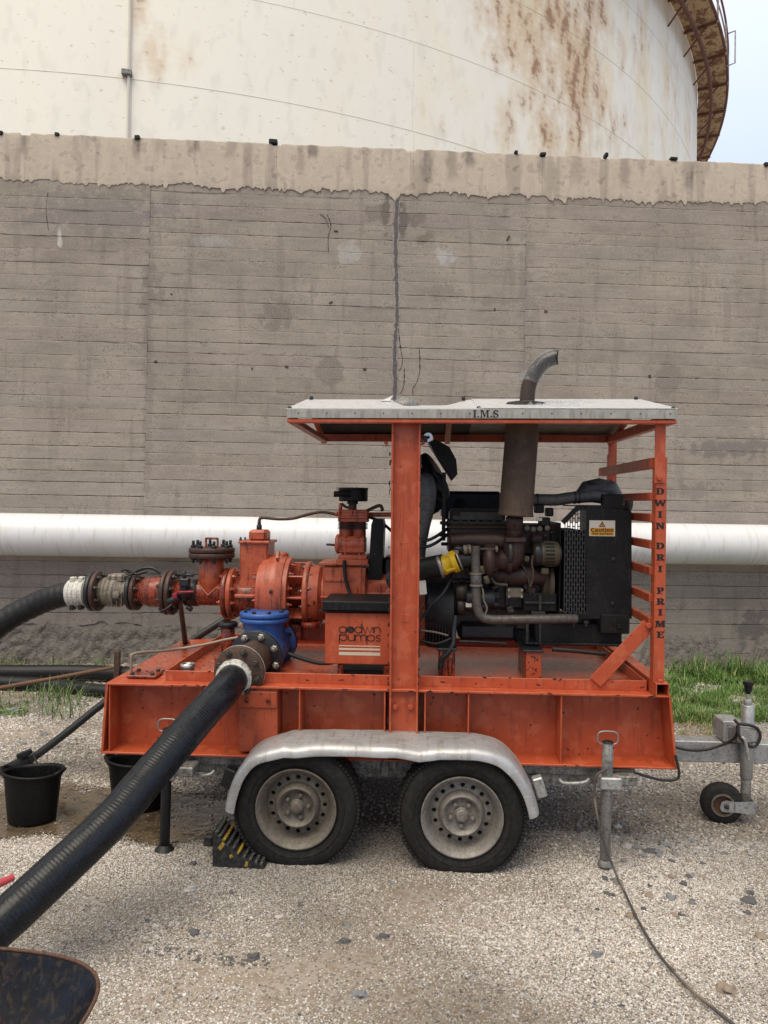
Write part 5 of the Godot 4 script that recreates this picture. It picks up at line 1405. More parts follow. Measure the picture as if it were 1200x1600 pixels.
	slab(P, "housing_plate", Vector3(-0.5878, 1.4335, -0.99), Vector3(0.1053, 0.018, 0.32), "orange_cast")
	var hb := slab(P, "bearing_housing", Vector3(-0.4968, 1.3254, -0.995), Vector3(0.2431, 0.1866, 0.31), "orange_cast", 0.01)
	slab(hb, "oval_cover", Vector3(-0.529, 1.3392, -0.837), Vector3(0.1519, 0.021, 0.01), "orange_cast", 0.002)
	slab(hb, "housing_edge", Vector3(-0.3668, 1.3233, -0.986), Vector3(0.0247, 0.1772, 0.328), "orange_cast", 0.004)
	slab(hb, "housing_foot", Vector3(-0.411, 1.2366, -0.975), Vector3(0.4317, 0.0085, 0.35), "orange_cast", 0.003)
	slab(P, "coupling_guard", Vector3(-0.2754, 1.2732, -1.0), Vector3(0.1561, 0.0869, 0.3), "orange_cast", 0.01)

func build_compressor(P: Node) -> void:
	var z := -0.95
	var base := slab(P, "compressor_base", Vector3(-0.4384, 1.4452, -0.98), Vector3(0.1943, 0.0361, 0.3), "orange_cast", 0.003)
	slab(base, "base_plate", Vector3(-0.4386, 1.4747, -0.98), Vector3(0.1755, 0.021, 0.26), "orange_cast", 0.003)
	var cr := part("crankcase", MB.new().lathe(Vector3(-0.557, 1.5482, -0.97), Vector3.RIGHT, [Vector2(0, 0), Vector2(0, 0.042), Vector2(0.006, 0.056), Vector2(0.012, 0.062), Vector2(0.026, 0.062), Vector2(0.028, 0.058), Vector2(0.182, 0.058), Vector2(0.184, 0.0)], 28, 0.85), M["orange_cast"], P)
	slab(cr, "crankcase_body", Vector3(-0.4455, 1.5448, -0.9675), Vector3(0.1629, 0.1083, 0.105), "orange_cast", 0.012)
	for x in [-0.4859, -0.3991]: slab(cr, "foot_rib", Vector3(x, 1.4855, -0.91), Vector3(0.01, 0.03, 0.04), "orange_cast")
	pipe(cr, "drain_tap", [Vector3(-0.5545, 1.5414, -0.95), Vector3(-0.5852, 1.5456, -0.94), Vector3(-0.6091, 1.5453, -0.94)], 0.007, "rust_flange", 2, 8)
	for x in [-0.4914, -0.4078]:
		var cy := rod(P, "cylinder", Vector3(x, 1.5819, -0.96), Vector3(x, 1.689, -0.96), 0.042, "orange_cast", -1, 24)
	for k in 5:
		slab(P, "cooling_fin", Vector3(-0.446, 1.6459 + 0.0085 * k, -0.96), Vector3(0.178, 0.0035, 0.115), "blueblack", 0.001)
	var hd := slab(P, "cylinder_head", Vector3(-0.4421, 1.7182, -0.9625), Vector3(0.1857, 0.061, 0.115), "orange_cast", 0.004)
	slab(hd, "head_cover", Vector3(-0.4428, 1.7417, -0.96), Vector3(0.1779, 0.0454, 0.1), "orange_cast", 0.004)
	for x in [-0.5264, -0.4515, -0.3611]: slab(hd, "head_rib", Vector3(x, 1.7378, -0.902), Vector3(0.012, 0.06, 0.012), "orange_cast")
	slab(hd, "head_ledge", Vector3(-0.4409, 1.7185, -0.901), Vector3(0.177, 0.0139, 0.018), "orange_cast", 0.002)
	for x in [-0.5381]: rod(hd, "outlet_union", Vector3(x - 0.02, 1.7361, -0.95), Vector3(x, 1.7361, -0.95), 0.015, "orange_cast")
	var el := rod(P, "elbow", Vector3(-0.5244, 1.7601, -0.95), Vector3(-0.5248, 1.8038, -0.95), 0.012, "orange_cast", -1, 10)
	pipe(el, "breather_pipe", [Vector3(-0.5168, 1.7999, -0.95), Vector3(-0.4927, 1.7803, -0.95), Vector3(-0.4648, 1.7766, -0.95)], 0.009, "rust_brown")
	var nk := rod(P, "filter_neck", Vector3(-0.4487, 1.7609, -0.95), Vector3(-0.4492, 1.8164, -0.95), 0.025, "rust_brown")
	rod(nk, "neck_clamp", Vector3(-0.449, 1.7965, -0.95), Vector3(-0.4492, 1.8164, -0.95), 0.034, "blueblack")
	var af := part("air_filter", MB.new().lathe(Vector3(-0.4452, 1.8144, -0.95), Vector3.UP, [Vector2(0, 0), Vector2(0, 0.082), Vector2(0.006, 0.09), Vector2(0.072, 0.09), Vector2(0.074, 0.093), Vector2(0.083, 0.093), Vector2(0.085, 0.088), Vector2(0.085, 0.0)], 36), M["black_paint"], P)
	part("filter_snout", MB.new().tube([Vector3(-0.4614, 1.8628, -0.87), Vector3(-0.5022, 1.8622, -0.85), Vector3(-0.5361, 1.8579, -0.84), Vector3(-0.5516, 1.8578, -0.84)], [0.024, 0.021, 0.018, 0.019], 16), M["black_paint"], af)
	pipe(af, "clip", [Vector3(-0.5304, 1.8821, -0.89), Vector3(-0.5423, 1.8937, -0.89), Vector3(-0.5345, 1.9016, -0.89)], 0.003, "steel_wire", 3, 6)
	pipe(P, "delivery_pipe", [Vector3(-0.3573, 1.7578, -0.95), Vector3(-0.3257, 1.7739, -0.95), Vector3(-0.2862, 1.7901, -0.95), Vector3(-0.2702, 1.7824, -0.95), Vector3(-0.2621, 1.7547, -0.95)], 0.011, "rust_brown")
	rod(P, "manifold_tube", Vector3(-0.3594, 1.7335, -0.98), Vector3(-0.0964, 1.7361, -0.98), 0.014, "orange_cast", -1, 12)
	pipe(P, "black_hose", [Vector3(-0.3488, 1.7173, -1.0), Vector3(-0.2964, 1.6978, -1.0), Vector3(-0.2481, 1.6663, -1.0), Vector3(-0.2082, 1.6304, -1.01)], 0.010, "cable_black")
	var bg := part("belt_guard", MB.new().prism(PackedVector2Array([Vector2(-0.345, 1.332), Vector2(-0.2627, 1.3293), Vector2(-0.2501, 1.6735), Vector2(-0.2582, 1.7086), Vector2(-0.3169, 1.708), Vector2(-0.3284, 1.6727)]), Vector3(0, 0, -1.10), Vector3.RIGHT, Vector3.UP, 0.21), M["black_paint"], P)
	slab(bg, "guard_bracket", Vector3(-0.3132, 1.3193, -0.9675), Vector3(0.0707, 0.0185, 0.165), "orange_cast")
	for q in [[0.0, 584, 880], [0, 586, 850]]: pass
	bolts(bg, Vector3(-0.3031, 1.4932, -0.888), Vector3.BACK, 0, 1, 0.007, M["nut_dark"], "bolt", 0, 0.0)
	slab(P, "drive_housing", Vector3(-0.1552, 1.3879, -1.04), Vector3(0.2064, 0.1745, 0.22), "blueblack", 0.02)
	pipe(P, "oil_hose", [Vector3(-0.4839, 1.4608, -0.82), Vector3(-0.4829, 1.4111, -0.815), Vector3(-0.4741, 1.3461, -0.81), Vector3(-0.4537, 1.2815, -0.805), Vector3(-0.4287, 1.2337, -0.79)], 0.011, "black_rubber")

func build_discharge(P: Node) -> void:
	# one axis from the volute outlet forward and to the left
	var A := Vector3(-0.921, 0.9465, -0.9)
	var B := Vector3(-0.9727, 0.9101, -0.23)
	var d := (B - A).normalized()
	var L := A.distance_to(B)
	var up := (Vector3.UP - d * d.y).normalized()
	flange(P, "outlet_flange", A - d * 0.018, d, 0.140, 0.028, M["blueblack"], 8, 0.014, M["nut_dark"], 0.83, true, 44)
	var rear := flange(P, "blue_rear_flange", A + d * 0.012, d, 0.140, 0.026, M["blue_paint"], 8, 0.014, M["nut_dark"], 0.83, true, 44)
	rod(P, "outlet_neck", A - d * 0.16, A, 0.10, "orange_oily", -1, 32)
	var vb := part("blue_valve", MB.new().lathe(A + d * 0.02, d, [Vector2(0, 0.10), Vector2(0.05, 0.12), Vector2(0.24, 0.124), Vector2(L * 0.52, 0.115)], 44, 0.7), M["blue_paint"], P)
	var m1 := A + d * (L * 0.52)
	flange(P, "blue_front_flange", m1, d, 0.150, 0.024, M["blue_paint"], 0, 0.014, M["nut_silver"], 0.83, false, 44)
	# valve bonnet with a round cover
	var cc := Vector3(-0.941, 1.1423, -0.7)
	var nk := part("bonnet", MB.new().lathe(Vector3(cc.x, cc.y - 0.19, cc.z), Vector3.UP, [Vector2(0, 0.11), Vector2(0.05, 0.115), Vector2(0.16, 0.115)], 40, 0.5), M["blue_paint"], vb)
	part("bonnet_flange", MB.new().cyl(cc - Vector3(0, 0.040, 0), cc - Vector3(0, 0.014, 0), 0.145, -1, 48, 0.005), M["blue_paint"], vb)
	var cv := part("bonnet_cover", MB.new().cyl(cc - Vector3(0, 0.011, 0), cc + Vector3(0, 0.018, 0), 0.145, -1, 48, 0.006), M["blue_paint"], vb)
	bolts(vb, cc + Vector3(0, 0.018, 0), Vector3.UP, 0.114, 8, 0.012, M["blueblack"], "bolt", 0.35, 0.0)
	# dark spool with bright studs
	var mf := flange(P, "spool_rear_flange", m1 + d * 0.028, d, 0.154, 0.026, M["blueblack"], 8, 0.020, M["nut_silver"], 0.82, false, 44)
	part("spool_pipe", MB.new().cyl(m1 + d * 0.03, B, 0.100, -1, 40), M["rust_brown"], P)
	part("spool_rim", MB.new().ring(m1 + d * 0.012, m1 + d * 0.016, 0.152, 0.1, 44, 0.001), M["galv"], mf)
	var ff := flange(P, "spool_front_flange", B, d, 0.136, 0.028, M["rust_brown"], 8, 0.018, M["nut_dark"], 0.80, true, 44)
	part("flange_rim", MB.new().ring(B - d * 0.0165, B - d * 0.0135, 0.1375, 0.1, 44, 0.0008), M["galv"], ff)

func build_toolbox(P: Node) -> void:
	var zf := -0.40
	var bx := slab(P, "control_box", Vector3(-0.2953, 1.0638, -0.56), Vector3(0.4931, 0.2814, 0.32), "orange", 0.004)
	slab(bx, "box_lid", Vector3(-0.3012, 1.2422, -0.5625), Vector3(0.5135, 0.0542, 0.355), "black_paint", 0.006)
	slab(bx, "lid_ledge", Vector3(-0.3107, 1.2147, -0.5575), Vector3(0.5328, 0.0004, 0.365), "black_paint", 0.002)
	for px in [-0.457, -0.2031]: slab(bx, "box_foot", Vector3(px, 0.875, -0.43), Vector3(0.03, 0.085, 0.04), "orange_oily")
	slab(bx, "dark_tray", Vector3(-0.3435, 0.86, -0.55), Vector3(0.26, 0.04, 0.2), "black_paint")
	for q in [[1008.5, 1011.3], [1012.7, 1017.0], [1018.8, 1025.2]]:
		pass
	slab(bx, "white_stripe", Vector3(-0.3513, 1.0235, -0.3998), Vector3(0.2264, 0.005, 0.0025), "cream", 0.0005)
	slab(bx, "white_stripe", Vector3(-0.3511, 1.0058, -0.3998), Vector3(0.2264, 0.0102, 0.0025), "cream", 0.0005)
	slab(bx, "white_stripe", Vector3(-0.3509, 0.9806, -0.3998), Vector3(0.2265, 0.0172, 0.0025), "cream", 0.0005)
	# hairline lettering: strokes laid on the face; x in x-heights
	var glyph := {
		"g": [[[0.5, 0.5, 0.5, 0, 360]], [[1.0, 1.0, 1.0, 0.1], [0.52, 0.08, 0.48, 0, -150]], 1.12],
		"d": [[[0.5, 0.5, 0.5, 0, 360]], [[1.0, 1.45, 1.0, 0.0]], 1.12],
		"w": [[], [[0.0, 1.0, 0.36, 0.0, 0.68, 1.0, 1.0, 0.0, 1.36, 1.0]], 1.48],
		"i": [[], [[0.0, 1.0, 0.0, 0.0]], 0.18],
		"n": [[[0.42, 0.58, 0.42, 0, 180]], [[0.0, 1.0, 0.0, 0.0], [0.84, 0.58, 0.84, 0.0]], 0.96],
		"p": [[[0.52, 0.5, 0.5, 0, 360]], [[0.0, 1.0, 0.0, -0.48]], 1.16],
		"u": [[[0.42, 0.42, 0.42, 180, 360]], [[0.0, 1.0, 0.0, 0.42], [0.84, 1.0, 0.84, 0.0]], 0.98],
		"m": [[[0.34, 0.66, 0.34, 0, 180], [1.02, 0.66, 0.34, 0, 180]], [[0.0, 1.0, 0.0, 0.0], [0.68, 0.66, 0.68, 0.0], [1.36, 0.66, 1.36, 0.0]], 1.5],
		"s": [[[0.32, 0.75, 0.25, 20, 270], [0.32, 0.25, 0.25, 90, -160]], [], 0.7]}
	for ln in [["g*dwin", 988.2], ["pumps", 1000.3]]:
		var word: String = ln[0]
		var tot := 0.0
		for ch in word: tot += 1.12 if ch == "*" else glyph[ch][2]
		var o := Vector3(-0.4633, 1.0966, -0.3985)
		if ln[1] > 995: o = Vector3(-0.4629, 1.0531, -0.3985)
		var wid: float = 0.2244
		var s := wid / (tot - 0.12)
		var sy := 0.0324
		var mb := MB.new()
		var x := 0.0
		for ch in word:
			if ch == "*":
				var c := o + Vector3((x + 0.5) * s, 0.5 * sy, 0)
				for k in 5:
					var f: float = [-0.7, -0.36, 0.0, 0.36, 0.7][k]
					var el: Array = []
					for i in 17: el.append(c + Vector3(sin(f * 1.4) * 0.5 * s * cos(PI * i / 16 - PI / 2), sin(PI * i / 16 - PI / 2) * 0.5 * sy, 0))
					mb.tube(el, 0.0016, 5)
					var hw := sqrt(1.0 - f * f) * 0.5 * s
					mb.tube([c + Vector3(-hw, f * 0.5 * sy, 0), c + Vector3(hw, f * 0.5 * sy, 0)], 0.0016, 5)
				var ci: Array = []
				for i in 25: ci.append(c + Vector3(cos(TAU * i / 24) * 0.5 * s, sin(TAU * i / 24) * 0.5 * sy, 0))
				mb.tube(ci, 0.0026, 6)
				x += 1.12
				continue
			var gl: Array = glyph[ch]
			var strokes: Array = []
			for arc in gl[0]: strokes.append(arc_pts(arc))
			for line in gl[1]:
				if line.size() == 5: strokes.append(arc_pts(line))
				else:
					var ps: Array = []
					for i in range(0, line.size(), 2): ps.append(Vector2(line[i], line[i + 1]))
					strokes.append(ps)
			for stt in strokes:
				var pts: Array = []
				for p in stt: pts.append(o + Vector3((x + p.x) * s, p.y * sy, 0))
				mb.tube(pts, 0.0024, 6)
			x += gl[2]
		part("lettering", mb, M["letter_black"], bx)

func arc_pts(a: Array) -> Array:
	var out: Array = []
	for i in 21:
		var t := deg_to_rad(lerpf(a[3], a[4], i / 20.0))
		out.append(Vector2(a[0] + cos(t) * a[2], a[1] + sin(t) * a[2]))
	return out

func build_engine(P: Node) -> void:
	var X := Vector3.RIGHT
	# block, head, cover, sump
	var blk := slab(P, "engine_block", Vector3(0.448, 1.3515, -0.86), Vector3(0.6061, 0.3114, 0.4), "engine", 0.02)
	slab(blk, "block_ledge", Vector3(0.4398, 1.3609, -0.6675), Vector3(0.5669, 0.0245, 0.065), "engine", 0.008)
	slab(blk, "block_ledge", Vector3(0.4596, 1.5043, -0.665), Vector3(0.5365, 0.0113, 0.07), "engine", 0.006)
	for x in [0.2142, 0.3164, 0.4693, 0.5781, 0.6721]:
		slab(blk, "casting_rib", Vector3(x, 1.3039, -0.645), Vector3(0.016, 0.15, 0.05), "engine", 0.005)
	var hd := slab(P, "cylinder_head", Vector3(0.4326, 1.6023, -0.86), Vector3(0.5926, 0.1779, 0.36), "engine_red", 0.012)
	slab(hd, "head_edge", Vector3(0.4339, 1.6709, -0.8575), Vector3(0.6105, 0.0118, 0.385), "engine_red", 0.004)
	for x in [0.1771, 0.2725, 0.375, 0.6374]:
		slab(hd, "exhaust_port", Vector3(x, 1.6048, -0.655), Vector3(0.075, 0.06, 0.07), "engine_red", 0.014)
		bolts(hd, Vector3(x + 0.05, 1.6286, -0.655), Vector3.BACK, 0, 1, 0.012, M["engine_grey"], "bolt", 0, 0.5)
	part("exhaust_manifold", MB.new().tube([Vector3(0.1533, 1.5948, -0.61), Vector3(0.2579, 1.6002, -0.6), Vector3(0.3834, 1.5986, -0.59), Vector3(0.4912, 1.5962, -0.59)], [0.04, 0.045, 0.05, 0.05], 16), M["engine_red"], hd)
	for p in [Vector3(0.5794, 1.6714, -0.64), Vector3(0.6157, 1.6645, -0.64), Vector3(0.6518, 1.6686, -0.64), Vector3(0.6951, 1.6727, -0.64)]: rod(hd, "core_plug", p, p + Vector3(0, 0, 0.012), 0.016, "plate_grey")
	var rc := slab(P, "rocker_cover", Vector3(0.3061, 1.7349, -0.85), Vector3(0.3239, 0.0826, 0.26), "engine_grey", 0.03)
	slab(rc, "cover_flange", Vector3(0.3179, 1.6963, -0.85), Vector3(0.3697, 0.0184, 0.3), "engine_grey", 0.004)
	slab(rc, "cover_mark", Vector3(0.1835, 1.7486, -0.7203), Vector3(0.0487, 0.0257, 0.0035), "black_paint", 0.001)
	slab(P, "crankcase_skirt", Vector3(0.4031, 1.1383, -0.88), Vector3(0.4393, 0.1307, 0.32), "engine", 0.01)
	slab(P, "sump", Vector3(0.3674, 1.0659, -0.85), Vector3(0.3398, 0.1087, 0.34), "blueblack", 0.03)
	pipe(P, "sump_rod", [Vector3(0.2023, 1.0236, -0.6), Vector3(0.3182, 1.0222, -0.6), Vector3(0.47, 1.0142, -0.6)], 0.008, "engine_grey")
	slab(P, "sump_well", Vector3(0.5996, 1.0654, -0.88), Vector3(0.1427, 0.1474, 0.28), "black_paint", 0.01)
	for k in 9: bolts(hd, Vector3(0.162, 1.6403, -0.663).lerp(Vector3(0.7245, 1.6466, -0.663), k / 8.0), Vector3.BACK, 0, 1, 0.009, M["engine_grey"], "bolt", 0, 0.3)
	for k in 8: bolts(blk, Vector3(0.1957, 1.2014, -0.658).lerp(Vector3(0.7288, 1.2067, -0.658), k / 7.0), Vector3.BACK, 0, 1, 0.009, M["engine_grey"], "bolt", 0, 0.2)
	for k in 7: bolts(rc, Vector3(0.1552, 1.6985, -0.695).lerp(Vector3(0.4506, 1.7015, -0.695), k / 6.0), Vector3.UP, 0, 1, 0.010, M["engine_grey"], "bolt", 0, 0.2)
	var wr := RandomNumberGenerator.new()
	wr.seed = 21
	for k in 16:
		var a := Vector3(0.1531, 1.5771, -0.6).lerp(Vector3(0.6718, 1.5834, -0.6), wr.randf()) + Vector3(0, wr.randf_range(-0.10, 0.06), wr.randf_range(-0.02, 0.03))
		var b := a + Vector3(wr.randf_range(-0.16, 0.16), wr.randf_range(-0.26, -0.08), wr.randf_range(-0.02, 0.04))
		var q := a.lerp(b, 0.5) + Vector3(wr.randf_range(-0.05, 0.05), wr.randf_range(-0.03, 0.03), wr.randf_range(0.01, 0.05))
		pipe(P, "wiring", [a, a.lerp(q, 0.5) + Vector3(0.01, 0, 0.012), q, b], wr.randf_range(0.003, 0.007), ["cable_black", "engine_grey", "cable_black", "rust_brown"][k % 4], 6, 8)
	for k in 14:
		var a := Vector3(0.1314, 1.6306, -0.62).lerp(Vector3(0.7369, 1.2013, -0.62), wr.randf())
		a.y = lerpf(1.5975, 1.1961, wr.randf())
		slab(P, "small_fitting", a, Vector3(wr.randf_range(0.02, 0.05), wr.randf_range(0.015, 0.045), 0.05), ["engine", "engine_grey", "engine_red"][k % 3], 0.005, Basis(Vector3.BACK, wr.randf_range(-0.4, 0.4)))
	# bell housing at the drive end
	part("flywheel_housing", MB.new().lathe(Vector3(0.0043, 1.1766, -0.85), X, [Vector2(0, 0.12), Vector2(0, 0.22), Vector2(0.02, 0.235), Vector2(0.10, 0.24), Vector2(0.14, 0.25), Vector2(0.165, 0.25), Vector2(0.17, 0.18)], 40, 0.8), M["blueblack"], P)
	for k in 9:
		slab(P, "housing_fin", Vector3(0.0161 + k * 0.018, 1.0787, -0.66), Vector3(0.006, 0.14, 0.08), "engine", 0.002)
	# turbo: scroll, centre, exhaust elbow
	var tb := part("turbocharger", MB.new().lathe(Vector3(0.3176, 1.4877, -0.56), X, [Vector2(0, 0.03), Vector2(0.0, 0.05), Vector2(0.012, 0.085), Vector2(0.035, 0.10), Vector2(0.062, 0.095), Vector2(0.075, 0.06), Vector2(0.12, 0.045), Vector2(0.14, 0.07), Vector2(0.15, 0.075), Vector2(0.165, 0.075), Vector2(0.17, 0.05), Vector2(0.20, 0.05)], 32, 0.5), M["engine_red"], P)
	rod(tb, "oil_flange", Vector3(0.4601, 1.5419, -0.53), Vector3(0.4813, 1.5421, -0.53), 0.075, "engine_grey", -1, 24)
	part("turbo_neck", MB.new().tube(curve([Vector3(0.3737, 1.582, -0.56), Vector3(0.3742, 1.5388, -0.56), Vector3(0.3635, 1.4567, -0.55), Vector3(0.3745, 1.4282, -0.55)], 5), 0.045, 14), M["engine_red"], tb)
	part("exhaust_elbow", MB.new().tube(curve([Vector3(0.4961, 1.5917, -0.54), Vector3(0.4967, 1.5417, -0.54), Vector3(0.4876, 1.5051, -0.55), Vector3(0.4365, 1.4885, -0.57)], 6), 0.062, 16), M["engine_red"], P)
	slab(P, "elbow_flange", Vector3(0.4969, 1.61, -0.53), Vector3(0.1115, 0.0267, 0.14), "engine_red", 0.005)
	slab(P, "manifold_lug", Vector3(0.2523, 1.6165, -0.62), Vector3(0.0834, 0.0245, 0.04), "plate_grey", 0.004, Basis(Vector3(0, 0, 1), -0.12))
	# lower block: gallery, side plate, starter, filters
	rod(P, "oil_gallery", Vector3(0.3701, 1.4034, -0.62), Vector3(0.677, 1.4005, -0.62), 0.055, "engine_red", -1, 18)
	pipe(P, "oil_return", [Vector3(0.3559, 1.4288, -0.54), Vector3(0.3705, 1.3932, -0.54), Vector3(0.3993, 1.3614, -0.54), Vector3(0.4526, 1.355, -0.54), Vector3(0.4633, 1.3552, -0.54)], 0.010, "engine_grey")
	var sp := slab(P, "side_plate", Vector3(0.5126, 1.303, -0.62), Vector3(0.096, 0.0584, 0.04), "plate_grey", 0.008)
	for p in [Vector3(0.4774, 1.3197, -0.6), Vector3(0.5493, 1.3208, -0.6), Vector3(0.4778, 1.2834, -0.6), Vector3(0.5497, 1.2846, -0.6)]: bolts(sp, p, Vector3.BACK, 0, 1, 0.009, M["nut_silver"], "bolt", 0, 0.0)
	var sm := rod(P, "starter_motor", Vector3(0.2349, 1.2675, -0.58), Vector3(0.3932, 1.2701, -0.58), 0.058, "blueblack", -1, 24)
	rod(sm, "solenoid", Vector3(0.2342, 1.2304, -0.56), Vector3(0.3561, 1.2324, -0.56), 0.032, "engine", -1, 20)
	slab(sm, "maker_plate", Vector3(0.2483, 1.2408, -0.5425), Vector3(0.0323, 0.0245, 0.035), "sticker_white", 0.001)
	rod(sm, "terminal", Vector3(0.3837, 1.2414, -0.55), Vector3(0.4194, 1.2384, -0.55), 0.02, "black_paint", -1, 10)
	rod(P, "fuel_pump", Vector3(0.1776, 1.3042, -0.6), Vector3(0.2429, 1.3052, -0.6), 0.055, "engine", -1, 20)
	rod(P, "fuel_pump", Vector3(0.1857, 1.2204, -0.6), Vector3(0.2292, 1.2211, -0.6), 0.05, "engine", -1, 20)
	for q in [[Vector3(0.3134, 1.4639, -0.5), Vector3(0.3209, 1.4178, -0.5)], [Vector3(0.3351, 1.4073, -0.5), Vector3(0.3497, 1.3649, -0.5)]]: rod(P, "brass_union", q[0], q[1], 0.018, "alternator", -1, 8)
	slab(P, "dark_bracket", Vector3(0.654, 1.2537, -0.75), Vector3(0.1876, 0.1057, 0.3), "black_paint", 0.004)
	slab(P, "bracket_lip", Vector3(0.6518, 1.2519, -0.5975), Vector3(0.1715, 0.0116, 0.025), "engine_grey", 0.002)
	slab(P, "bracket_lip", Vector3(0.6511, 1.2508, -0.59), Vector3(0.0153, 0.09, 0.02), "engine_grey", 0.002)
	# alternator with slotted end, belt pulley and wiring
	var al := part("alternator", MB.new().lathe(Vector3(0.6058, 1.531, -0.56), X, [Vector2(0, 0), Vector2(0, 0.055), Vector2(0.01, 0.064), Vector2(0.055, 0.066), Vector2(0.057, 0.072), Vector2(0.12, 0.072), Vector2(0.14, 0.06), Vector2(0.142, 0.0)], 32, 0.8), M["alternator"], P)
	part("alternator_band", MB.new().ring(Vector3(0.6094, 1.531, -0.56), Vector3(0.6484, 1.5315, -0.56), 0.070, 0.05, 32), M["blueblack"], al)
	for k in 7:
		var a := -0.9 + k * 0.3
		slab(al, "slot", Vector3(0.6909, 1.5321, -0.56) + Vector3(0, sin(a) * 0.0715, cos(a) * 0.0715), Vector3(0.05, 0.011, 0.006), "black_paint", 0.001, Basis(Vector3.RIGHT, -a))
	rod(al, "alternator_pulley", Vector3(0.7334, 1.5326, -0.56), Vector3(0.7582, 1.5329, -0.56), 0.045, "engine_grey", -1, 24)
	pipe(al, "wire", [Vector3(0.5973, 1.5243, -0.5), Vector3(0.5908, 1.4818, -0.5), Vector3(0.5983, 1.4359, -0.5), Vector3(0.5953, 1.3934, -0.5), Vector3(0.5853, 1.3543, -0.5)], 0.006, "rust_brown")
	var pl := part("crank_pulley", MB.new().lathe(Vector3(0.6718, 1.3556, -0.7), X, [Vector2(0, 0.02), Vector2(0, 0.11), Vector2(0.01, 0.118), Vector2(0.025, 0.105), Vector2(0.04, 0.118), Vector2(0.06, 0.118), Vector2(0.065, 0.02)], 36, 0.8), M["alternator"], P)
	slab(pl, "tension_bracket", Vector3(0.668, 1.4351, -0.55), Vector3(0.0426, 0.0349, 0.06), "alternator", 0.006)
	rod(P, "lift_plug", Vector3(0.576, 1.4989, -0.6), Vector3(0.5744, 1.4998, -0.588), 0.017, "plate_grey")
	pipe(P, "loom_wire", [Vector3(0.3146, 1.3502, -0.5), Vector3(0.3239, 1.3207, -0.48), Vector3(0.3279, 1.2748, -0.48), Vector3(0.3459, 1.2327, -0.48), Vector3(0.3358, 1.1971, -0.48)], 0.005, "plate_grey")
	pipe(P, "loom_wire", [Vector3(0.1497, 1.3818, -0.55), Vector3(0.1102, 1.3126, -0.52), Vector3(0.0605, 1.2607, -0.5), Vector3(0.0253, 1.2245, -0.5), Vector3(-0.0027, 1.1704, -0.5)], 0.009, "black_rubber")
	pipe(P, "loom_wire", [Vector3(0.1748, 1.1842, -0.5), Vector3(0.1642, 1.1055, -0.48), Vector3(0.1606, 1.0381, -0.46), Vector3(0.1327, 0.9866, -0.45), Vector3(0.098, 0.9506, -0.45), Vector3(0.0915, 0.8975, -0.45)], 0.014, "blueblack")
	pipe(P, "loom_wire", [Vector3(-0.0192, 1.0415, -0.5), Vector3(0.0625, 1.0289, -0.48), Vector3(0.133, 1.0516, -0.48), Vector3(0.1689, 1.0665, -0.5)], 0.008, "cable_black")
	pipe(P, "loom_wire", [Vector3(-0.0162, 1.0987, -0.5), Vector3(0.0622, 1.0895, -0.5), Vector3(0.1334, 1.0729, -0.5)], 0.006, "plate_grey")
	pipe(P, "coolant_line", [Vector3(0.2571, 1.5578, -0.52), Vector3(0.3229, 1.5563, -0.5), Vector3(0.3969, 1.5572, -0.5)], 0.008, "engine_grey")
	rod(P, "line_joint", Vector3(0.3899, 1.5571, -0.5), Vector3(0.4039, 1.5573, -0.5), 0.018, "plate_grey", -1, 10)
	for k in 4: pipe(P, "injector_pipe", [Vector3(0.1767, 1.5171, -0.63), Vector3(0.2332, 1.5417, -0.6), Vector3(0.2776, 1.5052, -0.61)].map(func(p): return p + Vector3(k * 0.02, -k * 0.011, 0)), 0.004, "engine_grey", 4, 6)
	# supports on the deck
	for q in [[Vector3(0.1299, 0.9491, -0.46), 1], [Vector3(0.6017, 0.9448, -0.46), 0]]:
		var c: Vector3 = q[0]
		var ft := slab(P, "engine_mount", Vector3(c.x, 0.92, c.z), Vector3(0.085, 0.165, 0.012), "orange_deck" if q[1] == 0 else "orange_oily")
		slab(ft, "mount_web", Vector3(c.x - 0.04, 0.92, c.z - 0.16), Vector3(0.012, 0.165, 0.31), "orange_oily")
		slab(ft, "mount_top", Vector3(c.x - 0.005, 1.005, c.z - 0.15), Vector3(0.115, 0.012, 0.34), "blueblack")
	slab(P, "rear_mount", Vector3(0.1384, 0.989, -0.85), Vector3(0.0866, 0.1031, 0.3), "orange_oily")
	# long pipe: top hose, joint sleeve, bend, run to the radiator
	part("coolant_pipe", MB.new().tube(curve([Vector3(0.2804, 1.5735, -0.5), Vector3(0.2811, 1.506, -0.5), Vector3(0.2833, 1.4076, -0.49), Vector3(0.2855, 1.3024, -0.48), Vector3(0.2932, 1.2318, -0.48), Vector3(0.3148, 1.1861, -0.48), Vector3(0.3712, 1.1694, -0.48), Vector3(0.4833, 1.1714, -0.48), Vector3(0.6055, 1.1753, -0.48), Vector3(0.7657, 1.1768, -0.5), Vector3(0.8394, 1.175, -0.52)], 6), 0.0255, 18), M["coolant"], P)
	var sl := rod(P, "joint_sleeve", Vector3(0.2831, 1.4253, -0.49), Vector3(0.2853, 1.3514, -0.485), 0.031, "silicone", -1, 24)
	rod(sl, "hose_clamp", Vector3(0.2831, 1.4253, -0.49), Vector3(0.2832, 1.4147, -0.49), 0.034, "plate_grey", -1, 24, 0.001)
	rod(sl, "hose_clamp", Vector3(0.2852, 1.362, -0.485), Vector3(0.2853, 1.3497, -0.485), 0.035, "plate_grey", -1, 24, 0.001)
	var th := rod(P, "thermostat_cap", Vector3(0.2135, 1.5514, -0.5), Vector3(0.2559, 1.5554, -0.5), 0.026, "plate_grey", -1, 20)
	rod(th, "cap_band", Vector3(0.2312, 1.5516, -0.5), Vector3(0.2453, 1.5535, -0.5), 0.028, "rust_brown", -1, 20)
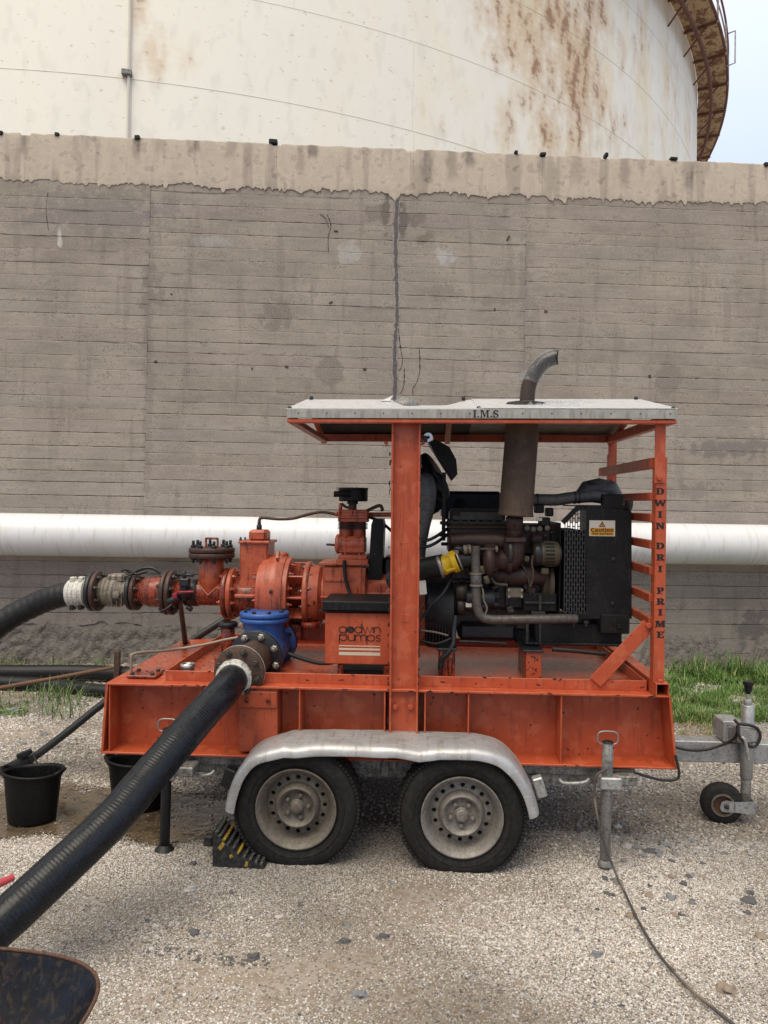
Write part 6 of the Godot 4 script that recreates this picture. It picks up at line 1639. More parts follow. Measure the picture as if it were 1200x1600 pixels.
	rod(P, "thermostat_stub", Vector3(0.1639, 1.5579, -0.5), Vector3(0.2135, 1.5549, -0.5), 0.016, "blueblack", -1, 16)
	# black air hose with the yellow coupling
	part("air_hose", MB.new().tube(curve([Vector3(-0.1809, 1.3624, -0.62), Vector3(-0.1211, 1.3857, -0.58), Vector3(-0.0125, 1.4336, -0.55), Vector3(0.1054, 1.4621, -0.53)], 6), 0.063, 24), M["black_rubber"], P)
	part("air_hose", MB.new().tube([Vector3(0.1726, 1.4853, -0.52), Vector3(0.2732, 1.4958, -0.54)], 0.046, 22), M["black_rubber"], P)
	var ax := (Vector3(0.1865, 1.493, -0.515) - Vector3(0.0947, 1.4584, -0.53)).normalized()
	var yc := part("yellow_coupling", MB.new().lathe(Vector3(0.0983, 1.4584, -0.53), ax, [Vector2(0, 0.04), Vector2(0, 0.056), Vector2(0.012, 0.058), Vector2(0.02, 0.052), Vector2(0.05, 0.052), Vector2(0.058, 0.058), Vector2(0.064, 0.063), Vector2(0.088, 0.063), Vector2(0.092, 0.058), Vector2(0.092, 0.03)], 30, 0.8), M["yellow"], P)
	for a in [0.6, 2.2, 3.9, 5.3]:
		var rdir := Vector3(0, cos(a), sin(a))
		slab(yc, "coupling_ear", Vector3(0.0983, 1.4584, -0.53) + ax * 0.05 + rdir * 0.058, Vector3(0.06, 0.016, 0.016), "yellow", 0.005, Basis(ax, rdir, ax.cross(rdir)).orthonormalized())
	part("steel_band", MB.new().ring(Vector3(0.0787, 1.451, -0.53), Vector3(0.0965, 1.4566, -0.53), 0.0655, 0.04, 28, 0.001), M["steel_wire"], yc)
	part("steel_band", MB.new().ring(Vector3(0.1847, 1.4912, -0.515), Vector3(0.1936, 1.4949, -0.515), 0.062, 0.04, 28, 0.001), M["steel_wire"], yc)
	rod(P, "eye_nut", Vector3(0.1748, 1.5367, -0.5), Vector3(0.1741, 1.5376, -0.485), 0.014, "plate_grey", -1, 14)
	slab(P, "red_bracket", Vector3(-0.0113, 1.4802, -0.63), Vector3(0.0404, 0.0287, 0.06), "orange_cast")
	slab(P, "pale_plate", Vector3(-0.0097, 1.3365, -0.517), Vector3(0.04, 0.0782, 0.004), "sticker_white", 0.001, Basis(Vector3(0, 0, 1), 0.10))
	slab(P, "red_post", Vector3(-0.0119, 1.1518, -0.66), Vector3(0.0355, 0.2567, 0.08), "orange_oily")

func build_radiator(P: Node) -> void:
	# shroud: front sheet with a cut corner, the slotted guard, core and feet
	var zf := -0.55
	var sh := part("radiator_shroud", MB.new().prism(PackedVector2Array([Vector2(0.9017, 1.1714), Vector2(1.1507, 1.1758), Vector2(1.143, 1.7693), Vector2(1.1009, 1.7796), Vector2(1.1006, 1.8079), Vector2(0.8939, 1.8025)]), Vector3(0, 0, -0.562), Vector3.RIGHT, Vector3.UP, 0.012), M["black_paint"], P)
	# slotted guard, built as strips and bridges so that the gaps are open
	var x0 := 0.78
	var x1 := 0.9051
	var yb := 1.2019
	var yt := 1.7806
	var gd := MB.new()
	var cols := 9
	var w := (x1 - x0) / cols
	for k in cols + 1:
		var x := x0 + k * w
		var top := yt - maxf(0.0, (x0 + w * 5.2 - x)) * 1.05
		gd.box(Vector3(x, (yb + top) / 2, -0.556), Vector3(0.0042, top - yb, 0.003), Basis(), 0.0005)
		if k < cols:
			var pitch := 0.046
			var y := yb + (0.0 if k % 2 == 0 else pitch * 0.5)
			while y < top:
				gd.box(Vector3(x + w / 2, y, -0.5561), Vector3(w - 0.0045, 0.007, 0.0026), Basis(), 0.0004)
				y += pitch
	part("slotted_guard", gd, M["guard_grey"], sh, "slotted sheet guard")
	slab(sh, "added_dark_backing", Vector3((x0 + x1) / 2 + 0.004, (yb + yt) / 2 - 0.06, -0.86), Vector3(x1 - x0, yt - yb - 0.12, 0.50), "dark_hole", 0.004)  # dark block added behind the slots to stand in for their shade
	var edge := MB.new()
	edge.bar(Vector3(x0 - 0.012, yb - 0.035, -0.556), Vector3(x0 - 0.012, 1.7121, -0.556), 0.006, 0.026)
	edge.bar(Vector3(x0 - 0.014, 1.7049, -0.556), Vector3(0.8529, 1.795, -0.556), 0.006, 0.028)
	edge.bar(Vector3(x0 - 0.012, yb - 0.016, -0.5565), Vector3(x1, yb - 0.016, -0.5565), 0.006, 0.03)
	edge.bar(Vector3(0.8459, yt + 0.008, -0.5565), Vector3(x1, yt + 0.008, -0.5565), 0.006, 0.02)
	part("guard_frame", edge, M["black_paint"], sh)
	part("guard_side", MB.new().box(Vector3(0.7694 - 0.012, (yb + yt) / 2 - 0.05, -0.80), Vector3(0.004, yt - yb - 0.05, 0.47), Basis(), 0.001), M["black_paint"], sh)
	slab(sh, "shroud_top", Vector3(0.9814, 1.8015, -0.8225), Vector3(0.2463, 0.0084, 0.515), "black_paint", 0.002)
	for k in 26:
		slab(sh, "core_fin", Vector3(0.9817, 1.1755 + k * 0.024, -0.85), Vector3(0.05, 0.003, 0.44), "blueblack", 0.0005)
	slab(P, "radiator_core", Vector3(1.0648, 1.473, -0.85), Vector3(0.1852, 0.6313, 0.5), "black_paint", 0.01)
	slab(P, "radiator_frame", Vector3(1.0396, 1.8269, -0.5725), Vector3(0.1129, 0.0806, 0.055), "black_paint", 0.006)
	slab(P, "radiator_foot", Vector3(1.058, 1.1463, -0.5975), Vector3(0.1585, 0.1073, 0.125), "black_paint", 0.006)
	for p in [Vector3(1.045, 1.5052, -0.55), Vector3(1.0446, 1.2595, -0.55)]: rod(sh, "plug", p, p + Vector3(0, 0, 0.006), 0.012, "blueblack", -1, 12)
	bolts(P, Vector3(1.0774, 1.1378, -0.535), Vector3.BACK, 0, 1, 0.014, M["black_paint"], "bolt", 0, 0.0)
	# header tank with filler cap
	var ht := part("header_tank", MB.new().tube([Vector3(0.9343, 1.8551, -0.85), Vector3(0.9639, 1.8897, -0.85), Vector3(1.0277, 1.9016, -0.85), Vector3(1.1028, 1.8908, -0.85), Vector3(1.1295, 1.853, -0.85)], [0.05, 0.062, 0.066, 0.06, 0.045], 18), M["silicone"], P)
	rod(ht, "filler_neck", Vector3(0.9835, 1.9007, -0.82), Vector3(0.9832, 1.931, -0.82), 0.020, "engine_grey")
	rod(ht, "filler_cap", Vector3(0.9832, 1.9272, -0.82), Vector3(0.983, 1.9442, -0.82), 0.031, "blueblack")
	rod(P, "end_pipe", Vector3(1.1916, 1.8231, -0.9), Vector3(1.2332, 1.8235, -0.9), 0.05, "engine_grey")
	# top hose
	var hp := part("top_hose", MB.new().tube(curve([Vector3(0.6223, 1.8327, -0.7), Vector3(0.6846, 1.8333, -0.7), Vector3(0.7559, 1.8339, -0.69), Vector3(0.8267, 1.8455, -0.68), Vector3(0.8811, 1.8496, -0.68), Vector3(0.9578, 1.8541, -0.7), Vector3(1.04, 1.844, -0.74)], 5), 0.034, 20), M["silicone"], P)
	for q in [[Vector3(0.8485, 1.8475, -0.68), Vector3(0.8611, 1.8476, -0.68)], [Vector3(0.6406, 1.8329, -0.7), Vector3(0.6516, 1.833, -0.7)], [Vector3(0.8738, 1.8495, -0.68), Vector3(0.8847, 1.8496, -0.68)]]: rod(hp, "hose_clamp", q[0], q[1], 0.037, "engine_grey", -1, 22, 0.001)
	slab(P, "small_plate", Vector3(0.6463, 1.7219, -0.6225), Vector3(0.0326, 0.0178, 0.005), "sticker_white", 0.001)
	for q in [[Vector3(0.6559, 1.7812, -0.7), 0.05], [Vector3(0.7146, 1.7633, -0.7), 0.04], [Vector3(0.6829, 1.708, -0.68), 0.06]]: slab(P, "hose_bracket", q[0], Vector3(q[1], 0.05, 0.08), "black_paint", 0.006)
	# warning label
	var lb := slab(sh, "warning_label", Vector3(0.9826, 1.6772, -0.5486), Vector3(0.1412, 0.0874, 0.0022), "sticker_white", 0.0006)
	slab(lb, "label_band", Vector3(0.9817, 1.6583, -0.5473), Vector3(0.1284, 0.0412, 0.0015), "sticker_yellow", 0.0004)
	var c := Vector3(0.9822, 1.6985, -0.5466)
	lb.set_meta("label", "yellow and white hot surface label")
	part("label_triangle", MB.new().prism(PackedVector2Array([Vector2(-0.019, -0.014), Vector2(0.019, -0.014), Vector2(0, 0.018)]), c + Vector3(0, 0, -0.0005), Vector3.RIGHT, Vector3.UP, 0.001), M["letter_black"], lb)
	part("label_triangle", MB.new().prism(PackedVector2Array([Vector2(-0.0125, -0.0105), Vector2(0.0125, -0.0105), Vector2(0, 0.0105)]), c + Vector3(0, 0, 0.0004), Vector3.RIGHT, Vector3.UP, 0.0006), M["sticker_yellow"], lb)
	slab(lb, "exclamation_mark", c + Vector3(0, 0.001, 0.0013), Vector3(0.003, 0.010, 0.0006), "letter_black", 0.0002)
	slab(lb, "exclamation_mark", c + Vector3(0, -0.0075, 0.0013), Vector3(0.003, 0.003, 0.0006), "letter_black", 0.0002)
	text(lb, "label_word", "Caution", Vector3(0.9825, 1.6676, -0.5462), 0.029, M["letter_black"], "Droid Sans", 800, 0.0006, Basis().scaled(Vector3(1.15, 1, 1)))
	text(lb, "label_word", "Hot surface", Vector3(0.9827, 1.6477, -0.5462), 0.018, M["letter_black"], "Droid Sans", 800, 0.0006, Basis().scaled(Vector3(1.1, 1, 1)))
	# base box under the radiator
	slab(P, "base_box", Vector3(0.87, 1.0747, -0.85), Vector3(0.4865, 0.132, 0.5), "black_paint", 0.008)
	for x in [0.6475, 0.6618]: pass
	slab(P, "base_rib", Vector3(0.5817, 1.078, -0.6), Vector3(0.0158, 0.1299, 0.04), "engine_grey", 0.002)
	slab(P, "base_rib", Vector3(0.6531, 1.0793, -0.6), Vector3(0.0158, 0.1297, 0.04), "engine_grey", 0.002)
	slab(P, "base_rail", Vector3(0.8501, 1.0237, -0.835), Vector3(0.5669, 0.0105, 0.53), "blueblack", 0.003)
	slab(P, "brown_ledge", Vector3(0.8505, 1.1815, -0.63), Vector3(0.3039, 0.0126, 0.14), "rust_brown", 0.004)
	for p in [Vector3(0.8294, 1.161, -0.54), Vector3(0.8997, 1.1622, -0.54)]: bolts(P, p, Vector3.DOWN, 0, 1, 0.014, M["engine_grey"], "bolt", 0, 0.8)
	pipe(P, "flat_hose", [Vector3(0.7083, 1.0094, -0.5), Vector3(0.8375, 1.0013, -0.5), Vector3(0.9768, 0.99, -0.5), Vector3(0.9988, 0.9899, -0.52)], 0.013, "cable_black")

func build_intake(P: Node) -> void:
	# black cowl behind the engine, intake drum, rain hood, tapered duct
	slab(P, "rear_cowl", Vector3(0.2935, 1.7971, -1.25), Vector3(0.3814, 0.1791, 0.3), "black_paint", 0.02)
	rod(P, "cowl_port", Vector3(0.221, 1.8064, -1.1), Vector3(0.2203, 1.8064, -1.085), 0.035, "dark_hole")
	var a := Vector3(-0.0574, 1.9095, -0.9)
	var b := Vector3(0.1053, 1.9808, -0.9)
	var dr := part("intake_drum", MB.new().cyl(Vector3(-0.0972, 1.8866, -0.95), Vector3(0.0703, 1.9805, -0.9), 0.165, 0.155, 30), M["black_paint"], P)
	rod(dr, "drum_band", Vector3(0.0163, 1.9495, -0.917), Vector3(0.0279, 1.9573, -0.914), 0.168, "blueblack", -1, 30)
	part("drum_end", MB.new().lathe(Vector3(0.0014, 1.8703, -0.85), Vector3(0.25, -0.2, 0.95).normalized(), [Vector2(-0.14, 0.0), Vector2(-0.14, 0.14), Vector2(0.0, 0.145), Vector2(0.012, 0.13), Vector2(0.012, 0)], 30), M["blueblack"], dr)
	var hp := PackedVector2Array()
	for p in [[669,687], [679,687], [702,698], [714,718], [714,741], [708,750], [690,722], [682,702]]: pass
	hp = PackedVector2Array([Vector2(0.0136, 2.1728), Vector2(0.0551, 2.1881), Vector2(0.1386, 2.1431), Vector2(0.1809, 2.0677), Vector2(0.1893, 1.9807), Vector2(0.1595, 1.9464), Vector2(0.0981, 2.0407), Vector2(0.0443, 2.1237)])
	part("rain_hood", MB.new().prism(hp, Vector3(0, 0, -1.02), Vector3.RIGHT, Vector3.UP, 0.24), M["black_paint"], P)
	part("intake_duct", MB.new().tube(curve([Vector3(-0.0184, 1.9732, -0.72), Vector3(-0.0027, 1.9057, -0.71), Vector3(-0.0091, 1.7936, -0.7), Vector3(-0.0267, 1.6815, -0.7), Vector3(-0.0439, 1.5319, -0.7), Vector3(-0.0535, 1.3635, -0.7)], 5), [0.03, 0.045, 0.055, 0.06, 0.062, 0.064, 0.066, 0.067, 0.068, 0.068, 0.068, 0.066, 0.064, 0.062, 0.06, 0.058, 0.056, 0.054, 0.052, 0.05, 0.05, 0.05, 0.05, 0.05, 0.05, 0.05], 20), M["silicone"], P)
	var br := slab(P, "support_bar", Vector3(0.1093, 1.7888, -0.755), Vector3(0.0228, 0.4029, 0.01), "black_paint", 0.002)
	for q in [[Vector3(0.112, 1.6929, -0.745), 0.05, 0.02], [Vector3(0.1203, 1.6215, -0.745), 0.07, 0.02], [Vector3(0.1385, 1.6744, -0.745), 0.02, 0.09], [Vector3(0.1245, 1.5688, -0.745), 0.06, 0.02]]: slab(br, "bar_bracket", q[0], Vector3(q[1], q[2], 0.02), "black_paint", 0.003)
	for k in 2:
		pipe(P, "black_hose", [Vector3(-0.0325, 1.5968, -0.6), Vector3(0.0148, 1.5973, -0.6), Vector3(0.0586, 1.6152, -0.62), Vector3(0.1035, 1.6426, -0.68), Vector3(0.1422, 1.6671, -0.74)].map(func(p): return p + Vector3(0, -0.036 * k, 0)), 0.0095, "cable_black")
	# lifting eye on the post
	var le := slab(P, "lifting_lug", Vector3(-0.0099, 2.1445, -0.29), Vector3(0.0372, 0.0267, 0.04), "blueblack", 0.004)
	part("lifting_eye", MB.new().lathe(Vector3(0.0119, 2.1548, -0.29), Vector3.BACK, [Vector2(-0.012, 0.009), Vector2(-0.012, 0.024), Vector2(0.0, 0.028), Vector2(0.012, 0.024), Vector2(0.012, 0.009), Vector2(-0.012, 0.009)], 20, 0.5), M["chrome"], le)
	slab(le, "eye_shank", Vector3(-0.0066, 2.1534, -0.2875), Vector3(0.0237, 0.0234, 0.025), "plate_grey", 0.004)
	pipe(P, "white_tube", [Vector3(-0.0165, 1.8445, -0.55), Vector3(0.0381, 1.8235, -0.6)], 0.004, "plate_grey", 2, 6)

func build_exhaust(P: Node) -> void:
	var a := Vector3(0.4985, 1.7425, -0.5)
	var b := Vector3(0.5328, 2.2757, -0.5)
	var d := (b - a).normalized()
	var m := part("muffler", MB.new().lathe(a, d, [Vector2(-0.004, 0.05), Vector2(0.0, 0.097), Vector2(0.008, 0.099), Vector2(0.014, 0.095), Vector2(0.03, 0.093), Vector2(0.50, 0.0905), Vector2(0.57, 0.09), Vector2(0.575, 0.04)], 40, 0.9), M["muffler"], P)
	rod(P, "muffler_inlet", Vector3(0.4935, 1.6141, -0.52), Vector3(0.4968, 1.7424, -0.5), 0.042, "engine_red", -1, 24)
	rod(P, "inlet_clamp", Vector3(0.4935, 1.6713, -0.51), Vector3(0.4933, 1.7353, -0.5), 0.048, "engine_red", -1, 24)
	slab(P, "clamp_slot", Vector3(0.4909, 1.6835, -0.46), Vector3(0.008, 0.03, 0.008), "dark_hole", 0.001)
	var q := Vector3(0.5462, 2.3537, -0.45)
	part("roof_collar", MB.new().lathe(Vector3(q.x - 0.005, q.y - 0.012, q.z), Vector3(0, 1, 0.2).normalized(), [Vector2(-0.004, 0.04), Vector2(-0.004, 0.108), Vector2(0.006, 0.112), Vector2(0.02, 0.10), Vector2(0.026, 0.06), Vector2(0.026, 0.04)], 36, 0.5), M["black_paint"], P)
	slab(P, "collar_tab", Vector3(0.4339, 2.343, -0.47), Vector3(0.0244, 0.0139, 0.04), "blueblack", 0.003)
	var ring := rod(P, "pipe_ring", Vector3(0.5524, 2.3528, -0.47), Vector3(0.5522, 2.3703, -0.47), 0.046, "rust_brown", -1, 26)
	part("exhaust_pipe", MB.new().tube(curve([Vector3(0.5507, 2.3458, -0.47), Vector3(0.5519, 2.3947, -0.47), Vector3(0.5582, 2.4506, -0.47), Vector3(0.575, 2.4995, -0.47), Vector3(0.5919, 2.5309, -0.47)], 5), 0.0405, 22, false), M["exhaust_rust"], P)
	part("exhaust_tip", MB.new().tube(curve([Vector3(0.5784, 2.5065, -0.47), Vector3(0.6022, 2.5449, -0.47), Vector3(0.639, 2.5823, -0.465), Vector3(0.6794, 2.6021, -0.46), Vector3(0.7095, 2.6081, -0.455)], 6), 0.042, 22, false), M["exhaust_tip"], P)
	var dm := Vector3(0.7061, 2.6082, -0.4555)
	rod(P, "pipe_mouth", dm - Vector3(0.012, -0.002, 0), dm, 0.036, "dark_hole", -1, 22, 0.0)

# ---------------------------------------------------------------- the trailer underneath
func build_trailer() -> void:
	var base := Vector3(-0.2, 0.0, -0.75)
	var t := thing("trailer", "galvanised twin axle trailer with silver mudguard carrying the orange skid", "trailer", base, Transform3D(Vector3(0.999982, 0.006019, 0.000086), Vector3(-0.006019, 0.999614, 0.027126), Vector3(0.000077, -0.027126, 0.999632), Vector3(0.01061, 0.00025, -0.04775)))
	make_wheel(t, Vector3(-0.6277, 0.281, 0.0), "rim_dirty", 0.0)
	make_wheel(t, Vector3(0.1953, 0.266, 0.0), "rim", 0.35)
	make_wheel(t, Vector3(-0.6277, 0.281, 0.0) + Vector3(0, 0, -1.62), "rim_dirty", 0.2)
	make_wheel(t, Vector3(0.1953, 0.266, 0.0) + Vector3(0, 0, -1.62), "rim", 0.7)
	for p in [Vector3(-0.6277, 0.281, 0.0), Vector3(0.1953, 0.266, 0.0)]:
		rod(t, "axle", p + Vector3(0, 0, -0.15), p + Vector3(0, 0, -1.5), 0.04, "galv_dirty")
		slab(t, "axle_arm", p + Vector3(-0.06, 0.05, -0.28), Vector3(0.22, 0.10, 0.06), "galv_dirty", 0.01)
	mudguard(t, 0.0)
	mudguard(t, -1.67)
	# chassis rails
	var x0 := -1.3728
	var x1 := 1.0977
	for z in [-0.285, -1.415]:
		var r := slab(t, "chassis_rail", Vector3((x0 + x1) / 2, 0.428, z), Vector3(x1 - x0, 0.05, 0.07), "galv_dirty", 0.004)
		slab(r, "lower_rail", Vector3((x0 + x1) / 2, 0.377, z - 0.01), Vector3(x1 - x0 - 0.02, 0.05, 0.05), "galv_dirty", 0.004)
	slab(t, "mounting_bracket", Vector3(-0.1964, 0.4312, -0.225), Vector3(0.0376, 0.0961, 0.03), "galv_dirty", 0.002)
	slab(t, "fender_bracket", Vector3(0.5977, 0.362, -0.19), Vector3(0.0528, 0.1031, 0.06), "galv", 0.006, Basis(Vector3(0, 0, 1), 0.3))
	slab(t, "fender_bracket", Vector3(-1.0192, 0.3562, -0.21), Vector3(0.0583, 0.0992, 0.06), "blueblack", 0.006, Basis(Vector3(0, 0, 1), -0.35))
	for q in [[Vector3(-1.2756, 0.371, -0.24), Vector3(-1.2515, 0.3548, -0.23), Vector3(-1.1893, 0.3497, -0.23), Vector3(-1.1272, 0.3584, -0.23), Vector3(-1.1061, 0.3759, -0.24)], [Vector3(0.7081, 0.3847, -0.24), Vector3(0.7262, 0.369, -0.23), Vector3(0.7818, 0.3674, -0.23), Vector3(0.8372, 0.3756, -0.23), Vector3(0.8587, 0.3892, -0.24)]]:
		pipe(t, "tie_hook", q, 0.010, "galv", 5, 8)
	for x in [x0 + 0.03, x1 - 0.05, -0.6, 0.5]: slab(t, "cross_member", Vector3(x, 0.40, -0.85), Vector3(0.06, 0.06, 1.06), "galv_dirty", 0.004)
	# drawbar, coupling, jockey wheel
	var zj := -0.80
	var db := slab(t, "drawbar", Vector3((x1 + 2.85) / 2 - 0.4, 0.3544, -0.87), Vector3(2.85 - x1 + 0.8, 0.1164, 0.10), "galv", 0.005)
	slab(db, "drawbar_sleeve", Vector3(1.6334 - 0.06, 0.358 + 0.001, -0.87), Vector3(0.44, 0.1164 + 0.008, 0.108), "galv", 0.005)
	slab(t, "coupling_body", Vector3(2.55, 0.4003, -0.87), Vector3(0.5, 0.13, 0.09), "galv", 0.02)
	part("coupling_head", MB.new().lathe(Vector3(2.86, 0.3697, -0.87), Vector3.UP, [Vector2(-0.05, 0.05), Vector2(-0.03, 0.06), Vector2(0.03, 0.055), Vector2(0.05, 0.03), Vector2(0.055, 0)], 20, 0.5), M["galv"], t)
	slab(t, "clamp_box", Vector3(1.8092, 0.4865, -0.875), Vector3(0.1115, 0.1211, 0.15), "galv", 0.004)
	slab(t, "clamp_box", Vector3(1.8685, 0.4905, -0.81), Vector3(0.1197, 0.0964, 0.18), "galv", 0.012)
	slab(t, "clamp_inside", Vector3(1.8155, 0.4707, -0.8235), Vector3(0.067, 0.0884, 0.053), "galv_dirty", 0.002)
	var jx := 1.8814
	var jk := part("jockey_tube", MB.new().cyl(Vector3(jx, 0.2269, -0.78), Vector3(jx + 0.003, 0.6532, -0.78), 0.035, -1, 28), M["galv"], t)
	rod(jk, "jockey_inner", Vector3(jx - 0.004, 0.0734, -0.78), Vector3(jx, 0.2456, -0.78), 0.0285, "galv_dirty", -1, 24)
	rod(jk, "screw_collar", Vector3(jx, 0.6495, -0.78), Vector3(jx, 0.6868, -0.78), 0.022, "galv")
	rod(jk, "screw", Vector3(jx, 0.6719, -0.78), Vector3(jx + 0.004, 0.7316, -0.78), 0.010, "galv", -1, 10)
	part("winding_knob", MB.new().lathe(Vector3(jx + 0.004, 0.7167, -0.78), Vector3.UP, [Vector2(0, 0.012), Vector2(0.02, 0.02), Vector2(0.05, 0.024), Vector2(0.054, 0.030), Vector2(0.072, 0.030), Vector2(0.074, 0.0)], 18), M["black_rubber"], jk)
	pipe(jk, "clamp_lever", [Vector3(1.8192, 0.4862, -0.7), Vector3(1.8294, 0.4786, -0.69), Vector3(1.8406, 0.4423, -0.69), Vector3(1.8485, 0.3948, -0.69), Vector3(1.8543, 0.362, -0.69)], 0.009, "galv")
	# fork and small wheel
	var wc := Vector3(1.7567, 0.069, -0.8)
	for s in [-1.0, 1.0]:
		part("jockey_fork", MB.new().prism(PackedVector2Array([Vector2(-0.035, -0.012), Vector2(-0.025, 0.02), Vector2(0.0, 0.032), Vector2(0.05, 0.025), Vector2(0.165, 0.03), Vector2(0.172, -0.045), Vector2(0.05, -0.035), Vector2(0.0, -0.035), Vector2(-0.025, -0.03)]), wc + Vector3(0, 0, 0.052 * s - 0.003), Vector3.RIGHT, Vector3.UP, 0.006), M["galv"], t)
	slab(t, "fork_bridge", wc + Vector3(0.168, -0.008, 0), Vector3(0.012, 0.075, 0.11), "galv")
	bolts(t, wc + Vector3(0, 0, 0.055), Vector3.BACK, 0, 1, 0.014, M["nut_dark"], "bolt", 0, 0.5)
	var jw := part("jockey_wheel", MB.new().lathe(wc + Vector3(0, 0, -0.038), Vector3(-0.16, 0, 1).normalized(), [Vector2(0, 0.06), Vector2(0, 0.095), Vector2(0.012, 0.114), Vector2(0.028, 0.119), Vector2(0.050, 0.119), Vector2(0.066, 0.114), Vector2(0.078, 0.095), Vector2(0.078, 0.06)], 36, 0.6), M["tyre"], t)
	part("jockey_rim", MB.new().lathe(wc + Vector3(0, 0, -0.036), Vector3(-0.16, 0, 1).normalized(), [Vector2(0.0, 0.0), Vector2(0.0, 0.062), Vector2(0.080, 0.062), Vector2(0.082, 0.055), Vector2(0.062, 0.045), Vector2(0.060, 0.0)], 30), M["rust_edge"], jw)
	part("rim_edge", MB.new().lathe(wc + Vector3(-0.012, 0, 0.04), Vector3(-0.16, 0, 1).normalized(), [Vector2(0, 0.055), Vector2(0, 0.066), Vector2(0.006, 0.066), Vector2(0.006, 0.055), Vector2(0, 0.055)], 30), M["rim_dirty"], jw)
	# cables looped over the drawbar clamp
	pipe(t, "cable_loop", [Vector3(1.4584, 0.3957, -0.79), Vector3(1.5506, 0.3756, -0.79), Vector3(1.6422, 0.3781, -0.79), Vector3(1.7152, 0.3989, -0.79), Vector3(1.7725, 0.4331, -0.77), Vector3(1.8033, 0.4806, -0.74), Vector3(1.8014, 0.5459, -0.72)], 0.0075, "cable_black")
	pipe(t, "cable_loop", [Vector3(1.7988, 0.5703, -0.75), Vector3(1.812, 0.5572, -0.72), Vector3(1.8638, 0.5526, -0.715), Vector3(1.9105, 0.5354, -0.715), Vector3(1.9268, 0.4932, -0.71), Vector3(1.9097, 0.445, -0.71), Vector3(1.8778, 0.4294, -0.71), Vector3(1.8339, 0.4572, -0.7), Vector3(1.8015, 0.5084, -0.71), Vector3(1.8085, 0.5534, -0.72)], 0.0085, "cable_black")
	# the two prop stands clamped at the near side
	prop_stand(t, Vector3(0.92, 0.6253, -0.1), Vector3(0.9121, 0.0093, -0.1), Vector3(0.9305, 0.4292, -0.12), "galv_dirty", Vector3(0.9194, 0.6732, -0.1))
	prop_stand(t, Vector3(-1.3114, 0.6318, -0.1), Vector3(-1.3249, 0.0089, -0.1), Vector3(-1.3206, 0.4094, -0.12), "black_rubber", Vector3(-1.3118, 0.6912, -0.1))
	# short lead from the stand to the end of the skid
	pipe(t, "short_lead", [Vector3(0.9645, 0.4573, -0.17), Vector3(1.0508, 0.4565, -0.17), Vector3(1.1307, 0.4361, -0.17), Vector3(1.2104, 0.4189, -0.17), Vector3(1.277, 0.4241, -0.17), Vector3(1.2924, 0.4505, -0.17), Vector3(1.2871, 0.4973, -0.175), Vector3(1.2754, 0.544, -0.18)], 0.007, "cable_black")

func prop_stand(t: Node, top: Vector3, foot: Vector3, clamp: Vector3, m: String, loop: Vector3) -> void:
	var d := (foot - top).normalized()
	var mid := Vector3(clamp.x, clamp.y, top.z)
	var up := rod(t, "prop_stand", top, top.lerp(foot, 0.97), 0.0258, m, -1, 24)
	rod(up, "stand_top", top + Vector3(0, -0.004, 0), top + Vector3(0, 0.006, 0), 0.027, "blueblack", -1, 24)
	rod(up, "stand_sleeve", top.lerp(foot, 0.36), top.lerp(foot, 0.05), 0.0275, m, -1, 24)
	rod(up, "stand_foot", foot + Vector3(0, 0.03, 0), foot, 0.028, m, 0.036 if m == "galv_dirty" else 0.05, 24)
	slab(up, "clamp", mid, Vector3(0.105, 0.06, 0.075), "galv", 0.006)
	slab(up, "clamp_arm", mid + Vector3(0.09, 0.0, -0.07), Vector3(0.10, 0.05, 0.12), "galv_dirty", 0.006)
	rod(up, "clamp_screw", mid + Vector3(0.10, -0.02, 0.0), mid + Vector3(0.10, -0.065, 0.0), 0.008, "galv_dirty", -1, 8)
	var pts: Array = []
	var w := 0.050
	var h := 0.033
	for i in 25:
		var a := TAU * i / 24.0 - PI / 2
		var p := Vector3(signf(cos(a)) * pow(absf(cos(a)), 0.6) * w, signf(sin(a)) * pow(absf(sin(a)), 0.6) * h, 0)
		pts.append(Vector3(loop.x, top.y + 0.022, top.z) + p)
	part("stand_handle", MB.new().tube(pts, 0.0045, 8, false), M["rust_rail"] if false else M["steel_wire"], up)

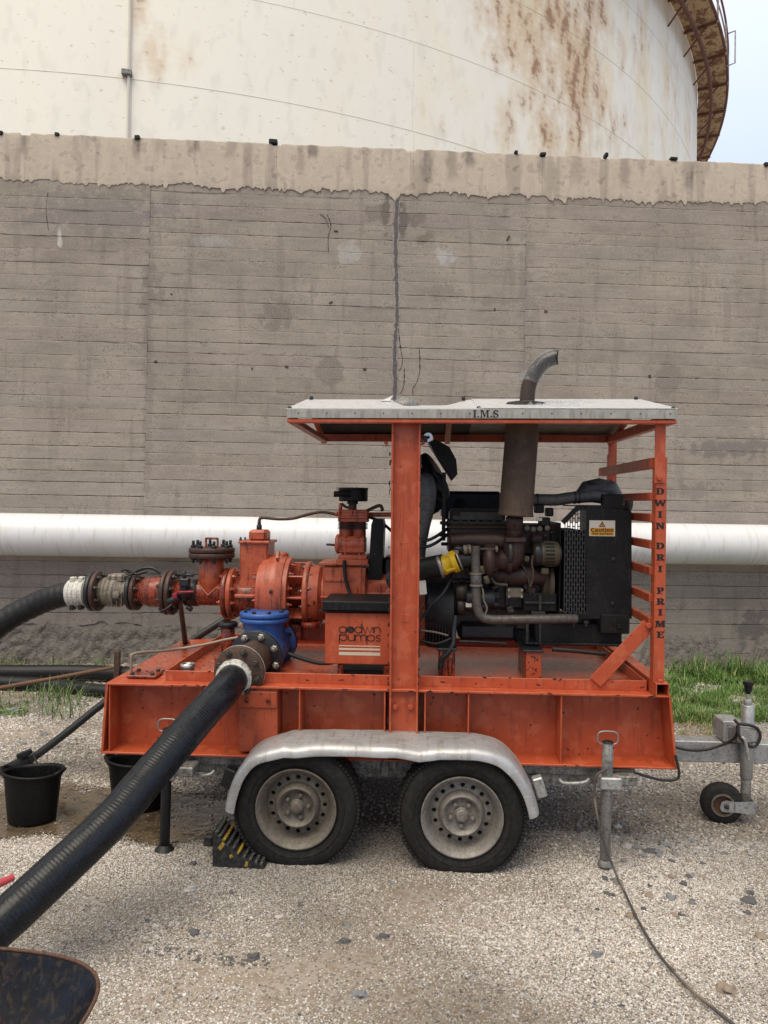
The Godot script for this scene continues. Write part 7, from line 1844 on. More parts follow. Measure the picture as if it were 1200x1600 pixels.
func make_wheel(t: Node, c: Vector3, rimmat: String, turn: float) -> void:
	# tyre: flattened where it bears on the ground
	var prof: Array = [Vector2(-0.17, 0.19), Vector2(-0.185, 0.215), Vector2(-0.195, 0.25), Vector2(-0.19, 0.285), Vector2(-0.172, 0.308), Vector2(-0.16, 0.316), Vector2(-0.10, 0.324), Vector2(-0.04, 0.316), Vector2(-0.022, 0.308), Vector2(-0.004, 0.285), Vector2(0.001, 0.25), Vector2(-0.006, 0.222), Vector2(-0.012, 0.212), Vector2(-0.020, 0.197), Vector2(-0.03, 0.19)]
	var g: Array = []
	for p in prof:
		var row: Array = []
		for k in 73:
			var a := TAU * k / 72.0
			var y: float = sin(a) * p.y
			var fl := -c.y - 0.008
			var bulge := 0.0
			if y < fl:
				bulge = (fl - y)
				y = fl + (y - fl) * 0.06
			elif y < fl + 0.08: bulge = (fl + 0.08 - y) * 0.12
			var s := 1.0 if p.x > -0.1 else -1.0
			row.append(c + Vector3(cos(a) * p.y, y, p.x + s * minf(bulge, 0.03) * 0.4))
		g.append(row)
	var w := part("wheel", MB.new().sheet(g), M["tyre"], t)
	# tread lugs round the outer shoulder
	var lug := MB.new()
	for k in 96:
		var a := TAU * k / 96.0 + turn
		if sin(a) * 0.32 < -c.y + 0.01: continue
		var d := Vector3(cos(a), sin(a), 0)
		var tn := Vector3(-sin(a), cos(a), 0)
		lug.box(c + d * 0.311 + Vector3(0, 0, -0.024), Vector3(0.016, 0.014 if k % 2 else 0.018, 0.03), Basis(d, tn, Vector3.BACK), 0.003)
		lug.box(c + d * 0.322 + Vector3(0, 0, -0.075 if k % 2 else -0.12), Vector3(0.008, 0.015, 0.04), Basis(d, tn, Vector3.BACK), 0.002)
	part("tread", lug, M["tyre"], w, "", "stuff")
	part("bead_ring", MB.new().lathe(c, Vector3.BACK, [Vector2(-0.006, 0.245), Vector2(0.0035, 0.242), Vector2(0.0035, 0.239), Vector2(-0.004, 0.236)], 60), M["tyre"], w)
	# rim: rolled lip, well, pierced disc, hub
	var rim := part("rim", MB.new().lathe(c, Vector3.BACK, [Vector2(-0.16, 0.19), Vector2(-0.012, 0.197), Vector2(-0.004, 0.203), Vector2(0.002, 0.203), Vector2(0.003, 0.197), Vector2(-0.003, 0.191), Vector2(-0.010, 0.184), Vector2(-0.018, 0.178), Vector2(-0.030, 0.174), Vector2(-0.040, 0.168), Vector2(-0.070, 0.161), Vector2(-0.078, 0.157)], 60, 0.75), M[rimmat], w)
	var disc := MB.new()
	var n := 16
	var rm := 0.137
	var ra := 0.157
	var rb := 0.117
	var hr := 0.0115
	var zf := func(r: float) -> float: return -0.078 + (0.157 - r) / 0.04 * 0.014
	for k in n:
		var a0 := TAU * (k - 0.5) / n + turn
		var a1 := TAU * (k + 0.5) / n + turn
		var am := TAU * k / n + turn
		var hc := Vector2(cos(am), sin(am)) * rm
		var outer: Array = []
		var inner: Array = []
		for i in 24:
			var th := TAU * i / 24.0
			# walk round the sector edge
			var q := fposmod(th / TAU * 4.0 + 0.5, 4.0)
			var f := q - floorf(q)
			var rr: float
			var aa: float
			match int(q):
				0: rr = ra; aa = lerpf(a0, a1, f)
				1: rr = lerpf(ra, rb, f); aa = a1
				2: rr = rb; aa = lerpf(a1, a0, f)
				_: rr = lerpf(rb, ra, f); aa = a0
			outer.append([Vector2(cos(aa), sin(aa)) * rr, zf.call(rr)])
		for i in 24:
			var dv: Vector2 = (outer[i][0] - hc).normalized()
			inner.append(hc + dv * hr)
		for i in 24:
			var j := (i + 1) % 24
			var pz: float = zf.call(rm)
			var o0: Vector3 = c + Vector3(outer[i][0].x, outer[i][0].y, outer[i][1])
			var o1: Vector3 = c + Vector3(outer[j][0].x, outer[j][0].y, outer[j][1])
			var i0: Vector3 = c + Vector3(inner[i].x, inner[i].y, pz)
			var i1: Vector3 = c + Vector3(inner[j].x, inner[j].y, pz)
			var nr := Vector3(cos(am) * 0.25, sin(am) * 0.25, 0.95)
			disc.quad(o0, o1, i1, i0, nr)
			var iv: Vector2 = (hc - inner[i]).normalized()
			disc.quad(i0, i1, i1 + Vector3(0, 0, -0.012), i0 + Vector3(0, 0, -0.012), Vector3(iv.x, iv.y, 0))
	disc.lathe(c, Vector3.BACK, [Vector2(-0.064, 0.117), Vector2(-0.046, 0.112), Vector2(-0.026, 0.104), Vector2(-0.018, 0.096), Vector2(-0.022, 0.088), Vector2(-0.045, 0.077), Vector2(-0.054, 0.070), Vector2(-0.052, 0.050), Vector2(-0.050, 0.036), Vector2(-0.050, 0.0)], 48, 0.5)
	part("wheel_disc", disc, M[rimmat], w)
	part("hub_cap", MB.new().lathe(c, Vector3.BACK, [Vector2(-0.047, 0.037), Vector2(-0.036, 0.037), Vector2(-0.034, 0.034), Vector2(-0.030, 0.033), Vector2(-0.020, 0.029), Vector2(-0.017, 0.024), Vector2(-0.017, 0.0)], 30), M[rimmat], w)
	bolts(w, c + Vector3(0, 0, -0.048), Vector3.BACK, 0.057, 5, 0.0125, M[rimmat], "wheel_nut", turn + 0.3, 0.2)
	part("brake_drum", MB.new().cyl(c + Vector3(0, 0, -0.16), c + Vector3(0, 0, -0.085), 0.15, -1, 30), M["dark_hole"], w)

func mudguard(t: Node, dz: float) -> void:
	var pts: Array = curve([Vector3(-0.977, 0.2727, 0.03), Vector3(-0.9583, 0.3624, 0.03), Vector3(-0.9142, 0.4687, 0.03), Vector3(-0.8379, 0.5502, 0.03), Vector3(-0.7202, 0.5915, 0.03), Vector3(-0.625, 0.6052, 0.03), Vector3(-0.1898, 0.6122, 0.03), Vector3(0.1685, 0.6125, 0.03), Vector3(0.283, 0.6094, 0.03), Vector3(0.3882, 0.578, 0.03), Vector3(0.469, 0.5087, 0.03), Vector3(0.5252, 0.4232, 0.03), Vector3(0.5505, 0.3587, 0.03), Vector3(0.5665, 0.2969, 0.03)], 7)
	var jn := FastNoiseLite.new(); jn.seed = 33; jn.frequency = 1.0
	var cen := Vector3(-0.22, 0.2, 0)
	var g: Array = []
	# rows across: inner edge, top, crown, rolled outer lip
	for q in [[-0.27, 0.0, 0.0], [-0.20, 0.004, 0.0], [-0.12, 0.006, 0.0], [-0.055, 0.005, 0.0], [-0.025, 0.001, 0.0], [-0.008, -0.008, 0.0], [0.002, -0.022, 0.0], [0.006, -0.044, 0.0], [0.002, -0.047, 0.0]]:
		var row: Array = []
		for i in pts.size():
			var a: Vector3 = pts[maxi(i - 1, 0)]
			var b: Vector3 = pts[mini(i + 1, pts.size() - 1)]
			var d := (b - a).normalized()
			var nn := Vector3(-d.y, d.x, 0)
			var dent := jn.get_noise_2d(pts[i].x * 2.6, q[0] * 8.0) * 0.007
			# the bruise in the crown between the wheels
			dent -= 0.020 * exp(-pow((pts[i].x + 0.02) / 0.07, 2.0)) * smoothstep(-0.16, -0.02, q[0])
			dent -= 0.010 * exp(-pow((pts[i].x + 0.62) / 0.06, 2.0)) * smoothstep(-0.16, -0.02, q[0])
			var taper := 1.0
			row.append(pts[i] + nn * (q[1] * taper + dent) + Vector3(0, 0, q[0] + dz))
		g.append(row)
	if dz < -1.0:
		for row in g:
			for i in row.size(): row[i].z = -1.64 - (row[i].z + 1.64) * 1.0
	part("mudguard", MB.new().sheet(g, 0.003), M["fender"], t)

# ---------------------------------------------------------------- loose things
func build_loose() -> void:
	# discharge hose to the camera's left
	var hb: Vector3 = Transform3D(Vector3(0.999982, 0.006019, 0.000086), Vector3(-0.006019, 0.999614, 0.027126), Vector3(0.000077, -0.027126, 0.999632), Vector3(0.01061, 0.00025, -0.04775)) * Vector3(-0.9944, 0.8848, -0.235)
	var hp: Array = [hb, Vector3(-1.0008, 0.8432, -0.0531), Vector3(-1.0546, 0.7749, 0.0891), Vector3(-1.1224, 0.6754, 0.2917), Vector3(-1.2044, 0.5586, 0.4749), Vector3(-1.274, 0.4606, 0.6376), Vector3(-1.4019, 0.3364, 0.8432), Vector3(-1.5184, 0.2282, 1.0084), Vector3(-1.644, 0.1333, 1.1241), Vector3(-1.7874, 0.085, 1.2546), Vector3(-2.1727, 0.085, 1.3872), Vector3(-2.8684, 0.085, 1.3154)]
	var cp := curve(hp, 22)
	hp = cp
	var h := MB.new()
	var rads: Array = []
	var acc := 0.0
	var jn := FastNoiseLite.new(); jn.seed = 71; jn.frequency = 1.0
	# resample for the corrugations
	var fine: Array = []
	for i in cp.size() - 1:
		var dl: float = cp[i].distance_to(cp[i + 1])
		var k := maxi(1, int(dl / 0.0034))
		for q in k: fine.append(cp[i].lerp(cp[i + 1], float(q) / k))
	fine.append(cp[-1])
	for i in fine.size():
		if i: acc += fine[i].distance_to(fine[i - 1])
		var amp := smoothstep(0.12, 0.5, acc)
		var ph := acc / 0.0145 + jn.get_noise_2d(acc * 3.0, 1.0) * 0.5
		rads.append(0.0805 + amp * (0.0009 * (0.7 + 0.8 * jn.get_noise_2d(acc * 4.0, 9.0)) * sin(TAU * ph) + 0.0016 * jn.get_noise_2d(acc * 9.0, 4.0)))
	h.tube(fine, rads, 40)
	var hose := single("discharge_hose", h, M["hose_wet"], "thick wet black ribbed hose running from the blue valve towards the viewer", "hose", fine[0])
	# clamp of white tape and its end on the flange
	org = fine[0]
	var d: Vector3 = (fine[16] - fine[0]).normalized()
	var cl := MB.new()
	cl.lathe(fine[0] - d * 0.03, d, [Vector2(0, 0.07), Vector2(0, 0.093), Vector2(0.01, 0.096), Vector2(0.05, 0.094), Vector2(0.078, 0.089), Vector2(0.085, 0.085), Vector2(0.085, 0.07)], 40)
	var band := part("white_sleeve", cl, M["white_clamp"], hose)
	for k in 3:
		part("sleeve_rib", MB.new().ring(fine[0] + d * (-0.022 + k * 0.028), fine[0] + d * (-0.014 + k * 0.028), 0.0965, 0.08, 40, 0.002), M["white_clamp"], band)
	for k in 9:
		var a := TAU * k / 9.0
		var x := d.cross(Vector3.UP).normalized()
		var y := x.cross(d)
		part("sleeve_rib", MB.new().box(fine[0] + d * 0.010 + (x * cos(a) + y * sin(a)) * 0.0945, Vector3(0.010, 0.005, 0.070), Basis(y * cos(a) - x * sin(a), x * cos(a) + y * sin(a), (y * cos(a) - x * sin(a)).cross(x * cos(a) + y * sin(a))), 0.002), M["white_clamp"], band)
	# suction hose at the left
	var sa: Vector3 = Transform3D(Vector3(0.999982, 0.006019, 0.000086), Vector3(-0.006019, 0.999614, 0.027126), Vector3(0.000077, -0.027126, 0.999632), Vector3(0.01061, 0.00025, -0.04775)) * Vector3(-2.1624, 1.216, -1.0)
	var sp: Array = curve([sa, Transform3D(Vector3(0.999982, 0.006019, 0.000086), Vector3(-0.006019, 0.999614, 0.027126), Vector3(0.000077, -0.027126, 0.999632), Vector3(0.01061, 0.00025, -0.04775)) * Vector3(-2.2295, 1.2108, -1.0), Transform3D(Vector3(0.999982, 0.006019, 0.000086), Vector3(-0.006019, 0.999614, 0.027126), Vector3(0.000077, -0.027126, 0.999632), Vector3(0.01061, 0.00025, -0.04775)) * Vector3(-2.3555, 1.1883, -1.0), Transform3D(Vector3(0.999982, 0.006019, 0.000086), Vector3(-0.006019, 0.999614, 0.027126), Vector3(0.000077, -0.027126, 0.999632), Vector3(0.01061, 0.00025, -0.04775)) * Vector3(-2.5156, 1.124, -1.0), Transform3D(Vector3(0.999982, 0.006019, 0.000086), Vector3(-0.006019, 0.999614, 0.027126), Vector3(0.000077, -0.027126, 0.999632), Vector3(0.01061, 0.00025, -0.04775)) * Vector3(-2.6827, 1.0244, -0.96), Transform3D(Vector3(0.999982, 0.006019, 0.000086), Vector3(-0.006019, 0.999614, 0.027126), Vector3(0.000077, -0.027126, 0.999632), Vector3(0.01061, 0.00025, -0.04775)) * Vector3(-2.8767, 0.836, -0.9), Transform3D(Vector3(0.999982, 0.006019, 0.000086), Vector3(-0.006019, 0.999614, 0.027126), Vector3(0.000077, -0.027126, 0.999632), Vector3(0.01061, 0.00025, -0.04775)) * Vector3(-3.0251, 0.5087, -0.75), Transform3D(Vector3(0.999982, 0.006019, 0.000086), Vector3(-0.006019, 0.999614, 0.027126), Vector3(0.000077, -0.027126, 0.999632), Vector3(0.01061, 0.00025, -0.04775)) * Vector3(-3.1922, 0.049, -0.7), Transform3D(Vector3(0.999982, 0.006019, 0.000086), Vector3(-0.006019, 0.999614, 0.027126), Vector3(0.000077, -0.027126, 0.999632), Vector3(0.01061, 0.00025, -0.04775)) * Vector3(-3.4368, -0.1725, -0.65), Transform3D(Vector3(0.999982, 0.006019, 0.000086), Vector3(-0.006019, 0.999614, 0.027126), Vector3(0.000077, -0.027126, 0.999632), Vector3(0.01061, 0.00025, -0.04775)) * Vector3(-3.7977, -0.2014, -0.6)], 12)
	var sr: Array = []
	for i in sp.size(): sr.append(0.077 + 0.0022 * sin(i * 1.9))
	var sh := single("suction_hose", MB.new().tube(sp, sr, 32), M["black_rubber"], "black hose arching down from the white clamp at the far left of the pump line", "hose", sa)
	org = sa
	var ds: Vector3 = (sp[8] - sp[0]).normalized()
	var wc := part("hose_clamp", MB.new().ring(sp[2] - ds * 0.02, sp[2] + ds * 0.105, 0.084, 0.07, 32, 0.008), M["white_clamp"], sh, "white moulded two bolt hose clamp")
	for k in 4: part("clamp_rib", MB.new().ring(sp[2] + ds * (-0.015 + k * 0.03), sp[2] + ds * (-0.005 + k * 0.03), 0.0875, 0.07, 32, 0.002), M["white_clamp"], wc)
	for s in [0.0, 0.055]:
		for y in [0.088, -0.088]:
			part("clamp_lug", MB.new().box(sp[2] + ds * (s + 0.012) + Vector3(0, y, 0.02), Vector3(0.03, 0.035, 0.05), Basis(), 0.006), M["white_clamp"] if y > 0 else M["blueblack"], wc)
	# thin black hose dropping from behind the pump to the ground
	var th: Array = curve([Vector3(-1.1965, 1.1114, -1.6312), Vector3(-1.3872, 1.014, -1.572), Vector3(-1.6624, 0.8273, -1.5094), Vector3(-1.9756, 0.5903, -1.4454), Vector3(-2.1829, 0.4373, -1.356), Vector3(-2.3658, 0.2785, -1.2781), Vector3(-2.5531, 0.1268, -1.2198), Vector3(-2.6903, 0.0456, -1.1933), Vector3(-2.9059, 0.0179, -1.1518), Vector3(-3.3779, 0.0016, -1.076)], 8)
	var tr: Array = []
	for i in th.size(): tr.append(0.026)
	var thn := single("drain_hose", MB.new().tube(th, tr, 16), M["cable_black_hose"], "slim black hose slanting down behind the orange skid to the gravel", "hose", Vector3(-2.7565, 0.0, -1.1961))
	part("hose_coupling", MB.new().cyl(Vector3(-2.6038, 0.0918, -1.2175), Vector3(-2.7566, 0.0222, -1.18), 0.042, 0.036, 16), M["black_rubber"], thn)
	part("coupling_ear", MB.new().box(Vector3(-2.6205, 0.1411, -1.1658), Vector3(0.10, 0.035, 0.04), Basis(Vector3(0, 0, 1), 0.4), 0.01), M["black_rubber"], thn)
	pipe(thn, "tie_wire", [Vector3(-2.5612, 0.1336, -1.1692), Vector3(-2.5292, 0.0982, -1.1514), Vector3(-2.5118, 0.0648, -1.1528), Vector3(-2.5112, 0.0269, -1.1534)], 0.005, "cable_black")
	# two oval black buckets
	bucket(Vector3(-2.192, 0.0, -0.4735), 0.158, 0.118, 0.13, 0.095, 0.275, "oval black rubber bucket standing in the mud left of the thick hose")
	bucket(Vector3(-1.6702, 0.0, -0.6966), 0.175, 0.13, 0.14, 0.10, 0.29, "black bucket under the skid corner behind the thick hose")
	chock()
	barrow()
	# cable on the gravel from the right hand stand
	var cb: Array = [Transform3D(Vector3(0.999982, 0.006019, 0.000086), Vector3(-0.006019, 0.999614, 0.027126), Vector3(0.000077, -0.027126, 0.999632), Vector3(0.01061, 0.00025, -0.04775)) * Vector3(0.9375, 0.4881, -0.1), Transform3D(Vector3(0.999982, 0.006019, 0.000086), Vector3(-0.006019, 0.999614, 0.027126), Vector3(0.000077, -0.027126, 0.999632), Vector3(0.01061, 0.00025, -0.04775)) * Vector3(0.8958, 0.4945, -0.07), Transform3D(Vector3(0.999982, 0.006019, 0.000086), Vector3(-0.006019, 0.999614, 0.027126), Vector3(0.000077, -0.027126, 0.999632), Vector3(0.01061, 0.00025, -0.04775)) * Vector3(0.8564, 0.4715, -0.06), Transform3D(Vector3(0.999982, 0.006019, 0.000086), Vector3(-0.006019, 0.999614, 0.027126), Vector3(0.000077, -0.027126, 0.999632), Vector3(0.01061, 0.00025, -0.04775)) * Vector3(0.8478, 0.4078, -0.06), Transform3D(Vector3(0.999982, 0.006019, 0.000086), Vector3(-0.006019, 0.999614, 0.027126), Vector3(0.000077, -0.027126, 0.999632), Vector3(0.01061, 0.00025, -0.04775)) * Vector3(0.8529, 0.3168, -0.05), Transform3D(Vector3(0.999982, 0.006019, 0.000086), Vector3(-0.006019, 0.999614, 0.027126), Vector3(0.000077, -0.027126, 0.999632), Vector3(0.01061, 0.00025, -0.04775)) * Vector3(0.8748, 0.212, -0.045), Transform3D(Vector3(0.999982, 0.006019, 0.000086), Vector3(-0.006019, 0.999614, 0.027126), Vector3(0.000077, -0.027126, 0.999632), Vector3(0.01061, 0.00025, -0.04775)) * Vector3(0.9099, 0.1, -0.03), Vector3(0.9491, 0.03, -0.0279), Vector3(0.9478, 0.02, 0.1396), Vector3(0.9417, 0.017, 0.3786), Vector3(0.9528, 0.016, 0.6238), Vector3(0.9953, 0.016, 0.8253), Vector3(1.0483, 0.016, 0.9589), Vector3(1.0975, 0.01, 1.0519), Vector3(1.1731, 0.01, 1.2458)]
	single("ground_cable", MB.new().tube(curve(cb, 8), 0.0062, 8), M["cable_mixed"], "thin dark cable trailing from the right prop stand across the gravel", "cable", Vector3(0.9493, 0.0, 0.3716))
	# clear plastic tied over the exhaust mouth, and scraps on the roof
	plastic()
	# wall side: old pipes, rusty rod, stake
	var pa: Array = curve([Vector3(-5.3992, 0.09, -3.9726), Vector3(-4.3868, 0.09, -3.9083), Vector3(-3.6191, 0.09, -4.0145), Vector3(-2.7272, 0.09, -4.0036), Vector3(-1.6025, 0.09, -4.0914)], 5)
	single("old_pipe", MB.new().tube(pa, 0.075, 18), M["black_rubber"], "black plastic pipe lying close along the broken wall foot, the farther one", "pipe", Vector3(-3.7422, 0.0, -4.2774))
	var pb: Array = curve([Vector3(-5.138, 0.065, -3.6068), Vector3(-4.1783, 0.065, -3.5524), Vector3(-3.6341, 0.065, -3.5064), Vector3(-3.0022, 0.065, -3.3077), Vector3(-1.948, 0.065, -3.1794)], 5)
	single("old_pipe", MB.new().tube(pb, 0.062, 18), M["black_rubber"], "black plastic pipe in the grass left of the skid, the nearer one", "pipe", Vector3(-3.3952, 0.0, -3.5481))
	single("rusty_rod", MB.new().tube([Vector3(-3.9855, 0.153, -2.5429), Vector3(-3.7735, 0.1725, -2.8548), Vector3(-3.455, 0.1868, -3.2727), Vector3(-3.1422, 0.1927, -3.7906)], 0.019, 10), M["wood_rust"], "long rusty brown rod leaning across the black pipes at far left", "rod", Vector3(-3.7735, 0.1725, -2.8548))
	single("stake", MB.new().box(Vector3(-3.1578, 0.1569, -3.9405), Vector3(0.055, 0.36, 0.08), Basis(Vector3.UP, 0.2), 0.006), M["rust_brown"], "short dark upright stake by the wall behind the skid corner", "stake", Vector3(-3.1032, 0.0, -3.8183))

func bucket(c: Vector3, a: float, b: float, a2: float, b2: float, h: float, label: String) -> void:
	var mb := MB.new()
	var g: Array = []
	for q in [[0.0, 0.9, 0.006], [0.0, 1.0, 0.0], [0.06, 1.0, 0.0], [0.5, 1.0, 0.0], [0.90, 1.0, 0.0], [0.905, 1.05, 0.0], [0.94, 1.055, 0.0], [1.0, 1.05, 0.0], [1.0, 0.98, 0.0], [0.95, 0.97, 0.0], [0.5, 0.96, 0.0], [0.03, 0.95, 0.0], [0.03, 0.0, 0.0]]:
		var row: Array = []
		var A: float = lerpf(a2, a, q[0]) * q[1]
		var B: float = lerpf(b2, b, q[0]) * q[1]
		for k in 49:
			var t := TAU * k / 48.0
			row.append(c + Vector3(cos(t) * A, h * q[0] + sin(t * 2.0 + 0.6) * 0.006 * q[0], -sin(t) * B).rotated(Vector3.UP, 0.12))
		g.append(row)
	var o := Node3D.new()
	var bk := single("bucket", MB.new().sheet(g), M["bucket_black"], label, "bucket", c)
	org = c
	var rim: Array = []
	for k in 49:
		var t := TAU * k / 48.0
		rim.append(c + Vector3(cos(t) * a * 1.05, h * 0.985 + sin(t * 2.0 + 0.6) * 0.006, -sin(t) * b * 1.05).rotated(Vector3.UP, 0.12))
	part("rim", MB.new().tube(rim, 0.009, 8, false), M["bucket_black"], bk)
	for s in [-1.0, 1.0]:
		part("handle", MB.new().tube(curve([c + Vector3(s * a * 0.95, h * 0.98, -0.05), c + Vector3(s * a * 1.1, h * 1.03, -0.02), c + Vector3(s * a * 1.1, h * 1.03, 0.02), c + Vector3(s * a * 0.95, h * 0.98, 0.05)], 4), 0.011, 8), M["bucket_black"], bk)
	var sl: Array = []
	for r in [1.0, 0.0]:
		var row: Array = []
		for k in 25:
			var t := TAU * k / 24.0
			row.append(c + Vector3(cos(t) * a2 * 1.02 * r, h * 0.30, -sin(t) * b2 * 1.02 * r).rotated(Vector3.UP, 0.12))
		sl.append(row)
	part("liquid", MB.new().sheet(sl), M["tar"], bk, "dark liquid in the bottom")
	o.free()

func chock() -> void:
	var pts: Array = [Vector3(-1.019, -0.0154, 0.005), Vector3(-0.7611, -0.0015, 0.005), Vector3(-0.7646, 0.0139, 0.005), Vector3(-0.8093, 0.0246, 0.005), Vector3(-0.8606, 0.0475, 0.005), Vector3(-0.9091, 0.08, 0.005), Vector3(-0.9512, 0.1127, 0.005), Vector3(-0.9871, 0.1458, 0.005), Vector3(-1.0133, 0.1762, 0.005), Vector3(-1.0227, 0.1664, 0.005)]
	var base := Vector3(pts[0].x, 0.0, -0.08)
	var poly := PackedVector2Array()
	for p in pts: poly.append(Vector2(p.x - base.x, maxf(p.y, 0.002) if poly.size() > 1 else 0.002))
	var body := single("wheel_chock", MB.new().prism(poly, Vector3(base.x, 0, -0.17), Vector3.RIGHT, Vector3.UP, 0.175), M["wheel_chock"], "black ribbed wheel chock with yellow marks wedged behind the left tyre", "wheel chock", base)
	org = base
	for i in 10:
		var t := (i + 0.5) / 10.0 * 6.0
		var k := int(t)
		var a: Vector2 = poly[2 + k]
		var b: Vector2 = poly[3 + k]
		var m := a.lerp(b, t - k)
		var d := (b - a).normalized()
		var n := Vector2(d.y, -d.x)
		if n.y < 0: n = -n
		part("tread_bar", MB.new().box(Vector3(base.x + m.x + n.x * 0.005, m.y + n.y * 0.005, -0.085), Vector3(0.0135, 0.022, 0.182), Basis(Vector3(d.x, d.y, 0), Vector3(n.x, n.y, 0), Vector3(0, 0, d.cross(n))), 0.003), M["yellow_dirty"] if i == 4 or i == 7 else M["chock_grey"], body)
	for q in [[Vector3(-0.9763, 0.1028, 0.006), 0.018, 0.040, -0.6], [Vector3(-0.9275, 0.0546, 0.006), 0.016, 0.016, 0.5], [Vector3(-0.8503, 0.0202, 0.006), 0.014, 0.026, -0.2]]:
		part("yellow_mark", MB.new().box(q[0], Vector3(q[1], q[2], 0.001), Basis(Vector3(0, 0, 1), q[3]), 0.0003), M["yellow_dirty"], body)
	part("side_lug", MB.new().box(Vector3(-1.0677, 0.086, -0.1), Vector3(0.05, 0.055, 0.05), Basis(), 0.008), M["wheel_chock"], body)

func barrow() -> void:
	# tray rim lies about 0.55 m up; only its far corner is in the frame
	var y := 0.56
	var c := Vector3(-0.8009, 0.56, 1.8285)
	var base := Vector3(c.x - 0.55, 0, c.z + 0.30)
	var bx := thing("wheelbarrow", "tar stained black wheelbarrow tray with rusty rim in the bottom left corner", "wheelbarrow", base)
	var A := 0.58
	var B := 0.36
	var cen := Vector3(c.x - A * 0.93, y, c.z + 0.25)
	var g: Array = []
	for q in [[1.0, 0.0], [0.985, -0.012], [0.93, -0.06], [0.80, -0.16], [0.62, -0.215], [0.3, -0.225], [0.0, -0.228]]:
		var row: Array = []
		for k in 65:
			var t := TAU * k / 64.0
			var e := 0.5
			row.append(cen + Vector3(signf(cos(t)) * pow(absf(cos(t)), e) * A * q[0], q[1], -signf(sin(t)) * pow(absf(sin(t)), e) * B * q[0]))
		g.append(row)
	var tray := part("tray", MB.new().sheet(g, 0.004), M["tar"], bx)
	part("rim", MB.new().tube(g[0], 0.005, 8, false), M["rust_edge"], tray)
	# frame tubes run out to the far side as red handles
	for s in [-0.22, 0.24]:
		var hx: float = cen.x + s
		var f := pipe(bx, "frame_tube", [Vector3(hx * 0.3 + cen.x * 0.7, 0.22, cen.z + 0.62), Vector3(hx, 0.30, cen.z + 0.2), Vector3(hx + 0.02, 0.40, cen.z - 0.25), Vector3(hx + 0.02, 0.42, cen.z - 0.30)], 0.016, "red_handle")
		pipe(bx, "leg", [Vector3(hx, 0.31, cen.z - 0.02), Vector3(hx, 0.02, cen.z - 0.10), Vector3(hx, 0.02, cen.z - 0.14), Vector3(hx, 0.33, cen.z - 0.18)], 0.014, "red_handle")
	var ha := Vector3(-1.354, 0.567, 1.5049)
	var hb := Vector3(-1.2795, 0.5722, 1.3606)
	part("handle_grip", MB.new().tube([ha, ha.lerp(hb, 0.5), hb], [0.012, 0.013, 0.011], 12), M["red_handle"], bx)
	part("handle_tube", MB.new().tube([Vector3(cen.x - 0.15, 0.42, cen.z - 0.22), ha], 0.016, 10), M["red_handle"], bx)
	var wl := Vector3(cen.x, 0.17, cen.z + 0.72)
	part("front_wheel", MB.new().lathe(wl - Vector3(0.04, 0, 0), Vector3.RIGHT, [Vector2(0, 0.0), Vector2(0, 0.13), Vector2(0.02, 0.165), Vector2(0.04, 0.172), Vector2(0.06, 0.165), Vector2(0.08, 0.13), Vector2(0.08, 0)], 28, 0.5), M["tyre"], bx)

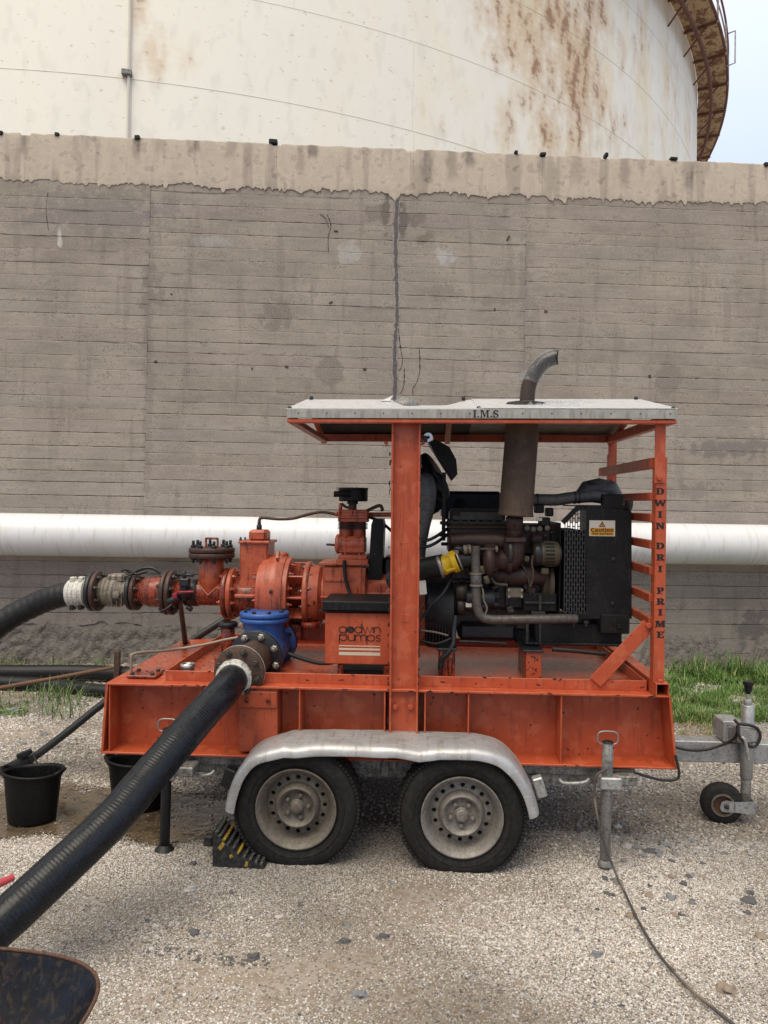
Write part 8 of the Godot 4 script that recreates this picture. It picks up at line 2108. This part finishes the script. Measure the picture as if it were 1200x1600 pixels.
func plastic() -> void:
	var T0: Transform3D = Transform3D(Vector3(0.999982, 0.006019, 0.000086), Vector3(-0.006019, 0.999614, 0.027126), Vector3(0.000077, -0.027126, 0.999632), Vector3(0.01061, 0.00025, -0.04775))
	var jn := FastNoiseLite.new(); jn.seed = 91; jn.frequency = 1.0
	# loose wrap over the bend of the pipe
	var ax: Array = curve([Vector3(0.5649, 2.4751, -0.47), Vector3(0.5818, 2.51, -0.47), Vector3(0.609, 2.5518, -0.47), Vector3(0.6425, 2.584, -0.465), Vector3(0.676, 2.6021, -0.46), Vector3(0.6961, 2.606, -0.457)], 5)
	var g: Array = []
	for i in ax.size():
		var d: Vector3 = (ax[mini(i + 1, ax.size() - 1)] - ax[maxi(i - 1, 0)]).normalized()
		var x := d.cross(Vector3.BACK).normalized()
		var y := x.cross(d)
		var row: Array = []
		for k in 33:
			var a := TAU * k / 32.0
			var t := float(i) / (ax.size() - 1)
			var r := 0.043 + absf(jn.get_noise_2d(cos(a) * 2.5, i * 0.22 + sin(a) * 2.5)) * 0.022 * (1.1 - 0.6 * t)
			if i == 0: r += 0.014 * absf(jn.get_noise_2d(k * 0.7, 3.0))
			row.append(T0 * (ax[i] + (x * cos(a) + y * sin(a)) * r))
		g.append(row)
	var wr := single("plastic_wrap", MB.new().sheet(g), M["film_wrap"], "crumpled clear plastic bag tied over the exhaust outlet above the canopy", "plastic bag", T0 * Vector3(0.6227, 2.5623, -0.47))
	org = T0 * Vector3(0.6227, 2.5623, -0.47)
	var tail: Array = []
	for i in 7:
		var t := i / 6.0
		var row: Array = []
		for k in 5:
			var p: Vector3 = Vector3(0.5959, 2.5309, -0.45).lerp(Vector3(0.4491, 2.4982, -0.4), t)
			row.append(T0 * (p + Vector3(0.004 * k * (1 - t), (k - 2) * (0.020 * (1.0 - t) + 0.002) - 0.012 * sin(t * 3.0), 0.012 * sin(k * 1.7 + t * 4.0))))
		tail.append(row)
	part("loose_tail", MB.new().sheet(tail), M["film_wrap"], wr)
	var scraps: Array = [[Vector3(0.6594, 2.3082, -0.28), 0.17, 0.10, 0.040, "torn scrap of clear plastic lying on the canopy right of the exhaust"], [Vector3(0.821, 2.3607, -0.5), 0.12, 0.10, 0.02, "small piece of plastic film on the canopy farther right of the exhaust"]]
	for s in scraps:
		var gg: Array = []
		for i in 13:
			var row: Array = []
			for j in 13:
				var u := i / 12.0 - 0.5
				var v := j / 12.0 - 0.5
				var edge := 1.0 + jn.get_noise_2d(atan2(v, u) * 2.0, s[1] * 10.0) * 0.35
				var x: float = u * s[1] * 1.6 * edge
				var z: float = v * s[2] * 1.5 * edge
				var hgt: float = s[3] * absf(jn.get_noise_2d(u * 3.0 + s[1] * 7.0, v * 3.0)) * (1.0 - 1.6 * u * u - 1.6 * v * v) * 2.0
				row.append(T0 * (s[0] + Vector3(x, 0.004 - z * 0.21 + hgt, z)))
			gg.append(row)
		single("plastic_scrap", MB.new().sheet(gg), M["film_wrap"], s[4], "plastic sheet", T0 * s[0])

# ---------------------------------------------------------------- gravel, stones, grass
func stone_mesh(sd: int, sub: int) -> ArrayMesh:
	var r := RandomNumberGenerator.new()
	r.seed = sd
	var ph := (1.0 + sqrt(5.0)) / 2.0
	var V: Array = []
	for p in [Vector3(-1, ph, 0), Vector3(1, ph, 0), Vector3(-1, -ph, 0), Vector3(1, -ph, 0), Vector3(0, -1, ph), Vector3(0, 1, ph), Vector3(0, -1, -ph), Vector3(0, 1, -ph), Vector3(ph, 0, -1), Vector3(ph, 0, 1), Vector3(-ph, 0, -1), Vector3(-ph, 0, 1)]: V.append(p.normalized())
	var F: Array = [[0,11,5],[0,5,1],[0,1,7],[0,7,10],[0,10,11],[1,5,9],[5,11,4],[11,10,2],[10,7,6],[7,1,8],[3,9,4],[3,4,2],[3,2,6],[3,6,8],[3,8,9],[4,9,5],[2,4,11],[6,2,10],[8,6,7],[9,8,1]]
	for s in sub:
		var nf: Array = []
		var mid := {}
		for f in F:
			var m: Array = []
			for e in [[0, 1], [1, 2], [2, 0]]:
				var k := "%d_%d" % [mini(f[e[0]], f[e[1]]), maxi(f[e[0]], f[e[1]])]
				if not mid.has(k):
					mid[k] = V.size()
					V.append((V[f[e[0]]] + V[f[e[1]]]).normalized())
				m.append(mid[k])
			nf.append([f[0], m[0], m[2]]); nf.append([f[1], m[1], m[0]]); nf.append([f[2], m[2], m[1]]); nf.append([m[0], m[1], m[2]])
		F = nf
	var nn := FastNoiseLite.new(); nn.seed = sd; nn.frequency = 0.9
	var W: Array = []
	for p in V:
		var k := 1.0 + nn.get_noise_3dv(p * 1.3) * 0.85 + r.randf_range(-0.05, 0.05)
		W.append(p * k)
	var mb := MB.new()
	for f in F:
		var n: Vector3 = (W[f[1]] - W[f[0]]).cross(W[f[2]] - W[f[0]]).normalized()
		if n.dot(W[f[0]]) < 0: n = -n
		var na: Vector3 = (n + V[f[0]] * 0.12).normalized()
		var nb: Vector3 = (n + V[f[1]] * 0.12).normalized()
		var nc: Vector3 = (n + V[f[2]] * 0.12).normalized()
		mb.tri(W[f[0]], W[f[1]], W[f[2]], na, nb, nc)
	return mb.mesh(Vector3())

func in_view(x: float, z: float, m: float) -> bool:
	var d := 3.67 - z
	return absf(x + 0.055 * d) < 0.53 * d + m

func build_gravel() -> void:
	var gm := StandardMaterial3D.new()
	gm.resource_name = "gravel_stone"
	gm.vertex_color_use_as_albedo = true
	gm.roughness = 0.85
	var meshes: Array = [stone_mesh(1, 0), stone_mesh(2, 0), stone_mesh(3, 0)]
	var pal: Array = [[0.60, 0.575, 0.535], [0.68, 0.66, 0.625], [0.52, 0.48, 0.43], [0.53, 0.45, 0.37], [0.45, 0.42, 0.385], [0.32, 0.30, 0.285], [0.18, 0.168, 0.16], [0.09, 0.087, 0.087], [0.66, 0.65, 0.625], [0.35, 0.27, 0.21]]
	var wt: Array = [0.17, 0.29, 0.45, 0.53, 0.67, 0.78, 0.88, 0.93, 0.97, 1.0]
	var zones: Array = [[-3.2, 3.1, -0.6, 2.3, 600000, 0.0018, 0.0043], [-5.4, 5.0, -3.2, -0.4, 175000, 0.0038, 0.0080], [-6.8, 6.4, -5.4, -3.0, 33000, 0.007, 0.013]]
	var bufs: Array = [PackedFloat32Array(), PackedFloat32Array(), PackedFloat32Array()]
	var cnt: Array = [0, 0, 0]
	rng.seed = 99
	for zn in zones:
		for i in zn[4]:
			var x := rng.randf_range(zn[0], zn[1])
			var z := rng.randf_range(zn[2], zn[3])
			if not in_view(x, z, 0.3 + 1.1 * rng.randf()): continue
			if z > 1.4 and rng.randf() < (z - 1.4) * 1.1: continue
			var dn := 0.5 + gn.get_noise_2d(x * 45.0 + 900.0, z * 70.0) * 1.3
			var w := wet(x, z)
			var keep := clampf(0.25 + dn * 1.0, 0.06, 1.0) * (1.0 - 0.97 * w)
			if rng.randf() > keep: continue
			var s := rng.randf_range(zn[5], zn[6]) * (1.0 + 0.7 * pow(rng.randf(), 6.0))
			var b := Basis(Vector3(rng.randf_range(-1, 1), rng.randf_range(-1, 1), rng.randf_range(-1, 1)).normalized(), rng.randf() * TAU).scaled(Vector3(1.0, 0.62, 1.0) * s) * Basis().scaled(Vector3(1.0, rng.randf_range(0.6, 1.0), rng.randf_range(0.6, 1.25)))
			var pick := rng.randf()
			var k := 0
			while wt[k] < pick: k += 1
			var c: Array = pal[k]
			var dirt := rng.randf_range(0.78, 1.08) * lerpf(0.72, 1.06, clampf(0.5 + gn.get_noise_2d(x * 38.0 + 300.0, z * 60.0) * 1.1, 0.0, 1.0))
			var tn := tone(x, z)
			var darken := clampf((0.42 - tn.r) / 0.3, 0.0, 0.7)  # stones go darker where the ground tone is dark
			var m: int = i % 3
			bufs[m].append_array(PackedFloat32Array([b.x.x, b.y.x, b.z.x, x, b.x.y, b.y.y, b.z.y, gh(x, z) + s * 0.22, b.x.z, b.y.z, b.z.z, z, lerpf(c[0] * dirt, 0.10, darken), lerpf(c[1] * dirt, 0.085, darken), lerpf(c[2] * dirt, 0.07, darken), 1.0]))
			cnt[m] += 1
	for m in 3:
		var mm := MultiMesh.new()
		mm.transform_format = MultiMesh.TRANSFORM_3D
		mm.use_colors = true
		mm.mesh = meshes[m]
		mm.instance_count = cnt[m]
		mm.buffer = bufs[m]
		var o := MultiMeshInstance3D.new()
		o.name = numbered("gravel", self)
		o.multimesh = mm
		o.material_override = gm
		add_child(o)
		tag(o, ["pale crushed limestone gravel spread over the yard", "cream and tan gravel chips spread over the yard", "greyish gravel chips spread over the yard"][m], "gravel", "", "stuff")
	# single larger stones
	var sm: Array = []
	for k in 5: sm.append(stone_mesh(40 + k, 1))
	var tones: Dictionary = {}
	for q in [["grey", Color(0.20, 0.195, 0.19)], ["dark", Color(0.10, 0.098, 0.098)], ["brown", Color(0.28, 0.22, 0.17)], ["pale", Color(0.5, 0.47, 0.43)], ["blue", Color(0.20, 0.203, 0.21)]]:
		tones[q[0]] = mat("stone_" + q[0], mix_tex(256, q[1], [[noise_bytes(256, 5, 0.03, 4), q[1] * 1.5, 0.5, 0.75, 0.7], [noise_bytes(256, 6, 0.12, 3), q[1] * 0.6, 0.55, 0.8, 0.6]], 0.85), 8.0)
	var own: Array = [[562, 1553, 0.024, "blue", "blue grey pebble alone in the gravel at bottom centre"], [985, 1431, 0.020, "brown", "round brown stone beside the dark cable"], [931, 1489, 0.021, "blue", "grey pebble left of the dark cable near the bottom"], [1136, 1546, 0.034, "brown", "brown grey lump half sunk at bottom right by the cable"], [1190, 1462, 0.026, "brown", "tan stone at the right edge of the picture"], [302, 1350, 0.018, "dark", "dark stone on the gravel left of the wheel chock"], [537, 1469, 0.02, "dark", "dark stone beside the black spill in the foreground"], [303, 1453, 0.022, "dark", "flat dark stone above the black stain at lower left"], [297, 1388, 0.022, "pale", "flat pale stone chip below the thick hose"], [22, 1112, 0.045, "blue", "blue grey rock on the gravel at the far left edge"], [812, 1535, 0.014, "brown", "tiny reddish stone at bottom centre right"], [1048, 1402, 0.026, "blue", "rounded grey stone right of the cable's start"], [1171, 1407, 0.030, "dark", "largest dark stone of the right hand scatter"], [1018, 1330, 0.03, "dark", "dark stone behind the right prop stand's foot"], [1030, 1332, 0.024, "blue", "bluish stone next to the dark one behind the prop stand"], [598, 1462, 0.02, "dark", "dark stone right of the black spill"], [395, 1492, 0.024, "dark", "dark stone lying in the spill at lower left"]]
	for s in own:
		put_stone(sm, s[0], s[1], s[2], tones[s[3]], s[4], "")
	var fields: Array = [[930, 1200, 1270, 1430, 80, 0.006, 0.022, "dark grey stone in the scatter right of the prop stand", "dark stones right of the prop stand"], [880, 990, 1240, 1345, 20, 0.012, 0.022, "small dark stone behind the right prop stand foot", "stones near the right prop stand"], [200, 560, 1390, 1480, 26, 0.006, 0.014, "small dark stone in the pale gravel at lower left", "small stones in the left foreground"], [600, 1180, 1400, 1590, 26, 0.005, 0.012, "small dark stone in the pale gravel of the right foreground", "small stones in the right foreground"], [230, 420, 1480, 1510, 110, 0.003, 0.0075, "black crumb of the tar spill in the left foreground", "crumbs of the black spill"], [0, 150, 1110, 1200, 22, 0.012, 0.028, "stone on the gravel left of the skid", "stones left of the skid"], [430, 880, 1300, 1380, 16, 0.007, 0.013, "small dark stone in front of the twin wheels", "stones in front of the wheels"]]
	for f in fields:
		for i in f[4]:
			var px := rng.randf_range(f[0], f[1])
			var py := rng.randf_range(f[2], f[3])
			if f[8] == "crumbs of the black spill": py = 1478 + (px - 230) * 0.14 + rng.randf_range(-9, 9)
			var which: String = "dark" if f[8] == "crumbs of the black spill" else ["grey", "dark", "grey", "blue", "pale", "brown"][rng.randi() % 6]
			put_stone(sm, px, py, rng.randf_range(f[5], f[6]), tones[which], f[7], f[8])

func ground_at(px: float, py: float) -> Vector3:
	var c: Transform3D = Transform3D(Vector3(0.998368, 0.016498, -0.054679), Vector3(-0.015707, 0.999766, 0.014861), Vector3(0.054912, -0.013978, 0.998393), Vector3(0.00000, 1.71000, 3.67000))
	var d := c.basis * Vector3((px - 600.0) / 1170.0, -(py - 800.0) / 1170.0, -1.0)
	return c.origin + d * (-c.origin.y / d.y)

func put_stone(sm: Array, px: float, py: float, r: float, m: Material, label: String, group: String) -> void:
	var p := ground_at(px, py)
	var o := MeshInstance3D.new()
	o.name = numbered("stone", self)
	o.mesh = sm[rng.randi() % 5]
	o.material_override = m
	p.y = gh(p.x, p.z) + r * 0.08
	o.transform = Transform3D(Basis(Vector3.UP, rng.randf() * TAU).scaled(Vector3(r * rng.randf_range(0.9, 1.3), r * rng.randf_range(0.5, 0.75), r)), p)
	add_child(o)
	tag(o, label, "stone", group)

func build_plants() -> void:
	var gm := StandardMaterial3D.new()
	gm.resource_name = "grass_blade"
	gm.vertex_color_use_as_albedo = true
	gm.roughness = 0.55
	gm.backlight_enabled = true
	gm.backlight = Color(0.10, 0.16, 0.03)
	var blades: Array = []
	for k in 3:
		var mb := MB.new()
		var bend: float = [0.25, 0.55, 0.9][k]
		var l: Array = []
		var r: Array = []
		for i in 5:
			var t := i / 4.0
			var w := 0.5 * (1.0 - t * t * 0.95)
			var p := Vector3(0, t * (1.0 - bend * t * 0.35), bend * t * t)
			l.append(p + Vector3(-w, 0, 0)); r.append(p + Vector3(w, 0, 0))
		mb.sheet([l, r])
		blades.append(mb.mesh(Vector3()))
	rng.seed = 7
	# [name, label, kind, patches: pixel rect, count, height range, width, colours]
	var sets: Array = [
		["grass", "bright green grass strip along the wall right of the trailer", [[1040, 1320, 1064, 1130, 16000, 0.04, 0.11, 0.0075, 0], [1040, 1320, 1058, 1072, 3000, 0.07, 0.18, 0.010, 0], [1040, 1320, 1050, 1062, 1300, 0.10, 0.32, 0.011, 0], [1060, 1150, 1130, 1150, 500, 0.03, 0.07, 0.006, 0]]],
		["grass", "thin green grass around the black pipes left of the skid", [[0, 170, 1036, 1062, 420, 0.06, 0.20, 0.008, 1], [-60, 170, 1080, 1106, 420, 0.05, 0.16, 0.008, 1], [-60, 45, 1095, 1120, 1400, 0.03, 0.08, 0.008, 0], [60, 130, 1085, 1125, 160, 0.10, 0.26, 0.008, 1]]],
		["dry_grass", "dry straw coloured grass by the drawbar", [[1060, 1135, 1112, 1152, 1700, 0.02, 0.07, 0.004, 2], [1040, 1100, 1095, 1125, 300, 0.03, 0.08, 0.004, 2]]]]
	for st in sets:
		var bufs: Array = [PackedFloat32Array(), PackedFloat32Array(), PackedFloat32Array()]
		for pt in st[2]:
			for i in pt[4]:
				var p := ground_at(rng.randf_range(pt[0], pt[1]), rng.randf_range(pt[2], pt[3]))
				if p.z < -5.30 - 0.106 * p.x: p.z = -5.28 - 0.106 * p.x + rng.randf() * 0.1
				var clump := gn.get_noise_2d(p.x * 170.0, p.z * 170.0)
				if pt[8] < 2 and rng.randf() > 0.75 + clump: continue
				var hgt := rng.randf_range(pt[5], pt[6]) * (1.0 + clump * 0.9)
				var b := Basis(Vector3.UP, rng.randf() * TAU) * Basis(Vector3.RIGHT, rng.randf_range(-0.15, 0.5 if pt[8] < 2 else 1.2))
				b = b * Basis().scaled(Vector3(pt[7] * rng.randf_range(0.6, 1.3), hgt, hgt))
				var g := rng.randf()
				var c := Color(0.045, 0.11, 0.018).lerp(Color(0.14, 0.25, 0.045), g)
				if pt[8] == 1: c = Color(0.05, 0.10, 0.025).lerp(Color(0.16, 0.22, 0.07), g)
				if pt[8] == 2 or (rng.randf() < 0.05): c = Color(0.42, 0.33, 0.18).lerp(Color(0.26, 0.19, 0.10), g)
				var m := rng.randi() % 3
				bufs[m].append_array(PackedFloat32Array([b.x.x, b.y.x, b.z.x, p.x, b.x.y, b.y.y, b.z.y, gh(p.x, p.z) - 0.004, b.x.z, b.y.z, b.z.z, p.z, c.r, c.g, c.b, 1.0]))
		var names: Array = ["upright", "leaning", "drooping"]
		for m in 3:
			if bufs[m].is_empty(): continue
			var mm := MultiMesh.new()
			mm.transform_format = MultiMesh.TRANSFORM_3D
			mm.use_colors = true
			mm.mesh = blades[m]
			mm.instance_count = bufs[m].size() / 16
			mm.buffer = bufs[m]
			var o := MultiMeshInstance3D.new()
			o.name = numbered(st[0], self)
			o.multimesh = mm
			o.material_override = gm
			add_child(o)
			tag(o, st[1] + ", its %s blades" % names[m], "grass", "", "stuff")
